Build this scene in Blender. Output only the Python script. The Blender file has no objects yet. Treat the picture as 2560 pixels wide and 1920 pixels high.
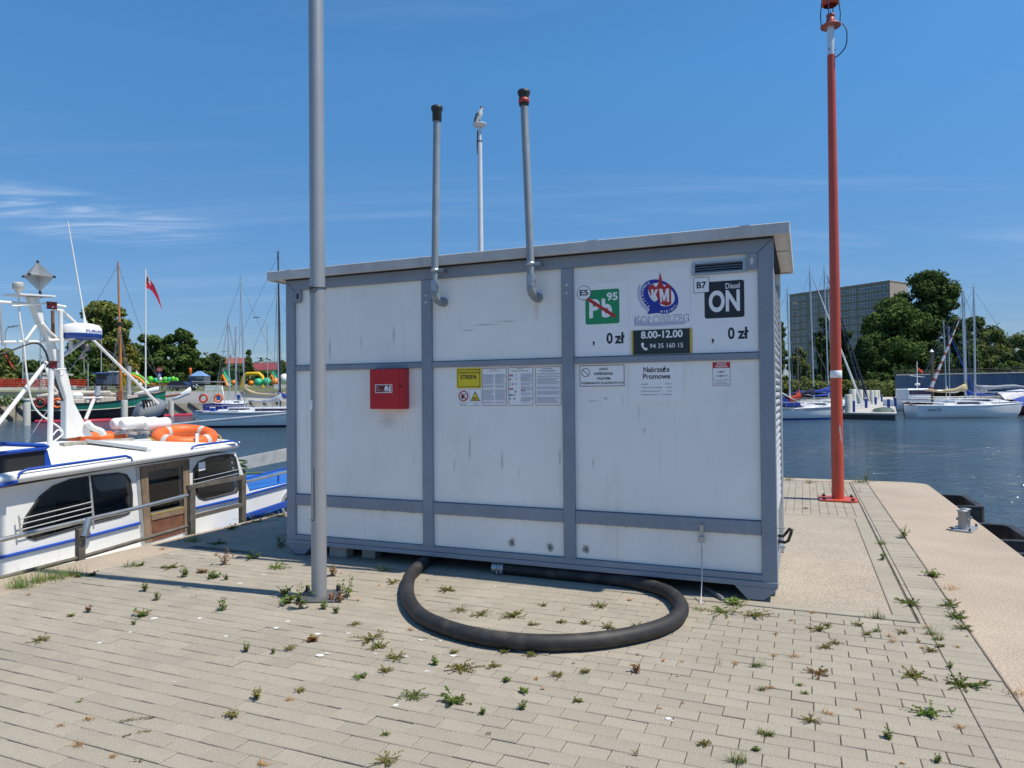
import bpy, bmesh, math, random
import numpy as np
from mathutils import Vector, Matrix
rnd = random.Random(7)
S = bpy.context.scene
COL = S.collection
PI = math.pi

# ------------------------------------------------------------------ camera
F_PX, PITCH, ROLL, EYE = 1739.4, 0.01365, -0.0093, 1.5155
def cam_axes():
    cp, sp = math.cos(PITCH), math.sin(PITCH)
    f = Vector((0, cp, sp)); u = Vector((0, -sp, cp)); r = Vector((1, 0, 0))
    c, s = math.cos(ROLL), math.sin(ROLL)
    return r*c + u*s, u*c - r*s, f
CR, CU, CF = cam_axes()
cam = bpy.data.cameras.new('camera'); cam.sensor_width = 36; cam.sensor_fit = 'HORIZONTAL'
cam.lens = 36*F_PX/2560; cam.clip_start = 0.05; cam.clip_end = 9000
co = bpy.data.objects.new('camera', cam); COL.objects.link(co)
M = Matrix((CR, CU, -CF)).transposed().to_4x4(); M.translation = Vector((0, 0, EYE)); co.matrix_world = M
S.camera = co

# ------------------------------------------------------------------ light
SUN_EL, SUN_AZ = math.radians(62.5), math.atan2(0.949, -0.316)
sun = bpy.data.lights.new('sun', 'SUN'); sun.energy = 4.4; sun.angle = math.radians(0.53); sun.color = (1.0, 0.93, 0.80)
so = bpy.data.objects.new('sun', sun); COL.objects.link(so)
sd = Vector((math.sin(SUN_AZ)*math.cos(SUN_EL), math.cos(SUN_AZ)*math.cos(SUN_EL), math.sin(SUN_EL)))
so.rotation_euler = sd.to_track_quat('Z', 'Y').to_euler(); so.location = (30, -20, 60)

W = bpy.data.worlds.new('World'); S.world = W; W.use_nodes = True
wn, wl = W.node_tree.nodes, W.node_tree.links; wn.clear()
sky = wn.new('ShaderNodeTexSky'); sky.sky_type = 'NISHITA'; sky.sun_disc = False
sky.sun_elevation = SUN_EL; sky.sun_rotation = SUN_AZ; sky.air_density = 1.0; sky.dust_density = 0.0; sky.ozone_density = 2.2
tc = wn.new('ShaderNodeTexCoord')
sep = wn.new('ShaderNodeSeparateXYZ'); wl.new(tc.outputs['Generated'], sep.inputs[0])
def wmath(op, a, b=None, clamp=False):
    n = wn.new('ShaderNodeMath'); n.operation = op; n.use_clamp = clamp
    for i, x in enumerate((a, b)):
        if x is None: continue
        if isinstance(x, (int, float)): n.inputs[i].default_value = x
        else: wl.new(x, n.inputs[i])
    return n.outputs[0]
zz = wmath('ADD', sep.outputs[2], 0.06)
cx = wmath('DIVIDE', sep.outputs[0], zz); cy = wmath('DIVIDE', sep.outputs[1], zz)
comb = wn.new('ShaderNodeCombineXYZ'); wl.new(cx, comb.inputs[0]); wl.new(cy, comb.inputs[1])
def cloud(rot, scale, sc, lo, hi, seed, detail=7, dist=0.6):
    mp = wn.new('ShaderNodeMapping'); mp.inputs['Rotation'].default_value = (0, 0, rot)
    mp.inputs['Scale'].default_value = scale; mp.inputs['Location'].default_value = (seed, seed*.7, 0)
    wl.new(comb.outputs[0], mp.inputs[0])
    nz = wn.new('ShaderNodeTexNoise'); nz.inputs['Scale'].default_value = sc; nz.inputs['Detail'].default_value = detail
    nz.inputs['Roughness'].default_value = 0.58; nz.inputs['Distortion'].default_value = dist
    wl.new(mp.outputs[0], nz.inputs[0])
    mr = wn.new('ShaderNodeMapRange'); mr.interpolation_type = 'SMOOTHSTEP'
    mr.inputs[1].default_value = lo; mr.inputs[2].default_value = hi
    wl.new(nz.outputs[0], mr.inputs[0]); return mr.outputs[0]
c1 = cloud(0.12, (0.30, 1.25, 1), 0.62, 0.50, 0.80, 1.3, 8, 0.9)
c2 = cloud(-0.9, (0.35, 1.1, 1), 0.55, 0.50, 0.85, 8.4, 5, 1.2)
# one thin bank of cirrus low on the left
azm = wmath('DIVIDE', sep.outputs[0], wmath('MAXIMUM', sep.outputs[1], 0.05))
q1 = wmath('POWER', wmath('ABSOLUTE', wmath('DIVIDE', wmath('ADD', azm, 0.66), 0.30)), 2.0)
q2 = wmath('POWER', wmath('ABSOLUTE', wmath('DIVIDE', wmath('SUBTRACT', sep.outputs[2], wmath('ADD', wmath('MULTIPLY', azm, -0.035), 0.196)), 0.034)), 2.0)
msk = wn.new('ShaderNodeMapRange'); msk.interpolation_type = 'SMOOTHSTEP'; msk.inputs[1].default_value = 1.0; msk.inputs[2].default_value = 0.0
wl.new(wmath('ADD', q1, q2), msk.inputs[0])
c3 = cloud(0.25, (0.8, 2.9, 1), 1.6, 0.38, 0.80, 6.1, 10, 1.6)
c3 = wmath('MULTIPLY', c3, msk.outputs[0])
cl = wmath('ADD', wmath('ADD', wmath('MULTIPLY', c1, 0.20), wmath('MULTIPLY', c2, 0.20)), wmath('MULTIPLY', c3, 0.36), True)
up = wn.new('ShaderNodeMapRange'); up.inputs[1].default_value = 0.0; up.inputs[2].default_value = 0.10
wl.new(sep.outputs[2], up.inputs[0]); cl = wmath('MULTIPLY', cl, up.outputs[0])
mixc = wn.new('ShaderNodeMix'); mixc.data_type = 'RGBA'; wl.new(cl, mixc.inputs[0])
tint = wn.new('ShaderNodeMix'); tint.data_type = 'RGBA'; tint.blend_type = 'MULTIPLY'; tint.inputs[0].default_value = 1.0
wl.new(sky.outputs[0], tint.inputs[6]); hz = wn.new('ShaderNodeMapRange'); hz.inputs[1].default_value = 0.0; hz.inputs[2].default_value = 0.42; hz.inputs[3].default_value = 0.0; hz.inputs[4].default_value = 1.0
wl.new(sep.outputs[2], hz.inputs[0])
hv = wn.new('ShaderNodeMix'); hv.data_type = 'RGBA'; hv.inputs[6].default_value = (0.37, 0.40, 0.555, 1); hv.inputs[7].default_value = (0.47, 0.92, 1.15, 1)
wl.new(hz.outputs[0], hv.inputs[0]); wl.new(hv.outputs[2], tint.inputs[7])
wl.new(tint.outputs[2], mixc.inputs[6]); mixc.inputs[7].default_value = (7.6, 8.0, 8.8, 1)
bg = wn.new('ShaderNodeBackground'); bg.inputs[1].default_value = 0.11; wl.new(mixc.outputs[2], bg.inputs[0])
wo = wn.new('ShaderNodeOutputWorld'); wl.new(bg.outputs[0], wo.inputs[0])
vs = S.view_settings; vs.view_transform = 'Standard'; vs.look = 'None'; vs.gamma = 1; vs.exposure = 0.33; vs.use_curve_mapping = False

# ------------------------------------------------------------------ places
# pier frame: u along the container face to the right, v away from the viewer, z up
PA = -0.397
PE, PN = Vector((math.cos(PA), math.sin(PA), 0)), Vector((-math.sin(PA), math.cos(PA), 0))
PO = Vector((1.8827, 4.9785, 0))
def P(u, v, z=0): return PO + PE*u + PN*v + Vector((0, 0, z))
def ray(px, py):
    d = CF + CR*((px-1280)/F_PX) - CU*((py-960)/F_PX)
    return d/d.y
EYEV = Vector((0, 0, EYE))
def at(px, py, d): return EYEV + ray(px, py)*d           # the point d metres ahead seen at that spot of the photo
def on(px, py, z=0.0):                                    # the point of level z
    r = ray(px, py); return EYEV + r*((z-EYE)/r.z)
def uv(p): d = p-PO; return d.dot(PE), d.dot(PN)
CAM_UV = uv(Vector((0, 0, 0)))
WATER = -0.85

# ------------------------------------------------------------------ materials
MATS = {}
def mat(name, col, rough=0.6, metal=0.0, var=0.10, scale=6.0, bump=0.0, bscale=80.0, spec=0.5, island=0.0,
        streak=None, spots=None, trans=0.0, emit=None, coat=0.0, fine=None):
    if name in MATS: return MATS[name]
    m = bpy.data.materials.new(name); m.use_nodes = True; MATS[name] = m
    n, l = m.node_tree.nodes, m.node_tree.links
    b = n['Principled BSDF']; b.inputs['Roughness'].default_value = rough; b.inputs['Metallic'].default_value = metal
    b.inputs['Specular IOR Level'].default_value = spec
    if coat: b.inputs['Coat Weight'].default_value = coat
    if trans: b.inputs['Transmission Weight'].default_value = trans
    c = (*col, 1)
    tcn = n.new('ShaderNodeTexCoord')
    def mul(src, fac):
        x = n.new('ShaderNodeMix'); x.data_type = 'RGBA'; x.blend_type = 'MULTIPLY'; x.inputs[0].default_value = 1
        if isinstance(src, tuple): x.inputs[6].default_value = src
        else: l.new(src, x.inputs[6])
        l.new(fac, x.inputs[7]); return x.outputs[2]
    def mr(src, a0, a1, b0, b1):
        x = n.new('ShaderNodeMapRange'); x.inputs[1].default_value = a0; x.inputs[2].default_value = a1
        x.inputs[3].default_value = b0; x.inputs[4].default_value = b1; l.new(src, x.inputs[0]); return x.outputs[0]
    def noise(sc, det=5, rg=0.6, mp=None):
        x = n.new('ShaderNodeTexNoise'); x.inputs['Scale'].default_value = sc; x.inputs['Detail'].default_value = det
        x.inputs['Roughness'].default_value = rg
        if mp:
            y = n.new('ShaderNodeMapping'); y.inputs['Scale'].default_value = mp; l.new(tcn.outputs['Object'], y.inputs[0]); l.new(y.outputs[0], x.inputs[0])
        else: l.new(tcn.outputs['Object'], x.inputs[0])
        return x.outputs[0]
    cur = c
    if var: cur = mul(cur, mr(noise(scale), 0.3, 0.7, 1-var, 1+var))
    if fine: cur = mul(cur, mr(noise(fine[0], 3, 0.7), 0.3, 0.7, 1-fine[1], 1+fine[1]))
    if island:
        g = n.new('ShaderNodeNewGeometry'); cur = mul(cur, mr(g.outputs['Random Per Island'], 0, 1, 1-island, 1+island))
    def stain(cur, fac, colr):
        x = n.new('ShaderNodeMix'); x.data_type = 'RGBA'; l.new(fac, x.inputs[0])
        if isinstance(cur, tuple): x.inputs[6].default_value = cur
        else: l.new(cur, x.inputs[6])
        x.inputs[7].default_value = (*colr, 1); return x.outputs[2]
    for st in (streak or []):      # (mapping scale, lo, hi, strength, colour)
        cur = stain(cur, mr(noise(1.0, 6, 0.65, st[0]), st[1], st[2], 0, st[3]), st[4])
    for sp in (spots or []):
        cur = stain(cur, mr(noise(sp[0], 4, 0.6), sp[1], sp[2], 0, sp[3]), sp[4])
    if isinstance(cur, tuple): b.inputs['Base Color'].default_value = cur
    else: l.new(cur, b.inputs['Base Color'])
    if bump:
        bn = n.new('ShaderNodeBump'); bn.inputs['Strength'].default_value = bump; bn.inputs['Distance'].default_value = 0.01
        l.new(noise(bscale, 4, 0.65), bn.inputs['Height']); l.new(bn.outputs[0], b.inputs['Normal'])
    if emit: b.inputs['Emission Color'].default_value = (*emit, 1); b.inputs['Emission Strength'].default_value = 1
    return m
def leafmat(name, col, var=0.35, scale=0.35, trans=0.25):
    if name in MATS: return MATS[name]
    m = bpy.data.materials.new(name); m.use_nodes = True; MATS[name] = m
    n, l = m.node_tree.nodes, m.node_tree.links; n.clear()
    tcn = n.new('ShaderNodeTexCoord'); nz = n.new('ShaderNodeTexNoise'); nz.inputs['Scale'].default_value = scale; nz.inputs['Detail'].default_value = 3
    l.new(tcn.outputs['Object'], nz.inputs[0])
    g = n.new('ShaderNodeNewGeometry')
    a = n.new('ShaderNodeMath'); a.operation = 'ADD'; l.new(nz.outputs[0], a.inputs[0]); l.new(g.outputs['Random Per Island'], a.inputs[1])
    mr = n.new('ShaderNodeMapRange'); mr.inputs[1].default_value = 0.4; mr.inputs[2].default_value = 1.4; mr.inputs[3].default_value = 1-var; mr.inputs[4].default_value = 1+var
    l.new(a.outputs[0], mr.inputs[0])
    x = n.new('ShaderNodeMix'); x.data_type = 'RGBA'; x.blend_type = 'MULTIPLY'; x.inputs[0].default_value = 1; x.inputs[6].default_value = (*col, 1); l.new(mr.outputs[0], x.inputs[7])
    d = n.new('ShaderNodeBsdfDiffuse'); l.new(x.outputs[2], d.inputs[0])
    t = n.new('ShaderNodeBsdfTranslucent'); l.new(x.outputs[2], t.inputs[0])
    ms = n.new('ShaderNodeMixShader'); ms.inputs[0].default_value = trans; l.new(d.outputs[0], ms.inputs[1]); l.new(t.outputs[0], ms.inputs[2])
    o = n.new('ShaderNodeOutputMaterial'); l.new(ms.outputs[0], o.inputs[0]); return m

# ------------------------------------------------------------------ mesh builder
class MB:
    def __init__(s): s.v = []; s.f = []; s.m = []; s.sm = []
    def add(s, vs, fs, m=0, smooth=False):
        o = len(s.v); s.v += [tuple(x) for x in vs]
        for f in fs: s.f.append(tuple(i+o for i in f)); s.m.append(m); s.sm.append(smooth)
        return s
    def box(s, x0, x1, y0, y1, z0, z1, m=0, c=0.0):
        if x0 > x1: x0, x1 = x1, x0
        if y0 > y1: y0, y1 = y1, y0
        if z0 > z1: z0, z1 = z1, z0
        if c <= 0:
            vs = [(x, y, z) for x in (x0, x1) for y in (y0, y1) for z in (z0, z1)]
            return s.add(vs, [(0, 1, 3, 2), (4, 6, 7, 5), (0, 4, 5, 1), (2, 3, 7, 6), (0, 2, 6, 4), (1, 5, 7, 3)], m)
        vs = []; idx = {}
        for ix, x in enumerate((x0, x1)):
            for iy, y in enumerate((y0, y1)):
                for iz, z in enumerate((z0, z1)):
                    sx, sy, sz = (1, -1)[ix], (1, -1)[iy], (1, -1)[iz]
                    for a in range(3):
                        p = [x+sx*c, y+sy*c, z+sz*c]; p[a] = (x, y, z)[a]; idx[ix, iy, iz, a] = len(vs); vs.append(p)
        fs = []
        R = ((0, 0), (1, 0), (1, 1), (0, 1))
        def order(f, n):
            p = [Vector(vs[i]) for i in f]
            if (p[1]-p[0]).cross(p[2]-p[0]).dot(Vector(n)) < 0: f = f[::-1]
            return tuple(f)
        ctr = Vector(((x0+x1)/2, (y0+y1)/2, (z0+z1)/2))
        def addf(f):
            cen = sum((Vector(vs[i]) for i in f), Vector())/len(f)-ctr; fs.append(order(list(f), cen))
        for a in range(3):
            for e in (0, 1):
                q = []
                for r in R:
                    k = [0, 0, 0]; k[a] = e; k[(a+1) % 3] = r[0]; k[(a+2) % 3] = r[1]; q.append(idx[k[0], k[1], k[2], a])
                addf(q)
        for a in range(3):
            b_, c_ = (a+1) % 3, (a+2) % 3
            for r in R:
                k0 = [0, 0, 0]; k0[b_], k0[c_] = r; k1 = k0[:]; k1[a] = 1
                addf([idx[(*k0, b_)], idx[(*k1, b_)], idx[(*k1, c_)], idx[(*k0, c_)]])
        for ix in (0, 1):
            for iy in (0, 1):
                for iz in (0, 1): addf([idx[ix, iy, iz, 0], idx[ix, iy, iz, 1], idx[ix, iy, iz, 2]])
        return s.add(vs, fs, m)
    def tube(s, pts, r, n=8, m=0, closed=False, cap=True, smooth=True):
        pts = [Vector(p) for p in pts]; k = len(pts); vs = []; fs = []; nx = None
        for i, p in enumerate(pts):
            a = pts[(i-1) % k] if (closed or i > 0) else p; b = pts[(i+1) % k] if (closed or i < k-1) else p
            t = (b-a).normalized()
            if nx is None:
                nx = t.cross(Vector((0, 0, 1)))
                if nx.length < 1e-3: nx = Vector((1, 0, 0))
            nx = (nx-t*nx.dot(t)).normalized(); ny = t.cross(nx)
            rr = r[i] if isinstance(r, (list, tuple)) else r
            for j in range(n):
                an = 2*PI*j/n; vs.append(p+(nx*math.cos(an)+ny*math.sin(an))*rr)
        for i in range(k if closed else k-1):
            for j in range(n):
                a, b = i*n+j, i*n+(j+1) % n; c, d = ((i+1) % k)*n+(j+1) % n, ((i+1) % k)*n+j
                fs.append((a, b, c, d))
        s.add(vs, fs, m, smooth)
        if cap and not closed:
            s.add(vs[:n], [tuple(range(n))[::-1]], m); s.add(vs[-n:], [tuple(range(n))], m)
        return s
    def cyl(s, p0, p1, r0, r1=None, n=12, m=0, cap=True): return s.tube([p0, p1], [r0, r0 if r1 is None else r1], n, m, cap=cap)
    def lathe(s, prof, n=16, c=(0, 0, 0), m=0, smooth=True, axis='z'):
        vs = []
        for r, z in prof:
            for j in range(n):
                a = 2*PI*j/n; x, y = r*math.cos(a), r*math.sin(a)
                vs.append((c[0]+x, c[1]+y, c[2]+z) if axis == 'z' else ((c[0]+z, c[1]+x, c[2]+y) if axis == 'x' else (c[0]+x, c[1]+z, c[2]+y)))
        fs = []
        for i in range(len(prof)-1):
            for j in range(n):
                q = (i*n+j, i*n+(j+1) % n, (i+1)*n+(j+1) % n, (i+1)*n+j)
                fs.append(q if axis != 'y' else q[::-1])
        return s.add(vs, fs, m, smooth)
    def ball(s, c, r, n=12, m=0, sc=(1, 1, 1)):
        k = max(4, n//2); vs = []; fs = []
        for i in range(k+1):
            th = PI*i/k
            for j in range(n):
                ph = 2*PI*j/n; vs.append((c[0]+r*sc[0]*math.sin(th)*math.cos(ph), c[1]+r*sc[1]*math.sin(th)*math.sin(ph), c[2]+r*sc[2]*math.cos(th)))
        for i in range(k):
            for j in range(n): fs.append((i*n+j, (i+1)*n+j, (i+1)*n+(j+1) % n, i*n+(j+1) % n))
        return s.add(vs, fs, m, True)
    def loft(s, rings, m=0, closed=True, smooth=False, cap=False):
        n = len(rings[0]); vs = [p for r in rings for p in r]; fs = []
        for i in range(len(rings)-1):
            for j in range(n if closed else n-1):
                fs.append((i*n+j, i*n+(j+1) % n, (i+1)*n+(j+1) % n, (i+1)*n+j))
        if cap: fs.append(tuple(range(n))[::-1]); fs.append(tuple(range((len(rings)-1)*n, len(rings)*n)))
        return s.add(vs, fs, m, smooth)
    def prism(s, poly, d0, d1, plane='xz', m=0):
        # poly in a plane, extruded along the remaining axis from d0 (front) to d1
        def pt(a, b, d): return {'xz': (a, d, b), 'xy': (a, b, d), 'yz': (d, a, b)}[plane]
        k = len(poly); vs = [pt(a, b, d0) for a, b in poly]+[pt(a, b, d1) for a, b in poly]
        fs = [tuple(range(k)), tuple(range(k, 2*k))[::-1]]+[(i, (i+1) % k, k+(i+1) % k, k+i) for i in range(k)]
        return s.add(vs, fs, m)
    def flat(s, poly, y, m=0): return s.add([(a, y, b) for a, b in poly], [tuple(range(len(poly)))], m)
    def xf(s, M, start=0):
        s.v[start:] = [tuple(M @ Vector(p)) for p in s.v[start:]]; return s
    def mesh(s, name, mats):
        me = bpy.data.meshes.new(name); me.from_pydata(s.v, [], s.f)
        for m in (mats if isinstance(mats, (list, tuple)) else [mats]): me.materials.append(m)
        me.polygons.foreach_set('material_index', s.m); me.polygons.foreach_set('use_smooth', s.sm); me.update(); return me
    def build(s, name, mats, parent=None, loc=None, rot=None, fix=True, **kw):
        me = s.mesh(name, mats)
        if fix and len(s.f) < 20000:
            b = bmesh.new(); b.from_mesh(me); bmesh.ops.recalc_face_normals(b, faces=b.faces); b.to_mesh(me); b.free()
        o = bpy.data.objects.new(name, me); COL.objects.link(o); o.parent = parent
        if loc is not None: o.location = loc
        if rot is not None: o.rotation_euler = rot if isinstance(rot, tuple) else (0, 0, rot)
        tag(o, **kw); return o
def tag(o, label=None, cat=None, group=None, kind=None):
    if label: o['label'] = label
    if cat: o['category'] = cat
    if group: o['group'] = group
    if kind: o['kind'] = kind
    return o
def thing(name, label, cat, loc=(0, 0, 0), rot=0, group=None):
    o = bpy.data.objects.new(name, None); COL.objects.link(o); o.location = loc; o.rotation_euler = (0, 0, rot); o.empty_display_size = 0.2
    return tag(o, label, cat, group)
def copy_tree(o, parent=None):
    c = o.copy(); COL.objects.link(c); c.parent = parent
    for ch in list(o.children): copy_tree(ch, c)
    return c
def text(mb, body, x0, x1, z0, z1, y, m=0, bold=0.0, res=5, fit=True):
    cu = bpy.data.curves.new('lettering', 'FONT'); cu.body = body; cu.resolution_u = res; cu.offset = bold
    ob = bpy.data.objects.new('lettering', cu); me = bpy.data.meshes.new_from_object(ob)
    xs = [v.co.x for v in me.vertices]; ys = [v.co.y for v in me.vertices]
    if xs:
        ax, bx, ay, by = min(xs), max(xs), min(ys), max(ys)
        sx = (x1-x0)/(bx-ax); sz = (z1-z0)/max(by-ay, 1e-6)
        mb.add([(x0+(v.co.x-ax)*sx, y, z0+(v.co.y-ay)*sz) for v in me.vertices], [tuple(p.vertices) for p in me.polygons], m)
    bpy.data.objects.remove(ob); bpy.data.curves.remove(cu); bpy.data.meshes.remove(me)
def rrect(x0, x1, z0, z1, r, n=4):
    out = []
    for cx_, cz_, a0 in ((x1-r, z1-r, 0), (x0+r, z1-r, PI/2), (x0+r, z0+r, PI), (x1-r, z0+r, 1.5*PI)):
        for i in range(n+1): a = a0+PI/2*i/n; out.append((cx_+r*math.cos(a), cz_+r*math.sin(a)))
    return out
def ell(cx_, cz_, rx, rz, n=28, rot=0):
    return [(cx_+rx*math.cos(t)*math.cos(rot)-rz*math.sin(t)*math.sin(rot), cz_+rx*math.cos(t)*math.sin(rot)+rz*math.sin(t)*math.cos(rot)) for t in [2*PI*i/n for i in range(n)]]
def frame_ring(mb, outer, inner, y, m=0):
    k = len(outer); mb.add([(a, y, b) for a, b in outer]+[(a, y, b) for a, b in inner], [(i, (i+1) % k, k+(i+1) % k, k+i) for i in range(k)], m)

# ================================================================== THE SETTING
water_m = mat('harbour_water', (0.042, 0.072, 0.098), rough=0.10, var=0.15, scale=0.05, spec=0.5)
_n, _l = water_m.node_tree.nodes, water_m.node_tree.links
_b = _n['Principled BSDF']; _b.inputs['IOR'].default_value = 1.33
_t = _n.new('ShaderNodeTexCoord')
def _wave(scale, stretch, rot, det):
    mp = _n.new('ShaderNodeMapping'); mp.inputs['Scale'].default_value = stretch; mp.inputs['Rotation'].default_value = (0, 0, rot); _l.new(_t.outputs['Object'], mp.inputs[0])
    z = _n.new('ShaderNodeTexNoise'); z.inputs['Scale'].default_value = scale; z.inputs['Detail'].default_value = det; z.inputs['Roughness'].default_value = 0.55; z.inputs['Distortion'].default_value = 0.4
    _l.new(mp.outputs[0], z.inputs[0]); return z.outputs[0]
_w1 = _wave(2.4, (1, 2.1, 1), 0.25, 4); _w2 = _wave(0.45, (1, 1.7, 1), -0.3, 3); _w3 = _wave(0.035, (1, 1, 1), 0, 2)
_a = _n.new('ShaderNodeMath'); _a.operation = 'MULTIPLY_ADD'; _l.new(_w2, _a.inputs[0]); _a.inputs[1].default_value = 2.2; _l.new(_w1, _a.inputs[2])
_g = _n.new('ShaderNodeMapRange'); _g.inputs[1].default_value = 0.35; _g.inputs[2].default_value = 0.65; _g.inputs[3].default_value = 0.35; _g.inputs[4].default_value = 1.0; _l.new(_w3, _g.inputs[0])
_bp = _n.new('ShaderNodeBump'); _bp.inputs['Distance'].default_value = 0.36; _l.new(_g.outputs[0], _bp.inputs['Strength']); _l.new(_a.outputs[0], _bp.inputs['Height'])
_l.new(_bp.outputs[0], _b.inputs['Normal'])
wb = MB(); wb.add([(-900, -300, 0), (900, -300, 0), (900, 700, 0), (-900, 700, 0)], [(0, 1, 2, 3)]); wb.build('water', water_m, loc=(0, 0, WATER), kind='structure')

conc_side = mat('quay_wall_concrete', (0.22, 0.2, 0.17), 0.9, var=0.3, scale=1.5, bump=0.3)
coping_m = mat('coping_concrete', (0.375, 0.305, 0.235), 0.9, var=0.12, scale=1.2, fine=(75, 0.45), bump=0.35, bscale=150, spots=[(2.2, 0.56, 0.72, 0.25, (0.3, 0.24, 0.19))])
bed_m = mat('joint_sand', (0.095, 0.086, 0.07), 0.95, var=0.35, scale=9)
pad_m = mat('exposed_aggregate', (0.37, 0.315, 0.25), 0.95, var=0.08, scale=2, fine=(95, 0.5), bump=0.9, bscale=110)
kerb_m = mat('pad_kerb_concrete', (0.30, 0.268, 0.215), 0.9, var=0.10, scale=3, fine=(200, 0.12), bump=0.15)
# paver material: tone differs from brick to brick
pav_m = mat('grey_paver', (0.322, 0.285, 0.228), 0.88, var=0.09, scale=2.3, fine=(150, 0.36), bump=0.4, bscale=260,
            spots=[(0.9, 0.5, 0.72, 0.40, (0.22, 0.20, 0.175)), (14, 0.66, 0.75, 0.35, (0.22, 0.2, 0.17))])
def paver_tone(m, amt=0.06):
    n, l = m.node_tree.nodes, m.node_tree.links; b = n['Principled BSDF']; src = b.inputs['Base Color'].links[0].from_socket
    oi = n.new('ShaderNodeObjectInfo'); g = n.new('ShaderNodeNewGeometry')
    a = n.new('ShaderNodeMath'); a.operation = 'ADD'; l.new(oi.outputs['Random'], a.inputs[0]); l.new(g.outputs['Random Per Island'], a.inputs[1])
    f = n.new('ShaderNodeMath'); f.operation = 'FRACT'; l.new(a.outputs[0], f.inputs[0])
    r = n.new('ShaderNodeMapRange'); r.inputs[3].default_value = 1-amt; r.inputs[4].default_value = 1+amt; l.new(f.outputs[0], r.inputs[0])
    x = n.new('ShaderNodeMix'); x.data_type = 'RGBA'; x.blend_type = 'MULTIPLY'; x.inputs[0].default_value = 1; l.new(src, x.inputs[6]); l.new(r.outputs[0], x.inputs[7]); l.new(x.outputs[2], b.inputs['Base Color'])
paver_tone(pav_m)

U0, U1, V1 = -6.05, 2.0, 7.75
UL, UR = -5.55, 1.125
def pier_obj(mb, name, m, **kw): return mb.build(name, m, loc=PO, rot=PA, **kw)
def bevel(o, off, ang=0.6, seg=1):
    b = bmesh.new(); b.from_mesh(o.data)
    es = [e for e in b.edges if len(e.link_faces) == 2 and e.calc_face_angle(0) > ang]
    bmesh.ops.bevel(b, geom=es, offset=off, segments=seg, affect='EDGES', profile=0.5); b.to_mesh(o.data); b.free(); return o
pb = MB(); pb.box(U0+.03, U1-.03, -40, V1-.4, -4, -0.085); pb.box(U0+.03, U1-.35, V1-.4, V1-.03, -4, -0.085); pier_obj(pb, 'pier', conc_side, kind='structure')
arc = [(U1-.32+.32*math.cos(t), V1-.32+.32*math.sin(t)) for t in [PI/2*i/8 for i in range(9)]]
for nm, poly in (('coping_right', [(UR, -40), (U1, -40)]+arc+[(UR, V1)]),
                 ('coping_far', [(U0, V1-.3), (UR-.004, V1-.3), (UR-.004, V1), (U0, V1)]),
                 ('coping_left', [(U0, -40), (UL, -40), (UL, V1-.304), (U0, V1-.304)])):
    m_ = MB(); m_.prism(poly, -0.45, 0.0, 'xy'); bevel(pier_obj(m_, 'quay_coping', coping_m, kind='structure'), 0.012, 0.6, 2)

# pavement: sand bed with the pavers as parts
bed = MB(); bed.box(UL, UR, -40, V1-.304, -0.083, -0.009); pavement = pier_obj(bed, 'pavement', bed_m, kind='structure')
PADU0, PADU1, PADV1 = -4.62, 0.713, 3.80
def brick_geo(mb, x0, x1, y0, y1, zt=0.0, c=0.003, zb=-0.05, tilt=(0, 0)):
    x0, x1 = min(x0, x1), max(x0, x1); cxm, cym = (x0+x1)/2, (y0+y1)/2
    def z(x, y, h): return h+(x-cxm)*tilt[0]+(y-cym)*tilt[1]
    lo = [(x0, y0), (x1, y0), (x1, y1), (x0, y1)]; hi = [(x0+c, y0+c), (x1-c, y0+c), (x1-c, y1-c), (x0+c, y1-c)]
    vs = [(x, y, zb) for x, y in lo]+[(x, y, z(x, y, zt-c)) for x, y in lo]+[(x, y, z(x, y, zt)) for x, y in hi]
    fs = [(i, (i+1) % 4, 4+(i+1) % 4, 4+i) for i in range(4)]+[(4+i, 4+(i+1) % 4, 8+(i+1) % 4, 8+i) for i in range(4)]+[(8, 9, 10, 11)]
    mb.add(vs, fs)
bricks = []
def put(x0, x1, y0, y1, g=0.0017):
    if x1-x0 < 0.018 or y1-y0 < 0.018: return
    bricks.append((x0+g, x1-g, y0+g, y1-g))
def clipped(x0, x1, y0, y1, holes):
    for hx0, hx1, hy0, hy1 in holes:
        if y0 >= hy0-1e-6 and y1 <= hy1+1e-6 and x1 > hx0 and x0 < hx1:
            if x0 < hx0-.01: clipped(x0, hx0, y0, y1, [])
            if x1 > hx1+.01: clipped(hx1, x1, y0, y1, [])
            return
        if x1 > hx0 and x0 < hx1 and y1 > hy0 and y0 < hy1:
            if y0 < hy0-.015: put(x0, x1, y0, hy0)
            if y1 > hy1+.015: put(x0, x1, hy1, y1)
            return
    put(x0, x1, y0, y1)
k = 0
BU = 0.895
for k in range(-74, 62):
    va = -0.02-0.1*k-0.1; vb = va+0.1
    if va > V1-.42: continue
    off = 0.41 if (k % 2 == 0) else 0.31
    right = BU if va < -0.115 else PADU0-.13
    x = off-0.2*40
    wob = rnd.uniform(-.006, .006)
    while x < right:
        a, b = max(x+wob, UL+.004), min(x+.2+wob, right)
        if b > a:
            if vb > -0.115 and va < -0.115: put(a, b, va, -0.118) if b < PADU0-.13 or True else None
            else: put(a, b, va, vb)
        x += .2
    put(BU+.0005, UR-.006, va+.02, vb+.02)                # border course along the coping
for iv in range(18):                                      # stacked bricks behind the pad
    va = 3.95+.2*iv
    if va > V1-.5: break
    for iu in range(60):
        ua = PADU0-.13+.1*iu
        if ua > .82: break
        put(ua, min(ua+.1, .858), va, va+.2)
for iv in range(80):
    va = -.115+.1*iv*1.0
    if va > V1-.42: break
    put(.864, .893, va, va+.1, 0.001)
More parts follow.
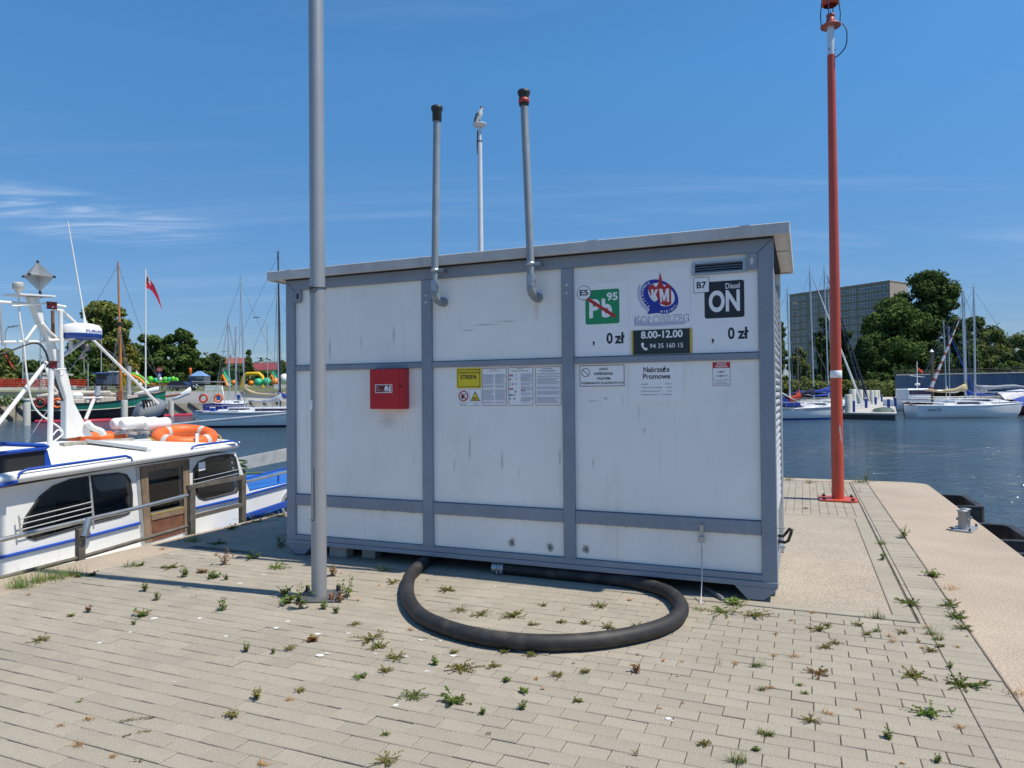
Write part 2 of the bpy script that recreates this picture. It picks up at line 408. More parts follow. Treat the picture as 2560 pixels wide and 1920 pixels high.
def shows(b):
    p = P((b[0]+b[1])/2, (b[2]+b[3])/2)-EYEV; d = p.dot(CF)
    if d < 0.5: return None
    x, y = 1280+F_PX*p.dot(CR)/d, 960-F_PX*p.dot(CU)/d
    return d if -60 < x < 2620 and y < 1960 else None
scored = sorted([(shows(b) or 1e9, i) for i, b in enumerate(bricks)])
near = set(i for d, i in scored[:298] if d < 1e8)
full = MB(); brick_geo(full, -.0983, .0983, -.0483, .0483); full_me = full.mesh('brick', pav_m)
rest = MB()
for i, b in enumerate(bricks):
    dz, tx, ty = rnd.gauss(0, .0011), rnd.gauss(0, .006), rnd.gauss(0, .010)
    if i in near:
        w, h = b[1]-b[0], b[3]-b[2]
        if abs(w-.1966) < .004 and abs(h-.0966) < .001: me = full_me
        else:
            q = MB(); brick_geo(q, -w/2, w/2, -h/2, h/2); me = q.mesh('brick', pav_m)
        o = bpy.data.objects.new('brick', me); COL.objects.link(o); o.parent = pavement
        o.location = ((b[0]+b[1])/2, (b[2]+b[3])/2, dz); o.rotation_euler = (ty, -tx, rnd.gauss(0, .004))
    else: brick_geo(rest, *b, zt=dz, tilt=(tx, ty))
rest.build('brick_field', pav_m, pavement, fix=False, kind='stuff')
# paving behind the viewer and along the pier continues as one rougher sheet
rr = MB(); rr.box(UL+.01, UR-.012, -40, -6.25, -.05, -.001); rr.build('paving_strip', pav_m, pavement)
# concrete pad with its kerbs
pad = MB(); pad.box(PADU0, PADU1, 0.0, PADV1, -.05, .004); padobj = pier_obj(pad, 'concrete_pad', pad_m, kind='structure')
for nm, a in (('front', (PADU0-.13, .845, -.113, -.004)), ('back', (PADU0-.13, .845, PADV1+.004, 3.945)), ('right', (PADU1+.005, .845, -.002, PADV1+.002)), ('left', (PADU0-.128, PADU0-.004, -.002, PADV1+.002))):
    q = MB(); q.box(*a, -.05, .006, c=.005); q.build('kerb_stone', kerb_m, padobj)
# bird droppings on the paving
drop_m = mat('dried_dropping', (0.62, 0.61, 0.58), 0.8, var=0.15, scale=30)
dr = MB()
for px, py, r in [(800, 1638, 14), (795, 1584, 11), (1012, 1640, 11), (1133, 1639, 10), (1068, 1677, 7), (1671, 1796, 9), (248, 1607, 8), (385, 1546, 12), (500, 1545, 9), (564, 1590, 7), (870, 1583, 7), (1053, 1600, 7), (990, 1762, 9), (690, 1570, 9), (720, 1553, 7), (660, 1437, 7), (560, 1395, 6), (600, 1458, 8), (430, 1386, 5), (1236, 1466, 5), (325, 1580, 6), (940, 1634, 5), (1100, 1602, 5), (435, 1705, 4)]:
    c = on(px, py, 0.0028); u_, v_ = uv(c); rad = .72*r*c.y/F_PX
    for q in range(3):
        rr_ = rad*(1 if q == 0 else rnd.uniform(.25, .5)); du, dv = (0, 0) if q == 0 else (rnd.uniform(-2, 2)*rad, rnd.uniform(-2, 2)*rad)
        dr.add([(u_+du+rr_*rnd.uniform(.7, 1.1)*math.cos(t)*1.2, v_+dv+rr_*rnd.uniform(.7, 1.1)*math.sin(t), 0.0028+q*.0002) for t in [2*PI*i/11 for i in range(11)]], [tuple(range(11))])
dr.build('dropping_stain', drop_m, pavement, fix=False, kind='stuff')

# ================================================================== THE CONTAINER
frame_m = mat('grey_frame_paint', (0.235, 0.272, 0.328), 0.5, var=0.10, scale=3, fine=(60, 0.06), streak=[((14, 14, 1.2), .56, .78, .3, (0.33, 0.36, 0.4))])
panel_m = mat('white_panel', (0.84, 0.84, 0.81), 0.38, var=0.05, scale=1.3,
              streak=[((26, 26, 1.1), .58, .80, .32, (0.44, 0.44, 0.42)), ((60, 60, 5), .66, .78, .45, (0.28, 0.28, 0.27)), ((2.2, 2.2, 1.4), .55, .8, .25, (0.50, 0.50, 0.44))], spots=[(55, .73, .78, .5, (0.2, 0.2, 0.2))])
roof_m = mat('weathered_roof_trim', (0.49, 0.485, 0.48), 0.6, var=0.14, scale=4, fine=(50, 0.1), streak=[((9, 9, 2), .55, .75, .4, (0.26, 0.26, 0.27))])
soffit_m = mat('soffit_board', (0.66, 0.63, 0.57), 0.7, var=0.06)
dark_m = mat('dark_recess', (0.015, 0.016, 0.02), 0.8, var=0)
steel_m = mat('galvanised_steel', (0.42, 0.44, 0.46), 0.42, 0.85, var=0.2, scale=12)
rubber_m = mat('black_rubber', (0.018, 0.018, 0.019), 0.62, var=0.3, scale=8, fine=(70, .25), spots=[(7, .5, .75, .75, (0.085, 0.075, 0.063))])
CT = thing('fuel_container', 'white panelled fuel station container with a grey steel frame standing beside the black hose', 'container', P(0, 0, 0), PA)
H0, H1 = 0.107, 2.617
for u0, u1, kind in ((-4.394, -4.294, 'l'), (-0.106, 0.0, 'r')):
    q = MB()
    if kind == 'l': poly = [(u0, .145), (u1, .145), (u1, 2.52), (u0, H1)]
    else: poly = [(u0, .145), (u1, .145), (u1, H1), (u0, 2.52)]
    q.prism(poly, 0.0, 0.11); bevel(q.build('corner_post', frame_m, CT), .004)
for u0, u1 in ((-2.90, -2.80), (-1.605, -1.507)):
    q = MB(); q.box(u0, u1, -.002, .10, .19, 2.518); bevel(q.build('post', frame_m, CT), .004)
q = MB(); q.prism([(-4.391, H1), (-4.290, 2.52), (-.109, 2.52), (-.003, H1)], 0.001, .11); bevel(q.build('top_rail', frame_m, CT), .003)
cols = [(-4.294, -2.90), (-2.80, -1.605), (-1.507, -.106)]
rows = [(1.797, 2.52), (.575, 1.747), (.19, .475)]
for u0, u1 in cols:
    q = MB(); q.box(u0+.001, u1-.001, .004, .09, 1.747, 1.797); bevel(q.build('middle_rail', frame_m, CT), .004)
    q = MB(); q.box(u0+.001, u1-.001, .004, .09, .475, .575); bevel(q.build('lower_rail', frame_m, CT), .004)
    for z0, z1 in rows:
        q = MB(); q.box(u0-.02, u1+.02, .03, .055, z0-.02, z1+.02); q.build('panel', panel_m, CT)
q = MB(); q.box(-4.392, -.002, .002, .11, .148, .192); bevel(q.build('sill', frame_m, CT), .003)
q = MB(); q.box(-4.394, 0.001, -.006, .12, H0, .146); bevel(q.build('base_rail', frame_m, CT), .003)
# sides, back, floor
CD = 1.66
q = MB(); q.box(-4.39, -4.35, .11, CD, .15, 2.61); q.build('side_panel', panel_m, CT)
q = MB(); q.box(-4.39, 0, CD, CD+.03, .012, 2.61); q.build('back_panel', panel_m, CT)  # lower edge carried down unseen to keep light out from under the floor
q = MB(); q.box(-4.35, -.03, .11, CD, .13, .16); q.build('floor_plate', dark_m, CT)
q = MB(); q.box(-.07, -.046, .11, CD, .15, 2.61); q.build('side_panel', panel_m, CT)
for i in range(30):
    z = .52+.062*i
    q = MB(); q.loft([[(-.045, y, z), (-.020, y, z+.010), (-.014, y, z+.03), (-.020, y, z+.05), (-.045, y, z+.06)] for y in (.13, CD-.05)], closed=False, smooth=True)
    q.build('shutter_slat', mat('shutter_grey', (.40, .41, .43), .5, var=.08), CT)
for a_, b_ in ((.112, .128), (CD-.05, CD-.002)):
    q = MB(); q.box(-.045, -.010, a_, b_, .2, 2.5); q.build('shutter_guide', steel_m, CT)
for s in (0, 1):
    q = MB()
    poly = [(-.30, H0-.001), (-.207, .010), (-.098, .010), (-.001, H0-.001)]
    if s: poly = [(-4.394-u_, z) for u_, z in poly]
    q.prism(poly, .0, .16); bevel(q.build('foot', frame_m, CT), .003)
    q = MB(); a = [u_ for u_, z in poly]; q.box(a[1], a[2], -.004, .15, .0062, .0098) if not s else q.box(a[2], a[1], -.004, .15, .0062, .0098); q.build('foot_pad', dark_m, CT)
    q = MB(); q.prism(poly, CD-.16, CD); q.build('foot', frame_m, CT)
for x0, x1 in ((-4.388, -4.36), (-.05, -.025)):
    q = MB(); q.box(x0, x1, .165, CD-.165, .012, .14); q.build('added_light_blocker', frame_m, CT)  # added side boards that block light, darkening the gap below the container
# roof
RT = MB(); RT.box(-4.553, .111, -.072, 1.747, 2.66, 2.700); roof = RT.build('roof', roof_m, CT)
q = MB(); q.box(-4.556, .114, -.076, -.040, 2.621, 2.706); bevel(q.build('fascia', roof_m, roof), .004)
q = MB(); q.box(-4.556, .114, 1.715, 1.75, 2.621, 2.706); q.build('fascia', roof_m, roof)
q = MB(); q.box(.092, .1142, -.0395, 1.714, 2.620, 2.7055); q.build('fascia', roof_m, roof)
q = MB(); q.box(-4.556, -4.534, -.0395, 1.714, 2.620, 2.7055); q.build('fascia', roof_m, roof)
for u0, u1 in ((-4.533, -4.396), (.002, .0915)):
    for v0, v1 in ((-.039, .62), (.665, 1.713)):
        q = MB(); q.box(u0, u1, v0, v1, 2.634, 2.645); q.build('soffit_board', soffit_m, roof)
    q = MB(); q.box(u0, u1, .622, .663, 2.628, 2.64); q.build('soffit_batten', roof_m, roof)
q = MB(); q.box(-4.39, -.004, -.038, 1.7, 2.6185, 2.65); q.build('roof_bearer', dark_m, roof)
for u0, u1 in ((-4.32, -4.255), (-1.36, -1.276), (-.224, -.15)):
    q = MB(); q.box(u0, u1, -.0785, -.0755, 2.622, 2.7065); q.build('splice_plate', roof_m, roof)
# lifting lugs with slots, vent, bolts
def ring_prism(mb, outer, inner, d0, d1, m=0):
    k = len(outer)
    for d in (d0, d1): frame_ring(mb, outer, inner, d, m)
    for lp in (outer, inner): mb.add([(a, d0, b) for a, b in lp]+[(a, d1, b) for a, b in lp], [(i, (i+1) % k, k+(i+1) % k, k+i) for i in range(k)], m)
for s, (a, b) in enumerate(((-4.292, -4.212), (-.186, -.108))):
    q = MB(); mid = (a+b)/2; ring_prism(q, rrect(a, b, 2.398, 2.519, .014), rrect(mid-.013, mid+.013, 2.432, 2.492, .0125), .0, .012); lg = q.build('lifting_lug', frame_m, CT)
    q = MB(); q.box(mid-.02, mid+.02, .013, .016, 2.425, 2.5); q.build('slot_back', dark_m if not s else panel_m, lg)
vent_m = mat('grey_vent', (0.38, 0.42, 0.47), 0.45, .3, var=.08)
q = MB(); ring_prism(q, rrect(-.575, -.187, 2.388, 2.483, .004), rrect(-.552, -.21, 2.402, 2.469, .003), .008, .03); vt = q.build('vent_grille', vent_m, CT)
q = MB(); q.box(-.56, -.2, .0285, .0295, 2.396, 2.475); q.build('vent_back', dark_m, vt)
for i in range(4):
    z = 2.404+.0185*i
    q = MB(); q.add([(-.552, .012, z), (-.21, .012, z), (-.21, .027, z+.011), (-.552, .027, z+.011)], [(0, 1, 2, 3)]); q.build('slat', vent_m, vt)
for u_ in (-.568, -.44, -.31, -.195):
    for z in (2.394, 2.477): q = MB(); q.ball((u_, .007, z), .004, 8); q.build('screw', steel_m, vt)
for u_, z in ((-2.853, 2.387), (-2.853, 2.326), (-1.559, 2.39), (-1.559, 2.325)):
    q = MB(); q.lathe([(.0, -.010), (.010, -.008), (.015, -.0022), (.016, -.002)], 10, (u_, 0, z), axis='y'); q.build('bolt', steel_m, CT)
# soot rings and scrapes on the lower panels
def soft_stain(name, col, amt):
    m = bpy.data.materials.new(name); m.use_nodes = True; n, l = m.node_tree.nodes, m.node_tree.links; b = n['Principled BSDF']
    b.inputs['Base Color'].default_value = (*col, 1); b.inputs['Roughness'].default_value = .8
    t = n.new('ShaderNodeTexCoord'); mp = n.new('ShaderNodeMapping'); mp.inputs['Location'].default_value = (-1, -1, -1); mp.inputs['Scale'].default_value = (2, 2, 2); l.new(t.outputs['Generated'], mp.inputs[0])
    sx = n.new('ShaderNodeSeparateXYZ'); l.new(mp.outputs[0], sx.inputs[0]); cb = n.new('ShaderNodeCombineXYZ'); l.new(sx.outputs[0], cb.inputs[0]); l.new(sx.outputs[2], cb.inputs[2])
    ln = n.new('ShaderNodeVectorMath'); ln.operation = 'LENGTH'; l.new(cb.outputs[0], ln.inputs[0])
    nz = n.new('ShaderNodeTexNoise'); nz.inputs['Scale'].default_value = 40; nz.inputs['Detail'].default_value = 5; l.new(t.outputs['Object'], nz.inputs[0])
    ad = n.new('ShaderNodeMath'); ad.operation = 'MULTIPLY_ADD'; l.new(nz.outputs[0], ad.inputs[0]); ad.inputs[1].default_value = .9; l.new(ln.outputs['Value'], ad.inputs[2])
    r = n.new('ShaderNodeMapRange'); r.interpolation_type = 'SMOOTHSTEP'; r.inputs[1].default_value = .45; r.inputs[2].default_value = 1.3; r.inputs[3].default_value = amt; r.inputs[4].default_value = 0; l.new(ad.outputs[0], r.inputs[0])
    l.new(r.outputs[0], b.inputs['Alpha']); return m
soot_m = soft_stain('soot_stain', (0.09, 0.075, 0.07), .7); scuff_m = soft_stain('scuff_stain', (0.24, 0.24, 0.24), .30); oil_m = soft_stain('rust_stain', (0.33, 0.24, 0.16), .16)
def stain(u_, z, ru, rz, m, y=.0285, nm='stain'):
    q = MB(); q.flat([(u_-ru, z-rz), (u_+ru, z-rz), (u_+ru, z+rz), (u_-ru, z+rz)], y); q.build(nm, m, CT)
for u_, z in ((-2.07, .275), (-1.73, .262), (-1.43, .268)): stain(u_, z, .05, .062, soot_m)
for u_, z, ru, rz in ((-1.36, .63+.33, .02, .09), (-1.66+.02, 1.0, .03, .12), (-2.45, 1.05, .03, .2), (-2.15, .95, .035, .15), (-2.0, .86, .012, .1), (-2.6, .9, .02, .12), (-3.2, 2.05, .04, .15), (-3.9, 1.95, .05, .2), (-3.55, 2.0, .02, .12), (-2.3, 2.1, .2, .02), (-2.1, 2.12, .16, .02), (-2.45, 2.06, .12, .018), (-3.0, .95, .012, .1), (-.95, 1.22, .03, .05), (-.99, 1.36, .012, .12), (-1.25, 1.47, .04, .03), (-1.36, 1.45, .08, .02), (-1.12, 1.46, .015, .08), (-.52, 1.9, .05, .03), (-.53, 1.83, .045, .018)):
    stain(u_, z, ru*.55 if rz > ru else ru, rz*.9 if rz > ru else rz*.6, scuff_m)
for u_, z, ru, rz in ((-3.27, 1.28, .16, .12), (-1.83, 2.2, .04, .15)): stain(u_, z, ru, rz, oil_m)
# grime hanging from under the lower rail
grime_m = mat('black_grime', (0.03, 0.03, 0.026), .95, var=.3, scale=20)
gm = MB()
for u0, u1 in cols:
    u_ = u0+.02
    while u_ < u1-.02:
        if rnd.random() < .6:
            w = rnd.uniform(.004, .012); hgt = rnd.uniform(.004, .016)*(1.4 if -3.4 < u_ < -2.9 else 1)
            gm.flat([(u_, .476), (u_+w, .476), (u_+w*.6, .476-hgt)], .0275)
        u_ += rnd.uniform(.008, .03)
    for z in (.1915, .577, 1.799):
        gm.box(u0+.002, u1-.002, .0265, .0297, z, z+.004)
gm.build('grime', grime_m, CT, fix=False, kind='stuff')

# ================================================================== SIGNS AND FITTINGS ON THE FRONT
KREC = 1+.03/5.319                              # the panels lie 3 cm behind the frame's face
white_p = mat('white_print', (0.86, 0.86, 0.87), .35, var=.03); black_p = mat('black_print', (0.012, 0.014, 0.025), .4, var=.05)
green_p = mat('green_print', (0.005, 0.26, 0.10), .4, var=.06); red_p = mat('red_print', (0.48, 0.02, 0.025), .4, var=.05)
blue_p = mat('blue_print', (0.012, 0.03, 0.33), .4, var=.05); yellow_p = mat('yellow_print', (0.75, 0.58, 0.02), .4, var=.05)
gold_p = mat('gold_print', (0.62, 0.42, 0.06), .4, var=.05); navy_p = mat('dark_green_board', (0.008, 0.022, 0.028), .35, var=.05)
maroon_p = mat('maroon_print', (0.18, 0.012, 0.03), .4, var=.05); grey_p = mat('grey_print', (0.34, 0.37, 0.46), .5, var=.08); lilac_p = mat('lilac_print', (0.52, 0.5, 0.66), .5, var=.06)
olive_p = mat('olive_print', (0.40, 0.42, 0.34), .5, var=.08); teal_p = mat('teal_print', (0.03, 0.22, 0.24), .5, var=.05)
PM = [white_p, black_p, green_p, red_p, blue_p, yellow_p, gold_p, navy_p, maroon_p, grey_p, lilac_p, olive_p, teal_p]
WH, BK, GN, RD, BL, YE, GO, NV, MA, GR, LI, OL, TE = range(13)
class Sign:
    def __init__(s, name, label, cat, u0, u1, z0, z1, th=.004, m=WH, group=None, plate='plate', y=0.03, corner=0.0):
        s.cu, s.cz, s.y = (u0+u1)/2, z0, y
        s.root = thing(name, label, cat, P(*s.c(s.cu, y), s.cc(z0)), PA, group); s.th = th
        b = MB()
        if corner: b.prism(rrect(u0, u1, z0, z1, corner), -th, 0.0005, m=m)
        else: b.box(u0, u1, -th, 0.0005, z0, z1, m)
        s.part(plate, b)
    def c(s, u, y): return CAM_UV[0]+(u-CAM_UV[0])*KREC, y
    def cc(s, z): return EYE+(z-EYE)*KREC
    def part(s, name, b, lab=None):
        used = sorted(set(b.m)); mp = {x: i for i, x in enumerate(used)}; b.m = [mp[x] for x in b.m]
        ou, oz = s.c(s.cu, 0)[0], s.cc(s.cz)
        b.v = [(s.c(x, 0)[0]-ou, y, s.cc(z)-oz) for x, y, z in b.v]
        return b.build(name, [PM[x] for x in used], s.root, label=lab)
def fuv(px, py):                                 # photo spot -> (u, z) on the face
    r = ray(px, py); n = PN; t = (PO-EYEV).dot(n)/r.dot(n); p = EYEV+r*t; return (p-PO).dot(PE), p.z
Y1, Y2, Y3, Y4 = -.0055, -.0066, -.0077, -.0088
# petrol sheet
s = Sign('fuel_price_sign', 'white sheet with the green crossed out Pb 95 square and the round E5 badge', 'fuel sign', -1.487, -1.053, 1.803, 2.381, th=.003)
b = MB(); b.flat(rrect(-1.402, -1.127, 2.056, 2.327, .018), -.004, GN); s.part('fuel_square', b)
b = MB(); text(b, 'P', -1.370, -1.283, 2.105, 2.255, -.0048, WH, .04); text(b, 'b', -1.268, -1.186, 2.105, 2.255, -.0048, WH, .04); text(b, '95', -1.227, -1.140, 2.236, 2.300, -.0048, WH, .03); s.part('lettering', b)
b = MB(); dx, dz = -1.166+1.385, 2.113-2.262; ln = math.hypot(dx, dz); nx_, nz_ = -dz/ln*.013, dx/ln*.013
b.flat([(-1.385+nx_, 2.262+nz_), (-1.385-nx_, 2.262-nz_), (-1.160-nx_, 2.108-nz_), (-1.160+nx_, 2.108+nz_)], Y1, RD); s.part('red_bar', b)
b = MB(); b.flat(ell(-1.412, 2.309, .0565, .0565, 32), -.0062, WH); frame_ring(b, ell(-1.412, 2.309, .0575, .0575, 32), ell(-1.412, 2.309, .054, .054, 32), -.0068, BK); text(b, 'E5', -1.447, -1.377, 2.288, 2.334, -.0068, BK, .03); s.part('badge', b)
b = MB(); text(b, ',', -1.345, -1.328, 1.885, 1.922, -.004, BK, .03); text(b, '0', -1.233, -1.183, 1.897, 1.984, -.004, BK, .03); text(b, 'zł', -1.168, -1.089, 1.897, 1.985, -.004, BK, .03); s.part('lettering', b)
# diesel sheet
s = Sign('fuel_price_sign', 'white sheet with the black Diesel ON square and the small B7 badge', 'fuel sign', -.583, -.111, 1.803, 2.381, th=.003)
b = MB(); b.flat(rrect(-.483, -.201, 2.057, 2.329, .018), -.004, BK); s.part('fuel_square', b)
b = MB(); text(b, 'ON', -.452, -.232, 2.101, 2.262, -.0048, WH, .035); text(b, 'Diesel', -.331, -.231, 2.270, 2.311, -.0048, WH, .008); s.part('lettering', b)
b = MB(); b.flat(rrect(-.561, -.446, 2.252, 2.368, .008), Y1, BK); b.flat(rrect(-.5575, -.4495, 2.2555, 2.3645, .006), -.0062, WH); text(b, 'B7', -.538, -.468, 2.284, 2.334, -.0068, BK, .03); s.part('badge', b)
b = MB(); text(b, ',', -.435, -.418, 1.87, 1.907, -.004, BK, .03); text(b, '0', -.319, -.272, 1.898, 1.985, -.004, BK, .03); text(b, 'zł', -.252, -.176, 1.898, 1.985, -.004, BK, .03); s.part('lettering', b)
# operator's emblem
s = Sign('company_sign', 'white sheet with the blue and red KM emblem above the word KOŁOBRZEG', 'sign', -1.051, -.585, 1.997, 2.457, th=.0035)
Z3 = lambda x, y: fuv(1440+x*.144665, 660+y*.144665)
def ctr(*pts): return [Z3(*p) for p in pts]
b = MB(); b.flat(ctr((1005, 950), (1300, 1010), (1900, 985), (1890, 1040), (1400, 1075), (1010, 1070)), -.0040, LI); b.flat(ctr((1060, 430), (1110, 330), (1130, 470), (1180, 660), (1280, 760), (1240, 830), (1130, 730), (1070, 600)), -.0040, LI); s.part('soft_shadow_print', b)
oc, ic = Z3(1440, 565), Z3(1478, 530)
rot = math.radians(-38)
b = MB(); O_ring = ell(oc[0], oc[1], .158, .117, 56, rot); b.flat(ell(oc[0], oc[1], .163, .122, 56, rot), -.0046, WH); b.flat(O_ring, -.0052, BL); b.flat(ell(ic[0], ic[1], .112, .076, 48, rot), -.0058, WH); s.part('emblem_ring', b)
b = MB(); b.flat(ctr((1245, 400), (1330, 350), (1385, 405), (1425, 345), (1437, 250), (1453, 140), (1482, 250), (1490, 330), (1530, 400), (1580, 330), (1645, 400), (1648, 700), (1560, 728), (1470, 690), (1400, 640), (1300, 560), (1265, 480)), -.0064, RD); s.part('castle', b)
b = MB(); b.flat(ctr((1418, 600), (1515, 838), (1232, 868), (1300, 742), (1262, 700), (1330, 640), (1380, 650)), -.0070, BL); s.part('arrow', b)
b = MB(); b.flat(ctr((1300, 440), (1340, 440), (1342, 520), (1378, 440), (1418, 438), (1385, 535), (1418, 610), (1378, 655), (1350, 590), (1342, 610), (1310, 560)), -.0076, WH)
b.flat(ctr((1440, 432), (1492, 430), (1528, 560), (1560, 428), (1612, 425), (1612, 655), (1572, 656), (1572, 520), (1540, 640), (1512, 642), (1484, 530), (1490, 662), (1462, 664)), -.0076, WH); s.part('lettering', b)
def arc_text(b, body, cx_, cz_, rx, rz, rt, a0, a1, hgt, y, m, wf=.8):
    k = len(body)
    for i, ch in enumerate(body):
        t = a0+(a1-a0)*(i+.5)/k
        x, z = rx*math.cos(t), rz*math.sin(t); tx, tz = -rx*math.sin(t), rz*math.cos(t)
        if a1 < a0: tx, tz = -tx, -tz
        X, Zp = cx_+x*math.cos(rt)-z*math.sin(rt), cz_+x*math.sin(rt)+z*math.cos(rt)
        an = math.atan2(tx*math.sin(rt)+tz*math.cos(rt), tx*math.cos(rt)-tz*math.sin(rt))
        st = len(b.v); w = hgt*wf*(.35 if ch in 'IJ' else 1); text(b, ch, -w/2, w/2, -hgt/2, hgt/2, y, m, .012)
        b.v[st:] = [(X+p[0]*math.cos(an)-p[2]*math.sin(an), p[1], Zp+p[0]*math.sin(an)+p[2]*math.cos(an)) for p in b.v[st:]]
b = MB(); arc_text(b, 'KOMUNIKACJA', oc[0]-.006, oc[1]-.002, .137, .099, rot, math.radians(150), math.radians(268), .021, -.0076, WH, .72)
arc_text(b, 'MIEJSKA', oc[0]+.004, oc[1]-.002, .137, .099, rot, math.radians(300), math.radians(372), .019, -.0076, WH, .75); s.part('lettering', b)
b = MB(); text(b, 'KOŁOBRZEG', -1.004, -.598, 2.040, 2.100, -.0050, BL, .022); text(b, 'KOŁOBRZEG', -.999, -.603, 2.0425, 2.0965, -.0058, WH, -.003); s.part('lettering', b)
# opening hours
s = Sign('opening_hours_board', 'dark board with yellow ends giving 8.00-12.00 and a telephone number', 'sign', -1.034, -.575, 1.806, 1.992, th=.005, m=NV)
for a_, c_ in ((-1.034, -1.021), (-.592, -.575)):
    b = MB(); b.flat([(a_, 1.806), (c_, 1.806), (c_, 1.992), (a_, 1.992)], Y2, GO); s.part('yellow_edge', b)
b = MB(); text(b, '8.00-12.00', -.960, -.645, 1.927, 1.984, Y2, WH, .03); text(b, '94 35 160 15', -.893, -.643, 1.851, 1.886, Y2, WH, .006); s.part('lettering', b)
b = MB(); ph = [(-.955, 1.894), (-.946, 1.899), (-.935, 1.885), (-.942, 1.876), (-.936, 1.864), (-.926, 1.855), (-.916, 1.858), (-.908, 1.846), (-.916, 1.836), (-.93, 1.837), (-.945, 1.849), (-.957, 1.868), (-.961, 1.885)]; b.flat(ph, Y2, WH); s.part('phone_symbol', b)
# yellow danger zone and the two warning pictures below it
s = Sign('danger_zone_sign', 'yellow sign reading STREFA under the middle rail', 'sign', -2.554, -2.322, 1.563, 1.735, m=YE)
b = MB(); frame_ring(b, rrect(-2.544, -2.332, 1.573, 1.722, .003), rrect(-2.5395, -2.3365, 1.5775, 1.7175, .003), Y1, BK); text(b, 'ZAGROŻENIE WYBUCHEM', -2.533, -2.342, 1.690, 1.706, Y1, BK, .02); text(b, 'STREFA', -2.517, -2.362, 1.641, 1.677, Y1, BK, .025); s.part('lettering', b)
s = Sign('fire_warning_sticker', 'white sticker with a no open flame circle and a yellow EX triangle', 'sticker', -2.552, -2.322, 1.406, 1.556, th=.002)
b = MB(); c0 = (-2.4905, 1.497)
for x0, x1 in ((-2.542, -2.437), (-2.431, -2.326)): frame_ring(b, rrect(x0, x1, 1.440, 1.552, .002), rrect(x0+.0015, x1-.0015, 1.4415, 1.5505, .002), -.003, GR)
frame_ring(b, ell(*c0, .046, .046), ell(*c0, .037, .037), -.0046, RD); b.flat([(-2.5205, 1.524), (-2.5145, 1.530), (-2.4605, 1.470), (-2.4665, 1.464)], -.0052, RD); b.flat([(-2.506, 1.472), (-2.494, 1.472), (-2.478, 1.508), (-2.484, 1.520), (-2.495, 1.500), (-2.508, 1.516), (-2.512, 1.496)], -.004, BK); b.flat([(-2.476, 1.510), (-2.464, 1.520), (-2.468, 1.508)], -.004, BK)
b.flat([(-2.424, 1.455), (-2.334, 1.455), (-2.379, 1.537)], -.004, BK); b.flat([(-2.415, 1.460), (-2.343, 1.460), (-2.379, 1.526)], -.0046, YE); text(b, 'EX', -2.399, -2.360, 1.464, 1.486, -.0052, BK, .03)
text(b, 'Zakaz używania', -2.529, -2.452, 1.427, 1.434, -.003, BK, .02); text(b, 'ognia otwartego', -2.529, -2.452, 1.413, 1.421, -.003, BK, .02); text(b, 'Strefa', -2.39, -2.36, 1.427, 1.434, -.003, BK, .02); text(b, 'zagrożenia wybuchem', -2.43, -2.328, 1.413, 1.421, -.003, BK, .02); s.part('symbols', b)
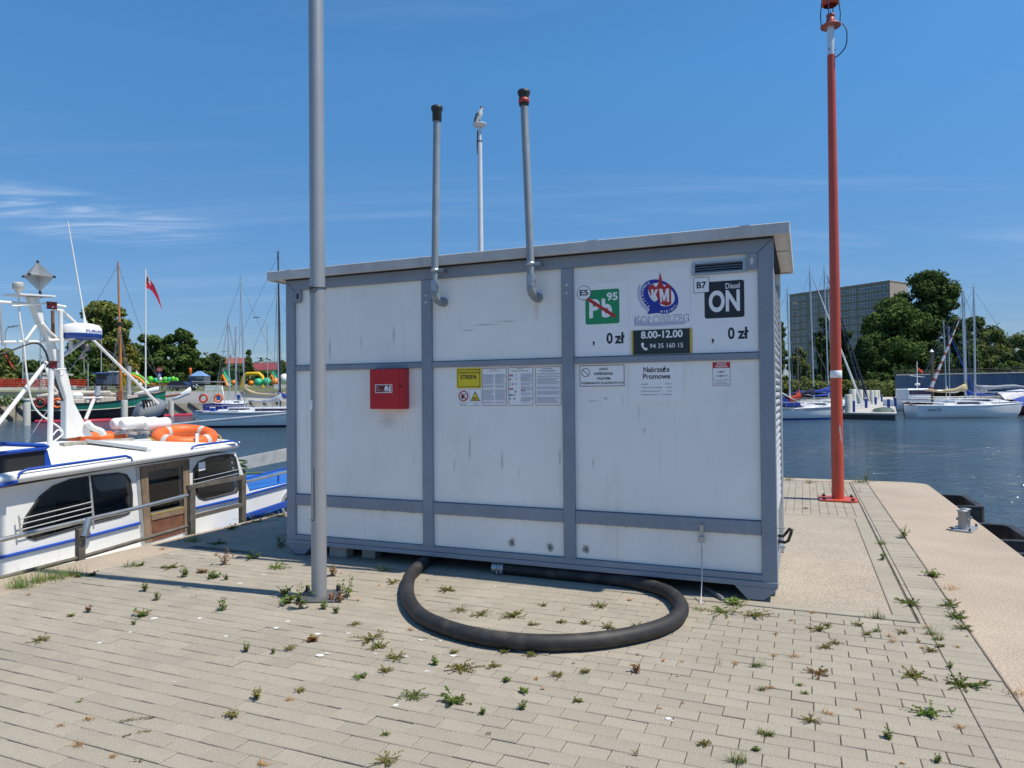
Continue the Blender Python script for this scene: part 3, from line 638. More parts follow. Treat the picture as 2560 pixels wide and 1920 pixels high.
# three instruction sheets in maroon frames
for i, (u0, u1, lab) in enumerate(((-2.317, -2.085, 'maroon framed instruction sheet printed in two columns, leftmost of the three'), (-2.076, -1.849, 'maroon framed instruction sheet with red and green pictograms down its left side'), (-1.837, -1.607, 'maroon framed instruction sheet headed INSTRUKCJA PRZECIWPOŻAROWA beside the right post'))):
    s = Sign('instruction_sheet', lab, 'notice', u0, u1, 1.411, 1.736, th=.003)
    b = MB(); frame_ring(b, rrect(u0+.004, u1-.004, 1.416, 1.731, .008), rrect(u0+.008, u1-.008, 1.420, 1.727, .006), -.0036, MA); s.part('border', b)
    b = MB(); w = u1-u0
    if i == 0: text(b, 'INSTRUKCJA', u0+w*.35, u0+w*.62, 1.711, 1.719, -.0036, BK, .02); text(b, 'POSTĘPOWANIA W RAZIE', u0+w*.26, u0+w*.72, 1.701, 1.707, -.0036, BK, .02)
    if i == 1: text(b, 'INSTRUKCJA', u0+w*.35, u0+w*.62, 1.714, 1.722, -.0036, BK, .02); text(b, 'ALARMOWANIA I GASZENIA POŻARU', u0+w*.14, u0+w*.82, 1.698, 1.707, -.0036, BK, .02)
    if i == 2: text(b, 'INSTRUKCJA', u0+w*.29, u0+w*.67, 1.709, 1.720, -.0036, BK, .02); text(b, 'PRZECIWPOŻAROWA', u0+w*.17, u0+w*.8, 1.695, 1.706, -.0036, BK, .02); text(b, 'PRZY TANKOWANIU PALIW', u0+w*.27, u0+w*.72, 1.685, 1.690, -.0036, BK, .02)
    s.part('lettering', b)
    b = MB(); z = 1.675; n_ = 0
    while z > 1.432:
        n_ += 1; hgt = .0026
        if rnd.random() < .1: z -= .006; continue
        colr = rnd.choice([GR, GR, LI, OL])
        segs = [(.07, .94)] if i == 2 else ([(.05, .48), (.53, .95)] if i == 0 else [(.50, .95)])
        for a, c_ in segs:
            e = c_-rnd.choice([0, 0, .02, .1, .2])*(c_-a); b.flat([(u0+w*a, z), (u0+w*e, z), (u0+w*e, z+hgt), (u0+w*a, z+hgt)], -.0036, colr)
        z -= .0048
    s.part('small_print', b)
    if i == 1:
        b = MB()
        for (fx, z0, colr, sz) in ((.08, 1.665, RD, .016), (.16, 1.665, MA, .016), (.33, 1.665, BK, .008), (.08, 1.632, MA, .015), (.33, 1.638, RD, .010), (.09, 1.592, GR, .012), (.2, 1.592, RD, .014), (.33, 1.592, GR, .014), (.08, 1.552, RD, .016), (.17, 1.552, MA, .016), (.30, 1.530, BK, .014), (.08, 1.502, TE, .016), (.16, 1.502, TE, .016), (.26, 1.502, GR, .014), (.08, 1.472, TE, .014), (.25, 1.472, BK, .014), (.55, 1.540, MA, .014), (.64, 1.540, MA, .014)):
            x = u0+w*fx; b.flat([(x-sz/2, z0-sz/2), (x+sz/2, z0-sz/2), (x+sz/2, z0+sz/2), (x-sz/2, z0+sz/2)], -.0042, colr)
            b.flat([(x-sz*.2, z0-sz*.3), (x+sz*.25, z0-sz*.3), (x+sz*.1, z0+sz*.35)], -.0047, WH)
        s.part('pictogram', b)
# no filling of plastic cans
s = Sign('prohibition_sign', 'white sign ZAKAZ NAPEŁNIANIA PALIWEM with a dark red border and slashed circle', 'sign', -1.466, -1.082, 1.554, 1.743, th=.004)
b = MB(); frame_ring(b, rrect(-1.455, -1.093, 1.565, 1.733, .003), rrect(-1.450, -1.098, 1.570, 1.728, .003), Y1, MA); frame_ring(b, ell(-1.405, 1.676, .035, .035), ell(-1.405, 1.676, .0305, .0305), Y1, MA); b.flat([(-1.4305, 1.6975), (-1.4275, 1.7005), (-1.3795, 1.6545), (-1.3825, 1.6515)], Y1, MA); s.part('border', b)
b = MB(); text(b, 'ZAKAZ', -1.296, -1.223, 1.692, 1.711, Y1, BK, .022); text(b, 'NAPEŁNIANIA', -1.335, -1.183, 1.654, 1.676, Y1, BK, .022); text(b, 'PALIWEM', -1.310, -1.206, 1.617, 1.637, Y1, BK, .022); text(b, 'POJEMNIKÓW PLASTIKOWYCH', -1.441, -1.101, 1.578, 1.604, Y1, BK, .022); s.part('lettering', b)
# quay name
s = Sign('quay_name_sign', 'large white sheet headed Nabrzeże Promowe below the opening hours board', 'sign', -1.048, -.642, 1.457, 1.744, th=.006)
b = MB(); text(b, 'Nabrzeże', -.944, -.746, 1.668, 1.712, -.0068, BK, .022); text(b, 'Promowe', -.948, -.741, 1.616, 1.657, -.0068, BK, .022)
for z, a, c_ in ((1.576, 'długość', '125,0 m'), (1.549, 'rzędna korony nabrzeża', '+ 1,70 m'), (1.522, 'głębokość techniczna', '3,5 m'), (1.495, 'obciążenie użytkowe', 'Q = 30kN/m2')):
    text(b, a, -.962, -.962+.0072*len(a), z-.004, z+.007, -.0068, BK, .012); text(b, c_, -.730-.0068*len(c_), -.730, z-.004, z+.006, -.0068, BK, .012)
s.part('lettering', b)
# no smoking
s = Sign('no_smoking_sign', 'small white sign with a red ZAKAZ PALENIA heading near the right corner', 'sign', -.438, -.299, 1.551, 1.738, th=.003)
b = MB(); frame_ring(b, rrect(-.431, -.306, 1.557, 1.732, .002), rrect(-.428, -.309, 1.560, 1.729, .002), -.0038, MA); b.flat([(-.431, 1.688), (-.306, 1.688), (-.306, 1.732), (-.431, 1.732)], -.0042, RD); text(b, 'ZAKAZ', -.402, -.332, 1.713, 1.728, -.0048, WH, .02); text(b, 'PALENIA', -.410, -.324, 1.693, 1.708, -.0048, WH, .02); s.part('heading', b)
b = MB()
for z, x0, x1 in ((1.660, -.397, -.346), (1.630, -.408, -.330)):
    b.flat([(x0, z-.0022), (x1, z-.0022), (x1, z+.0022), (x0, z+.0022)], -.0038, BK); xm = -.371
    for sg in (1, -1): b.flat([(xm-.011, z-sg*.009), (xm-.008, z-sg*.010), (xm+.011, z+sg*.009), (xm+.008, z+sg*.010)], -.0044, RD)
    b.flat([(x1+.001, z+.004), (x1+.003, z+.004), (x1+.001, z+.016), (x1-.002, z+.016)], -.0038, BK)
for z, t_, a, c_ in ((1.602, 'DOTYCZY RÓWNIEŻ', -.423, -.316), (1.587, 'PAPIEROSÓW', -.405, -.333), (1.572, 'ELEKTRONICZNYCH', -.422, -.317)): text(b, t_, a, c_, z-.0035, z+.0045, -.0038, BK, .012)
s.part('symbols', b)
# red cabinet
cab_m = mat('red_cabinet_paint', (0.50, 0.010, 0.018), .38, var=.08, scale=5)
cb = thing('fire_blanket_cabinet', 'flat red metal cabinet with a framed pictogram hanging under the middle rail', 'cabinet', P(-3.216, .03, 1.388), PA)
q = MB(); q.box(-.172, .172, -.10, -.0005, 0, .355); bevel(q.build('body', cab_m, cb), .004)
q = MB(); q.box(-.173, .130, -.1035, -.1005, .004, .352); q.box(.134, .173, -.1035, -.1005, .004, .352); bevel(q.build('door', cab_m, cb), .001)
q = MB(); q.lathe([(.0, -.108), (.009, -.108), (.010, -.1036)], 12, (.146, 0, .2), axis='y'); q.build('lock', dark_m, cb)
q = MB(); ox = -3.261; oz = 1.388
def cabp(u_, z): return u_-ox, z-oz
r0 = [cabp(*p) for p in rrect(-3.378, -3.200, 1.532, 1.606, .001)]; r1 = [cabp(*p) for p in rrect(-3.372, -3.206, 1.538, 1.600, .001)]
q.flat(r0, -.1046, 0); q.flat(r1, -.1052, 1)
text(q, 'KOC', *[-3.366-ox, -3.342-ox, 1.575-oz, 1.584-oz], -.1058, 0, .01); text(q, 'GAŚNICZY', *[-3.366-ox, -3.312-ox, 1.553-oz, 1.563-oz], -.1058, 0, .01)
q.flat([cabp(*p) for p in ((-3.287, 1.543), (-3.283, 1.543), (-3.274, 1.57), (-3.270, 1.542), (-3.264, 1.542), (-3.262, 1.575), (-3.256, 1.545), (-3.243, 1.548), (-3.243, 1.58), (-3.254, 1.594), (-3.268, 1.595), (-3.278, 1.575))], -.1058, 0)
q.flat([cabp(*p) for p in ((-3.236, 1.543), (-3.217, 1.541), (-3.214, 1.56), (-3.219, 1.572), (-3.214, 1.582), (-3.216, 1.596), (-3.226, 1.590), (-3.236, 1.596), (-3.231, 1.58), (-3.237, 1.565))], -.1058, 0)
q.build('pictogram_label', [white_p, maroon_p], cb)
# vent pipes
pipe_m = mat('grey_pipe', (0.26, 0.30, 0.335), .5, .25, var=.15, scale=6, streak=[((30, 30, 3), .55, .75, .45, (0.42, 0.42, 0.39))])
cap_m = mat('black_pipe_cap', (0.02, 0.02, 0.02), .5, var=.2); redtape_m = mat('red_tape', (0.4, 0.03, 0.03), .5)
for i, (ub_, ut, zb, zt, lab, ue) in enumerate(((-2.698, -2.664, 2.43, 3.960, 'shorter grey vent pipe with a plain black cap, left on the container front', .012), (-1.818, -1.866, 2.415, 3.955, 'taller looking grey vent pipe with a red band under its black cap', .008))):
    vp = thing('vent_pipe', lab, 'pipe', P(ub_, 0, zb), PA); V_ = -.115; dx = ut-ub_; L = zt-zb
    q = MB(); q.tube([(0, V_, .04), (dx*.5, V_, L*.5), (dx, V_, L-.05)], .0310, 14); q.build('pipe', pipe_m, vp)
    q = MB(); q.lathe([(.0, .01), (.040, .01), (.042, -.045), (.040, -.05)], 6, (0, V_, .045), smooth=False); q.lathe([(.036, -.045), (.036, -.085)], 14, (0, V_, .045)); q.build('union_nut', steel_m, vp)
    q = MB(); q.tube([(0, V_, -.035), (0, V_, -.07), (ue*.1, V_+.012, -.095), (ue*.4, V_+.045, -.112), (ue*.8, V_+.09, -.116), (ue, V_+.143, -.116)], .034, 14); q.tube([(ue*.75, V_+.085, -.116), (ue, V_+.146, -.116)], .040, 14); q.build('elbow', pipe_m, vp)
    q = MB(); q.lathe([(.034, -.10), (.040, -.09), (.040, -.02), (.050, .0), (.052, .018), (.044, .03), (.0, .034)], 18, (dx, V_, L-.02)); q.build('cap', cap_m, vp)
    if i: q = MB(); q.lathe([(.041, -.075), (.0435, -.074), (.0435, -.04), (.041, -.039)], 18, (dx, V_, L-.02)); q.build('red_band', redtape_m, vp)
    q = MB(); zc = .14; q.lathe([(.033, -.012), (.038, -.012), (.038, .012), (.033, .012)], 16, (dx*.08, V_, zc)); q.box(.03, .075, V_-.006, V_+.006, zc-.012, zc+.012); q.box(.05, .066, V_, -.001, zc-.008, zc+.008); q.build('pipe_clamp', steel_m, vp)
# earthing rod with clamp
er = thing('earthing_rod', 'thin bright earthing wire on a metal clamp near the container right foot', 'earthing rod', P(-.525, 0, 0), PA)
q = MB(); q.box(-.014, .014, -.006, .003, .44, .535); q.box(-.024, .024, -.022, -.006, .40, .445, c=.003); q.build('clamp', steel_m, er)
q = MB(); q.tube([(0, -.016, .44), (.004, -.03, .3), (.004, -.06, .12), (.012, -.19, 0.0)], .0045, 6); q.build('wire', steel_m, er)
for u_, z in ((-.066, .521), (.001, .528)): q = MB(); q.ball((u_, -.002 if u_ < -.01 else -.007, z), .010, 8); q.build('bolt', steel_m, er)
# hose coupling handle on the right side
hd = thing('side_handle', 'bent black pipe handle on the right side wall of the container', 'handle', P(0.013, .22, .44), PA)
q = MB(); q.tube([(-.04, 0, -.04), (.03, -.005, -.045), (.055, -.01, -.03), (.075, -.012, .03), (.08, -.01, .055), (.065, -.005, .06), (.045, 0, .03), (.02, 0, .0), (-.04, 0, 0)], .011, 8); q.build('bar', cap_m, hd)
for z_ in (.055, -.085): q = MB(); q.box(-.03, .035, -.01, .03, z_, z_+.005); q.build('bracket', steel_m, hd)
# blocks under the floor
blk_m = mat('concrete_block', (0.4, 0.38, 0.35), .9, var=.15)
for i, (u_, v_, w) in enumerate(((-3.85, .06, .19), (-3.55, .12, .14))):
    q = MB(); q.box(-w/2, w/2, 0, .12, 0, .09, c=.004); q.build('support_block', blk_m, loc=P(u_, v_, .0045), rot=PA+.06*i, label=('larger' if i == 0 else 'smaller')+' grey concrete block wedged under the left end of the container', cat='block', group='blocks under the container')
dp = MB(); dp.tube([(-.2, .3, .03), (-.03, .06, .03), (.06, -.05, .02), (.075, -.075, .008)], .014, 8); dp.build('drain_pipe', steel_m, loc=P(-.44, -.02, .004), rot=PA, label='short grey drain pipe end poking out beneath the container', cat='pipe')
# the black hose
HP = [(-2.86, .35), (-2.90, .12), (-2.80, -.35), (-2.62, -.72), (-2.40, -1.05), (-2.17, -1.29), (-1.95, -1.42), (-1.70, -1.50), (-1.44, -1.51), (-1.18, -1.445), (-.94, -1.30), (-.74, -1.09), (-.62, -.86), (-.585, -.61), (-.64, -.36), (-.76, -.16), (-.96, -.03), (-1.23, .035), (-1.575, .045), (-1.90, .05), (-2.17, .05)]
def spline(pts, k=6):
    out = []; n = len(pts)
    for i in range(n-1):
        p0, p1, p2, p3 = [Vector(pts[max(0, min(n-1, j))]) for j in (i-1, i, i+1, i+2)]
        for t in range(k):
            t /= k; out.append(.5*((2*p1)+(p2-p0)*t+(2*p0-5*p1+4*p2-p3)*t*t+(3*p1-p0-3*p2+p3)*t**3))
    out.append(Vector(pts[-1])); return out
hz = thing('black_hose', 'thick black rubber hose lying in a wide loop on the paving', 'hose', P(-1.7, -.7, 0), PA)
path = spline([(u_+1.7, v_+.7, .051 if i > 0 else .07) for i, (u_, v_) in enumerate(HP)])
q = MB(); q.tube(path, .050, 18); q.build('hose', rubber_m, hz)
q = MB(); e = Vector((-2.17+1.7, .05+.7, .051)); q.tube([e+Vector((.03, 0, 0)), e+Vector((-.03, 0, 0)), e+Vector((-.032, 0, 0)), e+Vector((-.036, 0, 0)), e+Vector((-.075, 0, 0))], [.0555, .0555, .047, .053, .053], 18); q.build('coupling', steel_m, hz)
q = MB()
for x in (.02, -.015): q.tube([e+Vector((x+.006, 0, 0)), e+Vector((x-.006, 0, 0))], .058, 18); q.box(e.x+x-.008, e.x+x+.008, e.y-.075, e.y-.055, e.z-.03, e.z-.01)
q.build('hose_clip', steel_m, hz)

# ================================================================== POLES
pole_m = mat('grey_lamp_post', (0.34, 0.35, 0.365), .42, .35, var=.06, scale=3, streak=[((30, 30, 2), .64, .76, .35, (0.2, 0.2, 0.21))])
plate_m = mat('dark_steel_plate', (0.13, 0.135, 0.14), .55, .4, var=.25, scale=14, spots=[(25, .6, .72, .5, (0.18, 0.1, 0.06))])
lp_uv = uv(on(798, 1487, .02))
lp = thing('lamp_post', 'tall grey steel post on a bolted plate in front of the container', 'post', P(lp_uv[0], lp_uv[1], 0), PA)
q = MB(); q.tube([(0, 0, .018), (0, 0, .4), (0, 0, 1.36), (0, 0, 6.5)], [.0565, .0565, .0565, .0545], 28); q.tube([(0, 0, 6.5), (0, 0, 8)], [.0545, .05], 20); q.build('shaft', pole_m, lp)
q = MB(); q.box(-.15, .15, -.15, .15, .001, .018, c=.004); q.build('base_plate', plate_m, lp, rot=.42)
for i in range(4):
    a = PI/4+i*PI/2+.42; x, y = .165*math.cos(a), .165*math.sin(a)
    q = MB(); q.lathe([(.0, .06), (.014, .06), (.016, .055), (.016, .018)], 10, (x, y, 0)); q.lathe([(.019, .034), (.019, .018)], 6, (x, y, 0), smooth=False); q.build('anchor_bolt', cap_m if i < 3 else mat('rusty_bolt', (0.2, .09, .05), .8), lp)
door_c = [(.0572*math.sin(a), -.0572*math.cos(a)) for a in [-1.9+1.9*i/12+.35 for i in range(13)]]
q = MB(); r_ = .0573
def pc(a, z): return (r_*math.sin(a), -r_*math.cos(a), z)
loop = [pc(-1.5+.1*i, .585) for i in range(16)]+[pc(.03, .595), pc(.06, .62)]+[pc(.06, .62+.05*i) for i in range(1, 8)]+[pc(.03, .97)]
q.tube(loop, .0028, 5); q.build('access_door_seam', dark_m, lp)
q = MB(); q.lathe([(.0568, 1.36), (.0572, 1.355), (.0568, 1.35)], 28); q.build('weld_ring', pole_m, lp)
q = MB(); k = 9; q.add([(.0571*math.sin(a), -.0571*math.cos(a), z) for a in [-1.35+1.2*i/(k-1) for i in range(k)] for z in (1.408, 1.478)], [(2*i, 2*i+2, 2*i+3, 2*i+1) for i in range(k-1)], smooth=True); q.build('paper_sticker', white_p, lp)
tie_m = mat('cord_dark', (0.06, 0.065, 0.06), .8)
q = MB(); q.tube([(.059*math.cos(t), .059*math.sin(t), 2.325+.004*math.sin(2*t)) for t in [2*PI*i/24 for i in range(24)]], .005, 6, closed=True); q.tube([(.059*math.cos(t), .059*math.sin(t), 2.317+.006*math.cos(t)) for t in [2*PI*i/24 for i in range(24)]], .004, 6, closed=True)
q.tube([(.01, -.062, 2.315), (-.01, -.07, 2.305), (.0, -.075, 2.29), (.03, -.068, 2.285), (.04, -.06, 2.31)], .004, 6); q.tube([(-.005, -.064, 2.31), (-.016, -.07, 2.29), (-.02, -.064, 2.272)], .0035, 6)
q.build('wire_tie', tie_m, loc=P(lp_uv[0], lp_uv[1], 0), rot=PA, label='dark wire tied round the grey lamp post at container roof height', cat='wire')
# red navigation light post
redp_m = mat('red_post_paint', (0.50, 0.075, 0.040), .4, var=.10, scale=2.5, spots=[(16, .72, .76, .6, (0.35, .3, .28))])
rp_uv = uv(on(2095, 1246, .02)); RX = P(rp_uv[0], rp_uv[1], 0)
rp = thing('beacon_post', 'tall red navigation light post on a bolted plate near the quay corner', 'beacon', RX, PA)
q = MB(); q.tube([(0, 0, .02), (0, 0, 3), (0, 0, 6.2)], [.0805, .066, .0505], 24); q.build('shaft', redp_m, rp)
q = MB(); ring_prism(q, rrect(-.24, .24, -.24, .24, .06, 4), rrect(-.07, .07, -.07, .07, .03, 4), 0, .022); q.v = [(x, z, y) for x, y, z in q.v]; q.build('base_plate', redp_m, rp)
for i in range(4):
    a = PI/4+i*PI/2; x, y = .25*math.cos(a), .25*math.sin(a); q = MB(); q.lathe([(.0, .06), (.012, .06), (.012, .022)], 8, (x, y, 0)); q.lathe([(.024, .04), (.024, .022)], 6, (x, y, 0), smooth=False); q.build('anchor_bolt', cap_m, rp)
q = MB(); q.lathe([(.0660*1.125, 1.69), (.0758, 1.692), (.0752, 1.79), (.0735, 1.792)], 24); q.build('white_label', white_p, rp)
patch_m = mat('bare_metal_patch', (0.36, .36, .36), .6)
q = MB(); pts = [(.2, 1.0), (.35, 1.05), (.55, 1.0), (.62, .9), (.75, .84), (.7, .8), (.5, .82), (.42, .9), (.25, .93)]
q.add([(.0775*math.sin(a+.1), -.0775*math.cos(a+.1), z) for a, z in pts], [tuple(range(len(pts)))]); q.build('paint_chip', patch_m, rp)
q = MB(); q.tube([(0, 0, 6.18), (0, 0, 6.62)], .047, 20); q.build('top_tube', mat('white_tube', (.7, .72, .74), .3, .2), rp)
q = MB()
for a in (0, 2.1, 4.2): q.cyl((.046*math.cos(a), .046*math.sin(a), 6.27), (.06*math.cos(a), .06*math.sin(a), 6.27), .008, n=6)
q.build('set_screw', cap_m, rp)
redd_m = mat('faded_red_plate', (.36, .10, .08), .5, var=.15)
q = MB(); q.lathe([(.0, .0), (.13, .0), (.135, .008), (.13, .02), (.08, .045), (.0, .05)], 24, (0, 0, 6.60)); q.build('mounting_disc', redd_m, rp)
q = MB(); q.lathe([(.06, .0), (.055, .07), (.04, .09), (.055, .10), (.055, .125), (.0, .135)], 18, (0, 0, 6.645)); q.cyl((0, 0, 6.77), (0, 0, 6.83), .004, n=6); q.build('lantern_base', redp_m, rp)
q = MB()
for a in (.2, 1.25, 3.3, 4.5): q.tube([(.12*math.cos(a), .12*math.sin(a), 6.61), (.13*math.cos(a), .13*math.sin(a), 6.78), (.112*math.cos(a), .112*math.sin(a), 6.95)], .007, 6)
q.build('guard_rod', mat('dark_blue_cage', (.03, .04, .09), .5), rp)
q = MB(); q.lathe([(.09, .0), (.115, .02), (.115, .2), (.0, .22)], 20, (0, 0, 6.90)); q.build('lantern_hood', redp_m, rp)
q = MB(); q.tube(spline([(.15, .0, 6.62), (.2, -.01, 6.5), (.19, -.02, 6.3), (.12, -.01, 6.2), (.048, 0, 6.16)], 5), .008, 6); q.build('cable', cap_m, rp)
# white post with the gull
wp_base = Vector((-.455, 10.5, 0))
wpt_m = mat('white_post_paint', (.62, .64, .66), .4, var=.06)
wp = thing('white_post', 'slim white post with a small round disc on top, standing behind the container', 'post', wp_base, 0)
q = MB(); q.tube([(0, 0, 0), (0, 0, 3), (0, 0, 5.35)], [.06, .043, .034], 18); q.tube([(0, 0, 5.34), (0, 0, 5.56)], .026, 12); q.build('shaft', wpt_m, wp)
q = MB(); q.lathe([(.0, .0), (.07, .005), (.105, .035), (.105, .045), (.0, .06)], 22, (0, 0, 5.56)); q.build('top_disc', wpt_m, wp)
q = MB(); q.tube([(-.03, -.02, 5.5), (-.04, -.01, 5.3), (-.036, 0, 5.15)], .008, 6); q.lathe([(.036, 0), (.039, .01), (.036, .02)], 16, (0, 0, 5.33)); q.build('cable', cap_m, wp)
q = MB(); q.box(-.12, .12, -.12, .12, .001, .02, c=.004); q.build('base_plate', plate_m, wp)
# gull: body loft standing upright, head turned to the right
gw_m = mat('gull_white', (.78, .78, .76), .7, var=.05); gg_m = mat('gull_grey', (.16, .17, .19), .7, var=.1); gb_m = mat('gull_hood', (.06, .05, .05), .6); gbk = mat('gull_bill', (.16, .05, .03), .5)
gull = thing('gull', 'white gull with a dark hood perched on the white post behind the container', 'gull', (-.455, 10.49, 5.617), -.45); gull.scale = (.7, .7, .7)
q = MB(); rings = []
for t, (x, z, rx, ry) in enumerate([(-.115, .0, .006, .012), (-.085, .03, .022, .028), (-.05, .075, .044, .048), (-.015, .135, .06, .06), (.012, .20, .058, .056), (.03, .255, .042, .042), (.045, .30, .034, .034), (.052, .33, .036, .034), (.055, .355, .026, .026), (.055, .37, .004, .004)]):
    tilt = .7 if t < 4 else .45
    rings.append([(x+rx*math.cos(a)*math.cos(tilt)*1.0, ry*math.sin(a), z-rx*math.cos(a)*math.sin(tilt)*.7) for a in [2*PI*i/14 for i in range(14)]])
q.loft(rings, smooth=True, cap=True); q.m = [0]*len(q.m)
for i, f in enumerate(q.f):
    zc = sum(q.v[j][2] for j in f)/len(f); xc = sum(q.v[j][0] for j in f)/len(f)
    if zc > .31 and xc > .04: q.m[i] = 1
q.build('body', [gw_m, gb_m], gull)
for sg in (-1, 1):
    q = MB(); q.loft([[(-.12+dx, sg*(w+.004), z+dz) for dx, dz in ((-.02, -.01), (.0, .02))] if False else [(x-.02*wd, sg*(.015+y), z), (x+.012, sg*(y+.012), z+.012), (x+.03*wd, sg*(y+.004), z+.0)] for x, y, z, wd in ((-.135, .0, -.012, .4), (-.10, .022, .04, 1), (-.065, .046, .10, 1.6), (-.035, .054, .17, 1.6), (.0, .042, .235, .8))], closed=True, smooth=True, cap=True); q.build('wing', gg_m, gull)
q = MB(); q.loft([[(.085, y, z) for y, z in ((-.008, .328), (.008, .328), (0, .342))], [(.125, y, z) for y, z in ((-.001, .322), (.001, .322), (0, .325))]], cap=True); q.build('bill', gbk, gull)
for sg in (-1, 1):
    q = MB(); q.tube([(.0, sg*.022, .09), (-.005, sg*.022, .04), (.005, sg*.022, .004)], .006, 6); q.add([(.0, sg*.022-.004, .004), (.04, sg*.022-.018, .003), (.045, sg*.022, .004), (.04, sg*.022+.018, .003)], [(0, 1, 2, 3)]); q.build('leg', gbk, gull)
    q = MB(); q.ball((.073, sg*.024, .34), .005, 8); q.build('eye', cap_m, gull)
# bollards
boll_m = mat('grey_bollard_paint', (.30, .32, .34), .45, .3, var=.12)
def bollard(loc, rot, label):
    t = thing('mooring_bollard', label, 'bollard', loc, rot, None)
    q = MB(); q.box(-.10, .10, -.20, .20, .001, .016, c=.004); q.build('base_plate', boll_m, t)
    for sg in (-1, 1):
        q = MB(); q.lathe([(.045, .016), (.045, .2), (.052, .203), (.052, .216), (.0, .218)], 18, (0, sg*.075, 0)); q.cyl((-.06, sg*.075, .12), (.06, sg*.075, .12), .014, n=8); q.build('post', boll_m, t)
    for x in (-.08, .08):
        for y in (-.18, .18): q = MB(); q.lathe([(.0, .045), (.011, .045), (.011, .016)], 8, (x, y, 0)); q.build('bolt', cap_m, t)
bollard(P(1.77, 3.53, 0), PA-.35, 'grey twin mooring bollard on the right concrete coping')
q = MB(); q.lathe([(.0, .2), (.055, .2), (.06, .18), (.055, .165), (.045, .15), (.045, .0)], 16); q.build('mooring_post', cap_m, loc=P(-.30, 7.62, 0), rot=PA, label='short black mooring post at the far quay edge beside the container', cat='bollard')
# black fenders on the right quay face
for i, (v0, v1, lab) in enumerate(((5.35, 6.55, 'farthest black rubber fender on the right quay face'), (3.08, 4.15, 'hollow black rubber fender beside the twin bollard'), (.9, 2.55, 'nearest black rubber fender at the right photo edge'))):
    q = MB(); w = v1-v0; out = [(0, 0)]+[(.30*1, .04), (.34, .12), (.34, w-.12), (.30, w-.04)]+[(0, w)]; inn = [(0, .09), (.22, .12), (.26, .17), (.26, w-.17), (.22, w-.12), (0, w-.09)]
    k = 6; z0, z1 = -1.2, -.015
    for z in (z0, z1): q.add([(a, b_, z) for a, b_ in out]+[(a, b_, z) for a, b_ in inn], [(j, j+1, k+j+1, k+j) for j in range(k-1)])
    for lp_ in (out, inn): q.add([(a, b_, z0) for a, b_ in lp_]+[(a, b_, z1) for a, b_ in lp_], [(j, j+1, k+j+1, k+j) for j in range(k-1)])
    q.build('dock_fender', rubber_m, loc=P(U1+.003, v0, 0), rot=PA, label=lab, cat='fender', group='rubber fenders on the right quay face')

# ================================================================== THE BOAT ALONGSIDE
bw_m = mat('boat_white', (.74, .74, .72), .38, var=.06, scale=2, streak=[((5, 5, 1.2), .58, .8, .35, (.50, .42, .30))])
bb_m = mat('boat_blue', (.008, .06, .36), .4, var=.12, scale=4)
bd_m = mat('foredeck_blue', (.015, .13, .46), .5, var=.18, scale=5)
glass_m = bpy.data.materials.new('tinted_glass'); glass_m.use_nodes = True
_n, _l = glass_m.node_tree.nodes, glass_m.node_tree.links; _n.clear(); _t = _n.new('ShaderNodeBsdfTransparent'); _t.inputs[0].default_value = (.42, .44, .45, 1); _g = _n.new('ShaderNodeBsdfGlossy'); _g.inputs['Roughness'].default_value = .02; 
_m = _n.new('ShaderNodeMixShader'); _m.inputs[0].default_value = .06; _l.new(_t.outputs[0], _m.inputs[1]); _l.new(_g.outputs[0], _m.inputs[2]); _o = _n.new('ShaderNodeOutputMaterial'); _l.new(_m.outputs[0], _o.inputs[0])
wood_m = mat('weathered_door_wood', (.20, .135, .085), .8, var=.35, scale=5, streak=[((40, 40, 3), .5, .72, .6, (.33, .29, .24))])
wood2_m = mat('brown_door_panel', (.16, .065, .035), .75, var=.35, scale=9)
rail_m = mat('rail_steel', (.50, .50, .48), .3, .85, var=.2, scale=6)
rust_m = mat('rusty_grey_post', (.13, .115, .095), .75, .3, var=.35, scale=14)
seal_m = mat('window_seal', (.03, .03, .03), .7); or_m = mat('orange_ring', (.72, .13, .02), .5, var=.12, scale=9)
refl_m = mat('grey_band', (.5, .5, .48), .5); rope_m = mat('yellow_rope', (.5, .36, .06), .85); tank_m = mat('white_canister', (.8, .8, .79), .35, var=.05)
dred_m = mat('dark_red_lens', (.09, .006, .010), .25, var=.1); alu_m = mat('matt_aluminium', (.55, .56, .56), .4, .6, var=.08); grime2 = mat('weathered_beam', (.36, .34, .29), .8, var=.3, scale=12)
BC = -7.45                                        # centre line
BT = thing('motor_boat', 'white and blue motor boat with dark windows moored along the left quay edge', 'boat', P(BC, 0, WATER), PA)
def bp(u, v, z): return (u-BC, v, z-WATER)
class BB(MB):
    def part(s, name, m, parent=None, **kw):
        s.v = [bp(*p) for p in s.v]; return s.build(name, m, parent or BT, **kw)
def side(px, py, ub):                              # photo spot -> (v, z) on the upright plane u = ub
    r = ray(px, py); t = (ub-(EYEV-PO).dot(PE))/r.dot(PE); p = EYEV+r*t; return (p-PO).dot(PN), p.z
def ZS(pts, ub, ox=0, oy=1000, sc=.3345): return [side(ox+x*sc, oy+y*sc, ub) for x, y in pts]
US, UC = -6.15, -6.55
sheer = lambda v: -.12+max(0, v-2.4)*.08
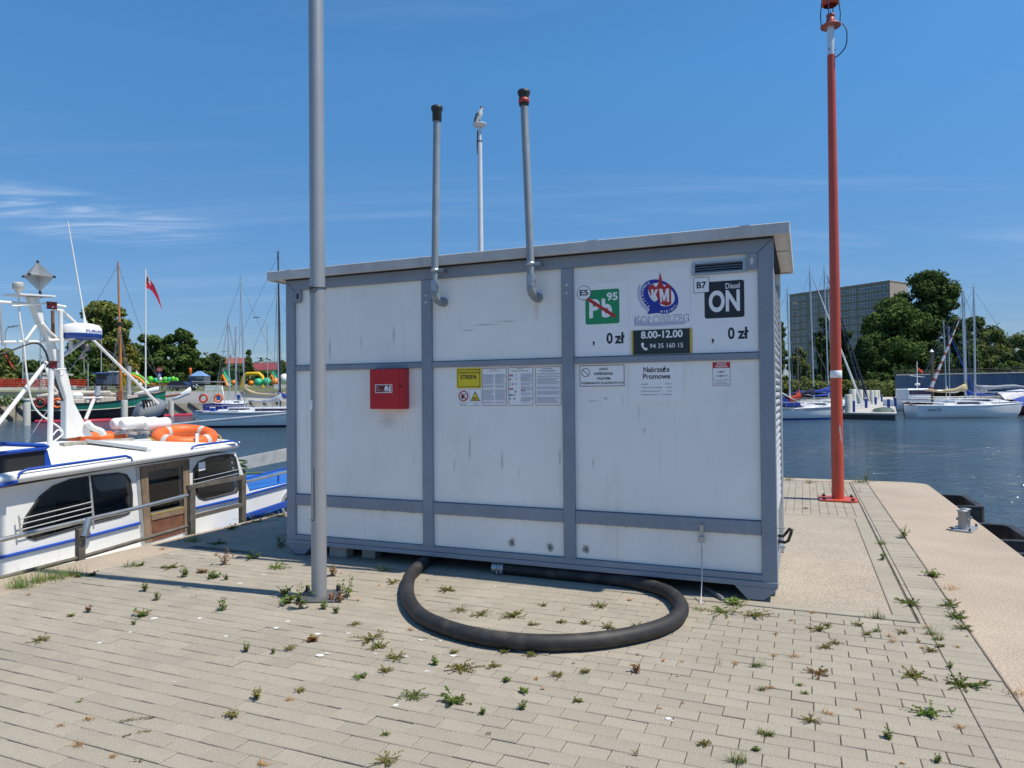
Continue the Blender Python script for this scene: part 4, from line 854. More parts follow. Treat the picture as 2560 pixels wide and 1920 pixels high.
# hull
q = BB(); rings = []
for v in (-4.5, -3, -1, 1, 2.2, 3.2, 4.2, 5.0, 5.6):
    hb = 1.29*(1 if v < 1.0 else max(.02, 1-((v-1.0)/4.7)**2.0)); zt = sheer(v)-.02
    rings.append([(BC+hb*a, v+(.25 if i in (0, 6) and v > 4 else 0), z) for i, (a, z) in enumerate(((1, zt), (.98, -.35), (.86, -.85), (0, -1.3), (-.86, -.85), (-.98, -.35), (-1, zt)))])
q.loft(rings, closed=False, smooth=True, cap=False); q.add([rings[0][i] for i in range(7)], [tuple(range(7))]); hull = q.part('hull', bw_m)
q = BB(); dv_ = (-4.5, -2, 0, 1.2, 2.2, 3.2, 4.2, 5, 5.6); q.loft([[(BC+1.27*s_, v, sheer(v)-.03) for s_ in (1, -1)] if v < 1.2 else [(BC+1.29*max(.02, 1-((v-1.0)/4.7)**2)*s_, v, sheer(v)-.03) for s_ in (1, -1)] for v in (-4.5, -2, 0, 1.2, 2.2, 3.2, 4.2, 5, 5.6)], closed=False); q.m = [0 if i < 3 else 1 for i in range(len(q.m))]; q.part('deck', [bw_m, bd_m])
for v0, v1, m_ in ((-4.5, 5.0, rust_m),):
    q = BB(); n_ = 14
    q.loft([[(x, v, z) for x, z in ((hbx+.03, zt-.03), (hbx+.03, zt+.012), (hbx-.06, zt+.012), (hbx-.06, zt-.03))] for v in [v0+(v1-v0)*i/n_ for i in range(n_+1)] for hbx, zt in [((BC+1.29*(1 if v < 1 else max(.02, 1-((v-1)/4.7)**2))), sheer(v))]], closed=True, cap=True); q.part('gunwale', m_)
# cabin side wall with rolled roof edge
def roofz(v): return .755+.058*(v+1.31)/1.0*.72
q = BB(); v0, v1 = -1.95, 1.60
prof = [(v0, -.35), (1.66, -.30), (1.80, .25), (1.55, .80), (1.2, .80), (0, .765), (-1.2, .70), (v0, .66)]
# the two side walls with their window openings, dark cabin inside
SEEN = [(165, 960), (180, 880), (290, 720), (390, 640), (520, 590), (700, 560), (880, 540), (945, 555), (975, 600), (990, 700), (990, 800), (965, 850), (900, 875), (680, 930), (400, 1010), (260, 1050), (205, 1035), (180, 1005)]
SEEN2 = [(1440, 600), (1442, 520), (1480, 460), (1560, 425), (1690, 402), (1740, 405), (1762, 430), (1785, 540), (1790, 650), (1770, 690), (1640, 725), (1530, 750), (1485, 735), (1455, 690)]
DOORP = [(1095, 535), (1358, 495), (1368, 795), (1122, 850)]
def holed(name, outer, holes, u0, u1, m):
    bm = bmesh.new(); loops = []
    for u_ in (u0, u1):
        es = []
        for lp_ in [outer]+holes:
            vs_ = [bm.verts.new(bp(u_, v, z)) for v, z in lp_]; loops.append(vs_); es += [bm.edges.new((vs_[i], vs_[(i+1) % len(vs_)])) for i in range(len(vs_))]
        bmesh.ops.triangle_fill(bm, use_beauty=True, edges=es)
    k_ = len(holes)+1
    for a_, b_ in zip(loops[:k_], loops[k_:]):
        for i in range(len(a_)): j = (i+1) % len(a_); bm.faces.new((a_[i], a_[j], b_[j], b_[i]))
    bmesh.ops.recalc_face_normals(bm, faces=bm.faces); me = bpy.data.meshes.new(name); bm.to_mesh(me); bm.free(); me.materials.append(m)
    o = bpy.data.objects.new(name, me); COL.objects.link(o); o.parent = BT; return o
def shrink(poly, s_):
    cy, cz = sum(a_ for a_, b_ in poly)/len(poly), sum(b_ for a_, b_ in poly)/len(poly); return [(cy+(a_-cy)*s_, cz+(b_-cz)*s_) for a_, b_ in poly]
HOLES = [shrink(ZS(SEEN, UC), .97), shrink(ZS(DOORP, UC), .985), shrink(ZS(SEEN2, UC), .965)]
holed('cabin_side', prof, HOLES, UC-.05, UC, bw_m); holed('cabin_side', prof, [HOLES[0], HOLES[2]], 2*BC-UC, 2*BC-UC+.05, bw_m)
inm = mat('cabin_lining', (.10, .075, .055), .8, var=.2); inm2 = mat('cabin_seat', (.05, .035, .04), .8, var=.3)
q = BB(); q.box(2*BC-UC+.051, UC-.051, -1.89, 1.55, -.32, -.30); q.part('cabin_floor', inm)
q = BB(); q.box(2*BC-UC+.051, UC-.051, -1.89, 1.45, .69, .70); q.part('ceiling', inm)
for v_, w_ in ((-1.1, .35), (-.35, .3), (.95, .3)):
    q = BB(); q.box(UC-.65, UC-.2, v_, v_+.10, -.3, .42, c=.02); q.box(UC-.65, UC-.2, v_+.101, v_+w_, -.3, .05, c=.02); q.part('seat', inm2)
q = BB(); q.box(UC-1.5, UC-.6, 1.15, 1.5, -.3, .34, c=.02); q.part('console', inm2)
q = BB(); q.tube([(UC-.5+.17*math.cos(t), 1.05, .35+.17*math.sin(t)) for t in [2*PI*i/20 for i in range(20)]], .014, 6, closed=True); q.part('steering_wheel', inm)
q = BB(); q.box(UC-.051, 2*BC-UC+.051, -1.95, -1.9, -.05, .66); q.part('cabin_back', bw_m)
q = BB(); q.add([(UC-.05, 1.62, .25), (2*BC-UC+.05, 1.62, .25), (2*BC-UC+.05, 1.50, .80), (UC-.05, 1.50, .80)], [(0, 1, 2, 3)]); q.part('windscreen_wall', bw_m)
q = BB(); q.add([(UC-.15, 1.635, .34), (2*BC-UC+.15, 1.635, .34), (2*BC-UC+.15, 1.54, .76), (UC-.15, 1.54, .76)], [(0, 1, 2, 3)]); q.part('windscreen', glass_m)
q = BB(); q.prism([(UC-.06, 1.6), (UC-.3, 3.6), (BC, 4.8), (2*BC-UC+.3, 3.6), (2*BC-UC+.06, 1.6)], .10, .262, 'xy'); fd = q.part('foredeck', [bd_m])
# roof: crowned, rounded front corners
def rz(v): return .775+.042*(v+1.2)
def crown(v): return .185 if v < 0 else max(.045, .185-.14*v)
def rooftop(u, v): return rz(v)+.035+crown(v)*(1-min(1, abs(u-BC)/((UC+.13)-BC))**1.5)
rings = []
for v in (-2.3, -1.6, -.9, -.2, .5, 1.1, 1.45, 1.60, 1.66):
    inset = {1.45: .03, 1.60: .10, 1.66: .22}.get(v, 0); w = (UC+.13)-BC-inset; r_ = []
    for i in range(13):
        t = -1+2*i/12; r_.append((BC+w*t, v, rz(v)+.035+crown(v)*(1-abs(t)**1.5)))
    for i in range(12, -1, -1):
        t = -1+2*i/12; r_.append((BC+w*t*.985, v, rz(v)-.035+crown(v)*.95*(1-abs(t)**1.5)))
    rings.append(r_)
q = BB(); q.loft(rings, closed=True, smooth=True, cap=True); q.part('roof', bw_m)
# windows and their seals
def pane(name, poly, u, parent=None):
    inn = shrink(poly, .955); k_ = len(poly); q = BB()
    for x in (u-.002, u+.008): q.add([(x, a_, b_) for a_, b_ in poly]+[(x, a_, b_) for a_, b_ in inn], [(i, (i+1) % k_, k_+(i+1) % k_, k_+i) for i in range(k_)])
    for lp_ in (poly, inn): q.add([(u-.002, a_, b_) for a_, b_ in lp_]+[(u+.008, a_, b_) for a_, b_ in lp_], [(i, (i+1) % k_, k_+(i+1) % k_, k_+i) for i in range(k_)])
    f = q.part(name, seal_m, parent); q = BB(); q.add([(u+.003, a_, b_) for a_, b_ in shrink(poly, .975)], [tuple(range(k_))]); q.part('pane', glass_m, f); return f
UW = UC+.0005
pane('window', ZS(SEEN, UC), UW); pane('window', ZS(SEEN2, UC), UW); pane('window', HOLES[0], 2*BC-UC); pane('window', HOLES[2], 2*BC-UC)
q = BB(); w = ZS([(660, 560), (668, 560), (700, 880), (692, 880)], UC); q.prism(w, UW+.009, UW+.016, 'yz'); q.part('window_bar', alu_m)
# door
dz = ZS([(1042, 500), (1400, 445), (1412, 985), (1072, 1062)], UC)
q = BB(); out = ZS([(1042, 500), (1405, 440), (1420, 990), (1075, 1070)], UC); inn = ZS([(1095, 535), (1358, 495), (1368, 795), (1122, 850)], UC)
ring = MB(); k = 4
q.prism([out[0], out[1], inn[1], inn[0]], UW, UW+.02, 'yz'); q.prism([out[1], out[2], ZS([(1372, 985)], UC)[0], inn[1]], UW, UW+.021, 'yz'); q.prism([out[0], inn[0], ZS([(1130, 1060)], UC)[0], out[3]], UW, UW+.019, 'yz')
dr_ = q.part('door', wood_m)
q = BB(); q.prism(ZS([(1122, 852), (1368, 797), (1370, 845), (1126, 900)], UC), UW, UW+.017, 'yz'); q.part('door_rail', wood_m, dr_)
q = BB(); q.prism(ZS([(1126, 901), (1370, 846), (1372, 988), (1130, 1062)], UC), UW, UW+.008, 'yz'); q.part('lower_panel', wood2_m, dr_)
q = BB(); q.add([(UW+.004, a_, b_) for a_, b_ in inn], [tuple(range(len(inn)))]); q.part('pane', glass_m, dr_)
q = BB(); q.prism(ZS([(1120, 852), (1368, 797), (1368, 803), (1121, 858)], UC), UW+.018, UW+.02, 'yz'); q.part('yellow_bead', mat('yellow_bead', (.5, .38, .05), .6), dr_)
q = BB(); q.prism(ZS([(1012, 500), (1030, 495), (1078, 1070), (1058, 1078)], UC), UW, UW+.016, 'yz'); q.part('door_jamb', alu_m)
# papers seen in the forward window, guard bars and stripes
q = BB(); q.prism(ZS([(1478, 470), (1528, 458), (1530, 520), (1480, 532)], UC), UW+.0095, UW+.0105, 'yz'); q.part('paper_notice', white_p)
for z_, (a, b_) in enumerate((((150, 890), (690, 760)), ((155, 930), (690, 798)), ((160, 970), (692, 835)))):
    (va, za), (vb, zb) = ZS([a, b_], UC+.06); q = BB(); q.tube([(UC+.06, va, za), (UC+.06, vb, zb)], .006, 6); q.part('guard_bar', alu_m)
for a, b_ in (((1445, 598), (1800, 515)), ((1448, 628), (1800, 545))):
    (va, za), (vb, zb) = ZS([a, b_], UC+.05); q = BB(); q.tube([(UC+.05, va, za), (UC+.05, vb, zb)], .005, 6); q.part('guard_bar', alu_m)
for a, b_ in (((140, 865), (155, 1000)), ((668, 560), (700, 965))):
    (va, za), (vb, zb) = ZS([a, b_], UC+.05); q = BB(); q.tube([(UC+.05, va, za), (UC+.05, vb, zb)], .008, 6); q.part('guard_upright', alu_m)
def stripe(pts, u, rad, nm='rub_rail', m_=bb_m, n_=8):
    q = BB(); q.tube([(u, v, z) for v, z in ZS(pts, u)], rad, n_); return q.part(nm, m_)
stripe([(-260, 1240), (0, 1180), (560, 1045), (1045, 920)], UC+.012, .017)
stripe([(1460, 808), (1780, 733), (1880, 700), (2147, 628), (2500, 535)], UC+.02, .015)
stripe([(-200, 690), (0, 640), (128, 612)], UC+.14, .018, 'blue_rail')
stripe([(130, 580), (150, 545), (200, 520), (560, 470), (940, 418), (975, 430), (985, 452)], UC+.12, .0135, 'roof_grab_rail')
stripe([(1430, 370), (1440, 352), (1480, 338), (1740, 305), (1775, 315), (1787, 333)], UC+.12, .0125, 'roof_grab_rail')
# steering position at the left: blue framed, black sided
q = BB(); a_ = ZS([(-300, 450), (330, 375), (335, 495), (-300, 600)], UC+.02); q.prism(a_, UC-.02, UC+.02, 'yz'); q.part('flybridge_side', dark_m)
q = BB(); a_ = ZS([(330, 375), (352, 372), (384, 490), (335, 498)], UC+.02); q.prism(a_, UC-.02, UC+.024, 'yz'); q.part('flybridge_corner', bb_m)
stripe([(-300, 450), (0, 400), (335, 362), (358, 350), (330, 340), (0, 328)], UC+.03, .020, 'blue_rail')
q = BB(); (va, za), = ZS([(335, 380)], UC); q.box(UC-.05, 2*BC-UC+.05, -2.6, va, za-.22, za-.02); q.part('flybridge_body', bw_m)
q = BB(); q.ball((BC+.25, -1.25, 1.04), .16, 14, 0, (1, 1.1, .5)); q.part('cushion', bw_m)
# things on the roof
q = BB(); q.box(BC+.28, BC+.36, -.32, .52, 1.0, 1.034); q.part('roof_beam', grime2)
q = BB(); hp = [(u_, v_, rooftop(u_, v_)+.03) for u_, v_ in ((UC-.55, -.02), (UC-.0, .30), (UC-.0, 1.12), (UC-.55, .95))]
q.add(hp+[(a, b_, c_-.03) for a, b_, c_ in hp], [(0, 1, 2, 3), (0, 4, 5, 1), (1, 5, 6, 2), (2, 6, 7, 3), (3, 7, 4, 0)]); q.part('sliding_hatch', bw_m)
q = BB(); q.tube([(UC-.56, -.06, rooftop(UC-.56, -.06)+.03), (UC-.03, .27, rooftop(UC-.03, .27)+.03)], .02, 8); q.part('hatch_track', alu_m)
# handrail on the gunwale
def ztube(pts, u, rad, nm, m_=rail_m, n_=10): return stripe(pts, u, rad, nm, m_, n_)
ztube([(-300, 1125), (0, 1048), (690, 885), (1045, 803), (1400, 712)], US, .022, 'hand_rail')
ztube([(-300, 1405), (0, 1332), (620, 1172), (1400, 942)], US, .020, 'lower_rail', rust_m)
ztube([(1835, 612), (2000, 573), (2147, 535), (2500, 450)], US, .018, 'hand_rail')
for x, y0, y1, w in ((600, 1190, 960, .034), (1430, 985, 640, .036), (1812, 885, 560, .036)):
    (va, za), (vb, zb) = ZS([(x, y0), (x, y1)], US); q = BB(); q.box(US-.03, US+.03, va-w, va+w, min(sheer(va), za)-.02, zb); bevel(q.part('rail_post', rust_m), .004)
for a, b_ in (((1405, 655), (1815, 578)), ((1435, 878), (1812, 782))):
    (va, za), (vb, zb) = ZS([a, b_], US+.02); q = BB(); q.prism([(va, za-.022), (vb, zb-.022), (vb, zb+.022), (va, za+.022)], US-.01, US+.028, 'yz'); q.part('gate_bar', rust_m)
(va, za), (vb, zb) = ZS([(622, 1020), (665, 890)], US+.03); q = BB(); q.tube([(US+.04, va, za), (US+.02, vb, zb)], .035, 12, cap=False); q.part('rail_socket', rail_m)
q = BB(); q.tube([(US+.035+.04*math.cos(t), va+.01+.05*math.sin(t), za+.02*math.sin(t)) for t in [2*PI*i/14 for i in range(14)]], .006, 5, closed=True); q.part('lashing', tie_m)
(va, za), = ZS([(690, 1020)], UC+.1); q = BB(); q.ball((UC+.03, va, za), .03, 10, 0, (1.4, 1.6, .8)); q.part('cleat', bb_m)
for a, b_ in (((2080, 560), (2082, 620)),):
    (va, za), (vb, zb) = ZS([a, b_], UC-.1); q = BB(); q.cyl((UC-.1, va, za), (UC-.1, va, zb), .012, n=8); q.part('stanchion', bb_m)
ztube([(1830, 590), (2147, 505)], UC-.35, .012, 'blue_rail', bb_m)
q = BB(); q.prism(ZS([(1822, 862), (2147, 757), (2520, 637), (2520, 690), (2147, 800), (1822, 884)], US), US-.05, US+.0, 'yz'); q.part('blue_gunwale', bb_m)
# far side rail of the bow
q = BB(); q.tube([(2*BC-US, 2.0, 1.06), (2*BC-US+.1, 3.0, 1.12), (2*BC-US+.5, 4.6, 1.2)], .022, 8); q.part('bow_rail', rail_m)
q = BB(); q.tube([(2*BC-US+.02, 2.55, .2), (2*BC-US+.02, 2.55, 1.09)], .022, 8); q.part('bow_stanchion', alu_m)
q = BB(); q.prism([(2.1, .25), (5, .40), (5, .62), (2.1, .44)], 2*BC-UC+.1, 2*BC-UC+.14, 'yz'); q.part('far_bulwark', mat('grey_bulwark', (.36, .36, .33), .8, var=.2))
q = BB(); pts = spline([(UC-.2, 1.75, .50), (UC-.35, 1.95, .52), (UC-.6, 2.3, .42), (UC-.7, 2.8, .37)], 5); q.tube(pts, .02, 6); q.tube([(UC-.25+.1*math.cos(t), 1.85+.12*math.sin(t), .47+.012*t) for t in [i*.45 for i in range(40)]], .016, 6); q.part('green_rope', mat('green_rope', (.07, .11, .06), .9, var=.3, scale=60))
# round opening and blue nosing ahead of the cabin
c = ZS([(2120, 770)], UC)[0]
q = BB(); q.prism(ell(c[0]+.16, c[1]-.02, .22, .20, 22), UC+.0, UC+.012, 'yz'); q.part('hawse_rim', alu_m)
q = BB(); q.prism(ell(c[0]+.16, c[1]-.03, .17, .15, 22), UC+.0125, UC+.014, 'yz'); q.part('hawse_opening', dark_m)
q = BB(); q.prism([(1.66, -.06), (4.5, .06), (3.2, .30), (1.80, .252)], UC-.045, UC-.002, 'yz'); q.part('bow_side', bw_m)
# ---------------- mast
def ZM(pts, u=BC): return [side(x*.24116, 720+y*.24116, u) for x, y in pts]
bmast = mat('mast_white_paint', (.76, .76, .73), .45, var=.07, scale=3, streak=[((8, 8, 2), .6, .8, .3, (.5, .46, .38))])
q = BB(); L_ = ZM([(655, 1560), (655, 1150), (560, 840), (500, 590), (380, 340), (285, 90)]); R_ = ZM([(785, 1545), (735, 1150), (665, 840), (550, 590), (435, 330), (372, 100)])
q.prism(L_+R_[::-1], BC-.05, BC+.05, 'yz'); bevel(q.part('mast', bmast), .008)
q = BB(); q.prism(ZM([(786, 1540), (955, 1535), (930, 1490), (860, 1380), (740, 1150)]), BC-.012, BC+.012, 'yz'); q.part('mast_web', bmast)
q = BB(); a_ = ZM([(115, 62), (490, 86), (490, 100), (115, 74)]); q.prism(a_, BC-.14, BC+.14, 'yz'); q.part('top_plate', bmast)
def mt(pts, rad, nm, m_=bmast, u=BC, n_=8):
    rad = rad*.74 if nm != 'cable' else rad
    q = BB(); q.tube([(u, v, z) for v, z in ZM(pts, u)], rad, n_); return q.part(nm, m_)
mt([(-200, 135), (0, 145), (290, 165)], .022, 'yard'); mt([(125, 188), (370, 170), (490, 158)], .014, 'yard', u=BC+.08); mt([(585, 180), (680, 195)], .02, 'lamp_arm')
mt([(-200, 568), (0, 562), (450, 555), (620, 545), (850, 510), (1050, 525)], .020, 'yard', u=BC-.02)
mt([(500, 545), (640, 540), (870, 490)], .026, 'radar_shelf', u=BC+.08)
mt([(-120, 1530), (0, 1385), (485, 765)], .030, 'mast_stay'); mt([(640, 232), (800, 380), (945, 520), (1244, 812), (1500, 1062), (1640, 1200)], .024, 'mast_stay', u=BC-.1)
mt([(600, 735), (740, 640), (870, 540)], .032, 'brace'); mt([(375, 390), (265, 545)], .022, 'brace'); mt([(440, 368), (520, 460), (605, 530)], .020, 'brace', u=BC+.06)
mt([(533, 835), (515, 1670)], .036, 'lamp_support', u=BC+.35); mt([(628, 240), (642, 838)], .028, 'lamp_support', u=BC+.1); mt([(585, 228), (650, 232)], .018, 'lamp_arm', u=BC+.1)
mt([(505, 845), (680, 838)], .012, 'lamp_arm', u=BC+.2); mt([(545, 235), (550, 540)], .022, 'pipe', mat('brown_pipe', (.2, .09, .05), .7))
mt([(710, 1142), (1060, 1133)], .015, 'bracket'); mt([(975, 1150), (888, 1360)], .026, 'brace'); mt([(730, 545), (735, 640)], .03, 'bracket')
q = BB(); q.prism(ZM([(985, 1115), (1000, 1030), (1030, 1015), (1030, 1110)]), BC-.02, BC+.02, 'yz'); q.part('fairlead', alu_m)
(v_, z_), = ZM([(800, 1110)]); q = BB(); q.ball((BC, v_, z_), .06, 12, 0, (.9, 1.1, .6)); q.part('horn', tank_m)
for pts, uu, nm in ((((485, 140), (590, 220)), BC+.1, 'navigation_lamp'), (((505, 755), (592, 838)), BC+.35, 'navigation_lamp')):
    (va, za), (vb, zb) = ZM(pts, uu); r_ = abs(vb-va)/2
    q = BB(); q.lathe([(r_*.9, 0), (r_*.95, .008), (r_*.86, .012), (r_*.86, za-zb-.012), (r_, za-zb-.008), (r_, za-zb), (.0, za-zb+.006)], 16, (uu, (va+vb)/2, zb)); q.part(nm, dred_m)
# radar dome
(va, za), (vb, zb) = ZM([(665, 515), (1020, 345)], BC+.1); rr_ = (vb-va)/2; cv = (va+vb)/2
q = BB(); q.lathe([(.0, 0), (rr_*.92, 0), (rr_, .012), (rr_, .055)], 28, (BC+.1, cv, za)); q.m = [0]*len(q.m); q.lathe([(rr_, .0555), (rr_*.98, .12), (rr_*.85, .155), (rr_*.5, .172), (.0, .176)], 28, (BC+.1, cv, za), 1); rd = q.part('radar_dome', [mat('radar_blue', (.01, .06, .30), .4), tank_m])
tb = MB(); text(tb, 'FURUNO', 0, 1, 0, .030, 0, 0, .02); n0 = len(tb.v)
tb.v = [(BC+.1+(rr_+.0035)*math.cos(.10+(1-x)*-1.15), cv+(rr_+.0035)*math.sin(.10-(1-x)*1.15+.65), za+.066+z) for x, y, z in tb.v]
tb.v = [(BC+.1+(rr_+.0035)*math.cos(math.asin(max(-1, min(1, (y-cv)/(rr_+.0035))))), y, z) for x, y, z in tb.v]
q = BB(); q.v = tb.v; q.f = tb.f; q.m = tb.m; q.sm = tb.sm; q.part('lettering', blue_p, rd)
# radar reflector: diamond of crossed plates
def RF(pts): return [side(x*.3737, 480+y*.3737, BC) for x, y in pts]
(tv, tz), (bv, bz), (lv, lz), (rv, rz_) = RF([(252, 465), (268, 670), (155, 555), (365, 577)]); mv, mz = (tv+bv)/2, (lz+rz_)/2
q = BB(); hw = (rv-lv)/2; mid = [(BC+hw*.9*math.cos(t+.5), mv+hw*math.sin(t+.5), mz) for t in (0, PI/2, PI, 1.5*PI)]
T_, B_ = (BC, tv, tz), (BC, bv, bz)
for a_, c_ in ((0, 2), (1, 3)): q.add([T_, mid[a_], B_, mid[c_]], [(0, 1, 2, 3)])
q.add(mid, [(0, 1, 2, 3)]); rf = q.part('radar_reflector', alu_m)
q = BB()
for p_ in mid+[T_, B_]: q.ball(p_, .016, 8)
q.tube([B_, (BC, bv+.01, bz-.06)], .012, 6); q.part('reflector_clip', cap_m, rf)
(va, za), (vb, zb) = RF([(87, 600), (155, 665)]); r_ = (vb-va)/2
q = BB(); q.lathe([(.0, za-zb), (r_*.9, za-zb), (r_, za-zb-.01), (r_, .015), (r_*.5, .01), (r_*.45, -.02), (.0, -.02)], 18, (BC, (va+vb)/2, zb)); q.part('antenna_pod', mat('pod_grey', (.45, .43, .4), .5))
q = BB(); q.tube([(BC+.1, *RF([(530, 890)])[0]), (BC+.1, *RF([(520, 820)])[0]), (BC+.1, *RF([(412, 200)])[0])], [.02, .010, .006], 8); q.part('whip_antenna', bmast)
# cables and flag on the mast
for pts, r_, m_ in (([(190, 85), (205, 300), (245, 560), (275, 880), (330, 1180), (420, 1310), (520, 1380), (620, 1450), (650, 1510), (600, 1560), (545, 1600)], .009, bmast), ([(-60, 700), (60, 670), (240, 600), (340, 572), (420, 590), (480, 680), (500, 760)], .010, cap_m), ([(550, 880), (600, 1040), (650, 1170)], .012, cap_m), ([(460, 800), (520, 960), (600, 1080)], .008, bmast), ([(490, 1350), (540, 1240), (545, 1080)], .008, bmast), ([(545, 1530), (600, 1470), (640, 1490)], .008, bmast), ([(500, 830), (490, 860), (510, 910), (560, 930)], .012, bmast), ([(590, 860), (610, 905), (650, 890), (660, 840)], .009, bmast), ([(900, 1390), (960, 1450), (1040, 1480), (1075, 1520)], .035, bmast), ([(260, 1620), (430, 1360), (500, 1260)], .003, alu_m)):
    q = BB(); q.tube(spline([(BC+.05, v, z) for v, z in ZM(pts, BC+.05)], 4), r_, 6); q.part('cable', m_)
q = BB(); a_ = ZM([(905, 600), (922, 640), (895, 660), (880, 675), (888, 700), (860, 735), (835, 735), (805, 745), (850, 680)]); q.add([(BC+.02*math.sin(i*2), v, z) for i, (v, z) in enumerate(a_)], [tuple(range(len(a_)))]); q.part('torn_pennant', mat('faded_cloth', (.5, .38, .35), .9, var=.15))
mt([(905, 600), (760, 800), (690, 900)], .004, 'halyard', alu_m)
q = BB(); a_ = ZM([(18, 590), (40, 650), (160, 855), (110, 800), (50, 690)]); q.add([(BC, v, z) for v, z in a_], [tuple(range(len(a_)))]); q.part('red_streamer', redtape_m)
mt([(0, 180), (15, 400), (30, 600)], .016, 'stay_tube', alu_m)
(v_, z_), = ZM([(985, 620)]); q = BB(); q.lathe([(.05, 0), (.05, .09), (.0, .1)], 14, (BC-.15, v_, z_-.04)); q.part('loudhailer', cap_m)
# canisters on a cradle
def ZC(pts, u): return [side(x*.3345, 1000+y*.3345, u) for x, y in pts]
cr_ = thing('life_raft_rack', 'rack of fat white canisters lying on the boat roof', 'life raft', P(BC, 0, WATER), PA)
for i, (x0, x1, y0, y1, uu) in enumerate(((838, 1010, 182, 165, BC-.1), (905, 1090, 182, 163, BC+.12), (1010, 1175, 184, 164, BC-.05), (1078, 1262, 188, 168, BC+.18))):
    (va, za), (vb, zb) = ZC([(x0, y0), (x1, y1)], uu); r_ = .072
    q = BB(); n_ = [(0, .0), (.0, r_*.7), (.03, r_*.95), (.05, r_)]
    ax = Vector((0, vb-va, zb-za)); L = ax.length; ax.normalize()
    st = 0; q.tube([Vector((uu, va, za))+ax*t for t in (.0, .012, .035, L*.5-.006, L*.5, L*.5+.006, L-.035, L-.012, L)], [r_*.6, r_*.86, r_, r_, r_*1.05, r_, r_, r_*.86, r_*.6], 16)
    q.v = [bp(*p) for p in q.v]; q.build('canister', tank_m, cr_)
q = BB(); (va, za), (vb, zb) = ZC([(880, 250), (1170, 240)], BC)
for vv in (va, va+.18, va+.42, vb): q.tube([(BC-.2, vv, za-.06), (BC-.1, vv+.03, za+.02), (BC+.25, vv+.05, za)], .018, 6)
q.tube([(BC, va-.05, za), (BC, vb+.1, zb)], .016, 6); q.v = [bp(*p) for p in q.v]; q.build('cradle', alu_m, cr_, kind=None)
# life ring
rc = side(1385*.3345, 1000+290*.3345, -6.98); r_mean, r_t = .285, .078
lr = thing('life_ring', 'orange life ring with grey bands lying on the boat roof', 'life ring', P(-6.98, rc[0], rooftop(-6.98, rc[0])+.075), PA)
ringrot = (math.radians(5), math.radians(12), 0)
q = MB(); q.tube([(r_mean*math.cos(t), r_mean*1.12*math.sin(t), 0) for t in [2*PI*i/36 for i in range(36)]], r_t, 14, closed=True); q.build('ring', or_m, lr, rot=ringrot)
for t0 in (.15, 1.75, 3.3, 4.9):
    q = MB(); q.tube([(r_mean*math.cos(t), r_mean*1.12*math.sin(t), 0) for t in (t0-.10, t0, t0+.10)], r_t+.0025, 14, cap=False); q.build('band', refl_m, lr, rot=ringrot)
q = MB(); rp_ = []
for i in range(60):
    t = 2*PI*i/60; k_ = .045*abs(math.sin(2*t+.3)); rp_.append(((r_mean+r_t*.9+k_)*math.cos(t), (r_mean+r_t*.9+k_)*1.1*math.sin(t), -.03-.03*math.sin(4*t)))
q.tube(rp_, .008, 5, closed=True); q.build('grab_line', rope_m, lr, rot=ringrot)
q = MB()
for t0 in (-.35, 2.6): q.box((r_mean+r_t)*math.cos(t0)-.006, (r_mean+r_t)*math.cos(t0)+.006, (r_mean+r_t)*1.1*math.sin(t0)-.02, (r_mean+r_t)*1.1*math.sin(t0)+.02, -.09, .05)
q.build('strap', white_p, lr)
r2 = thing('life_ring', 'second orange life ring half hidden behind the white canisters', 'life ring', P(-7.75, .55, rooftop(-7.75, .55)+.06), PA); q = MB(); q.tube([(.26*math.cos(t), .26*math.sin(t), 0) for t in [2*PI*i/28 for i in range(28)]], .06, 10, closed=True); q.build('ring', or_m, r2)
# outboard motor cowl seen behind the rack
ob_m = mat('grey_outboard', (.20, .21, .22), .35, var=.1)
oc_ = side(1110*.3345, 1000+75*.3345, -8.6)
ob = thing('outboard_motor', 'grey outboard motor cowl tilted up beyond the white canisters', 'motor', P(-8.6, oc_[0], oc_[1]), PA)
q = MB(); q.loft([[(.13*s1*w, y+z*.35, z*h_+.1*y) for s1, z in ((1, -.10), (1, .02), (.75, .12), (0, .16), (-.75, .12), (-1, .02), (-1, -.10))] for y, w, h_ in ((-.2, .5, .75), (-.17, .8, .95), (-.05, 1, 1.1), (.1, .95, 1.0), (.2, .7, .75), (.25, .35, .4))], smooth=True, cap=True); q.build('cowl', ob_m, ob)
for i in range(5): q = MB(); y = -.16+.045*i; q.box(.10, .135, y, y+.016, .0+.02*i*.3, .12); q.build('cowl_fin', dark_m, ob, rot=(0, -.35, 0))
q = MB(); q.box(-.06, .06, -.16, -.04, -.32, -.08, c=.01); q.build('leg', ob_m, ob)

# ================================================================== THE HARBOUR BEHIND
def ground_z(p):                                   # height of the land sheet
    d = math.hypot(p.x, p.y); return 2.25+max(0, min(d-100, 250))*.016
grass_m = mat('grass_bank', (.11, .13, .035), .95, var=.35, scale=.15, fine=(3, .3), spots=[(.25, .5, .7, .6, (.17, .15, .06))])
asph_m = mat('grey_promenade', (.20, .20, .20), .9, var=.12, scale=.5)
floodw_m = mat('pale_flood_wall', (.46, .46, .45), .8, var=.08, scale=.4); bluew_m = mat('blue_grey_wall', (.13, .17, .23), .7, var=.12, scale=.3)
timb_m = mat('dark_timber', (.07, .06, .05), .8, var=.3); deckc_m = mat('pontoon_deck', (.42, .40, .36), .85, var=.1, scale=1)
pile_m = mat('cream_pile', (.50, .49, .43), .55, var=.08, scale=1, streak=[((3, 3, .5), .55, .8, .3, (.3, .27, .2))])
ped_m = mat('blue_pedestal', (.012, .045, .30), .4, var=.08)
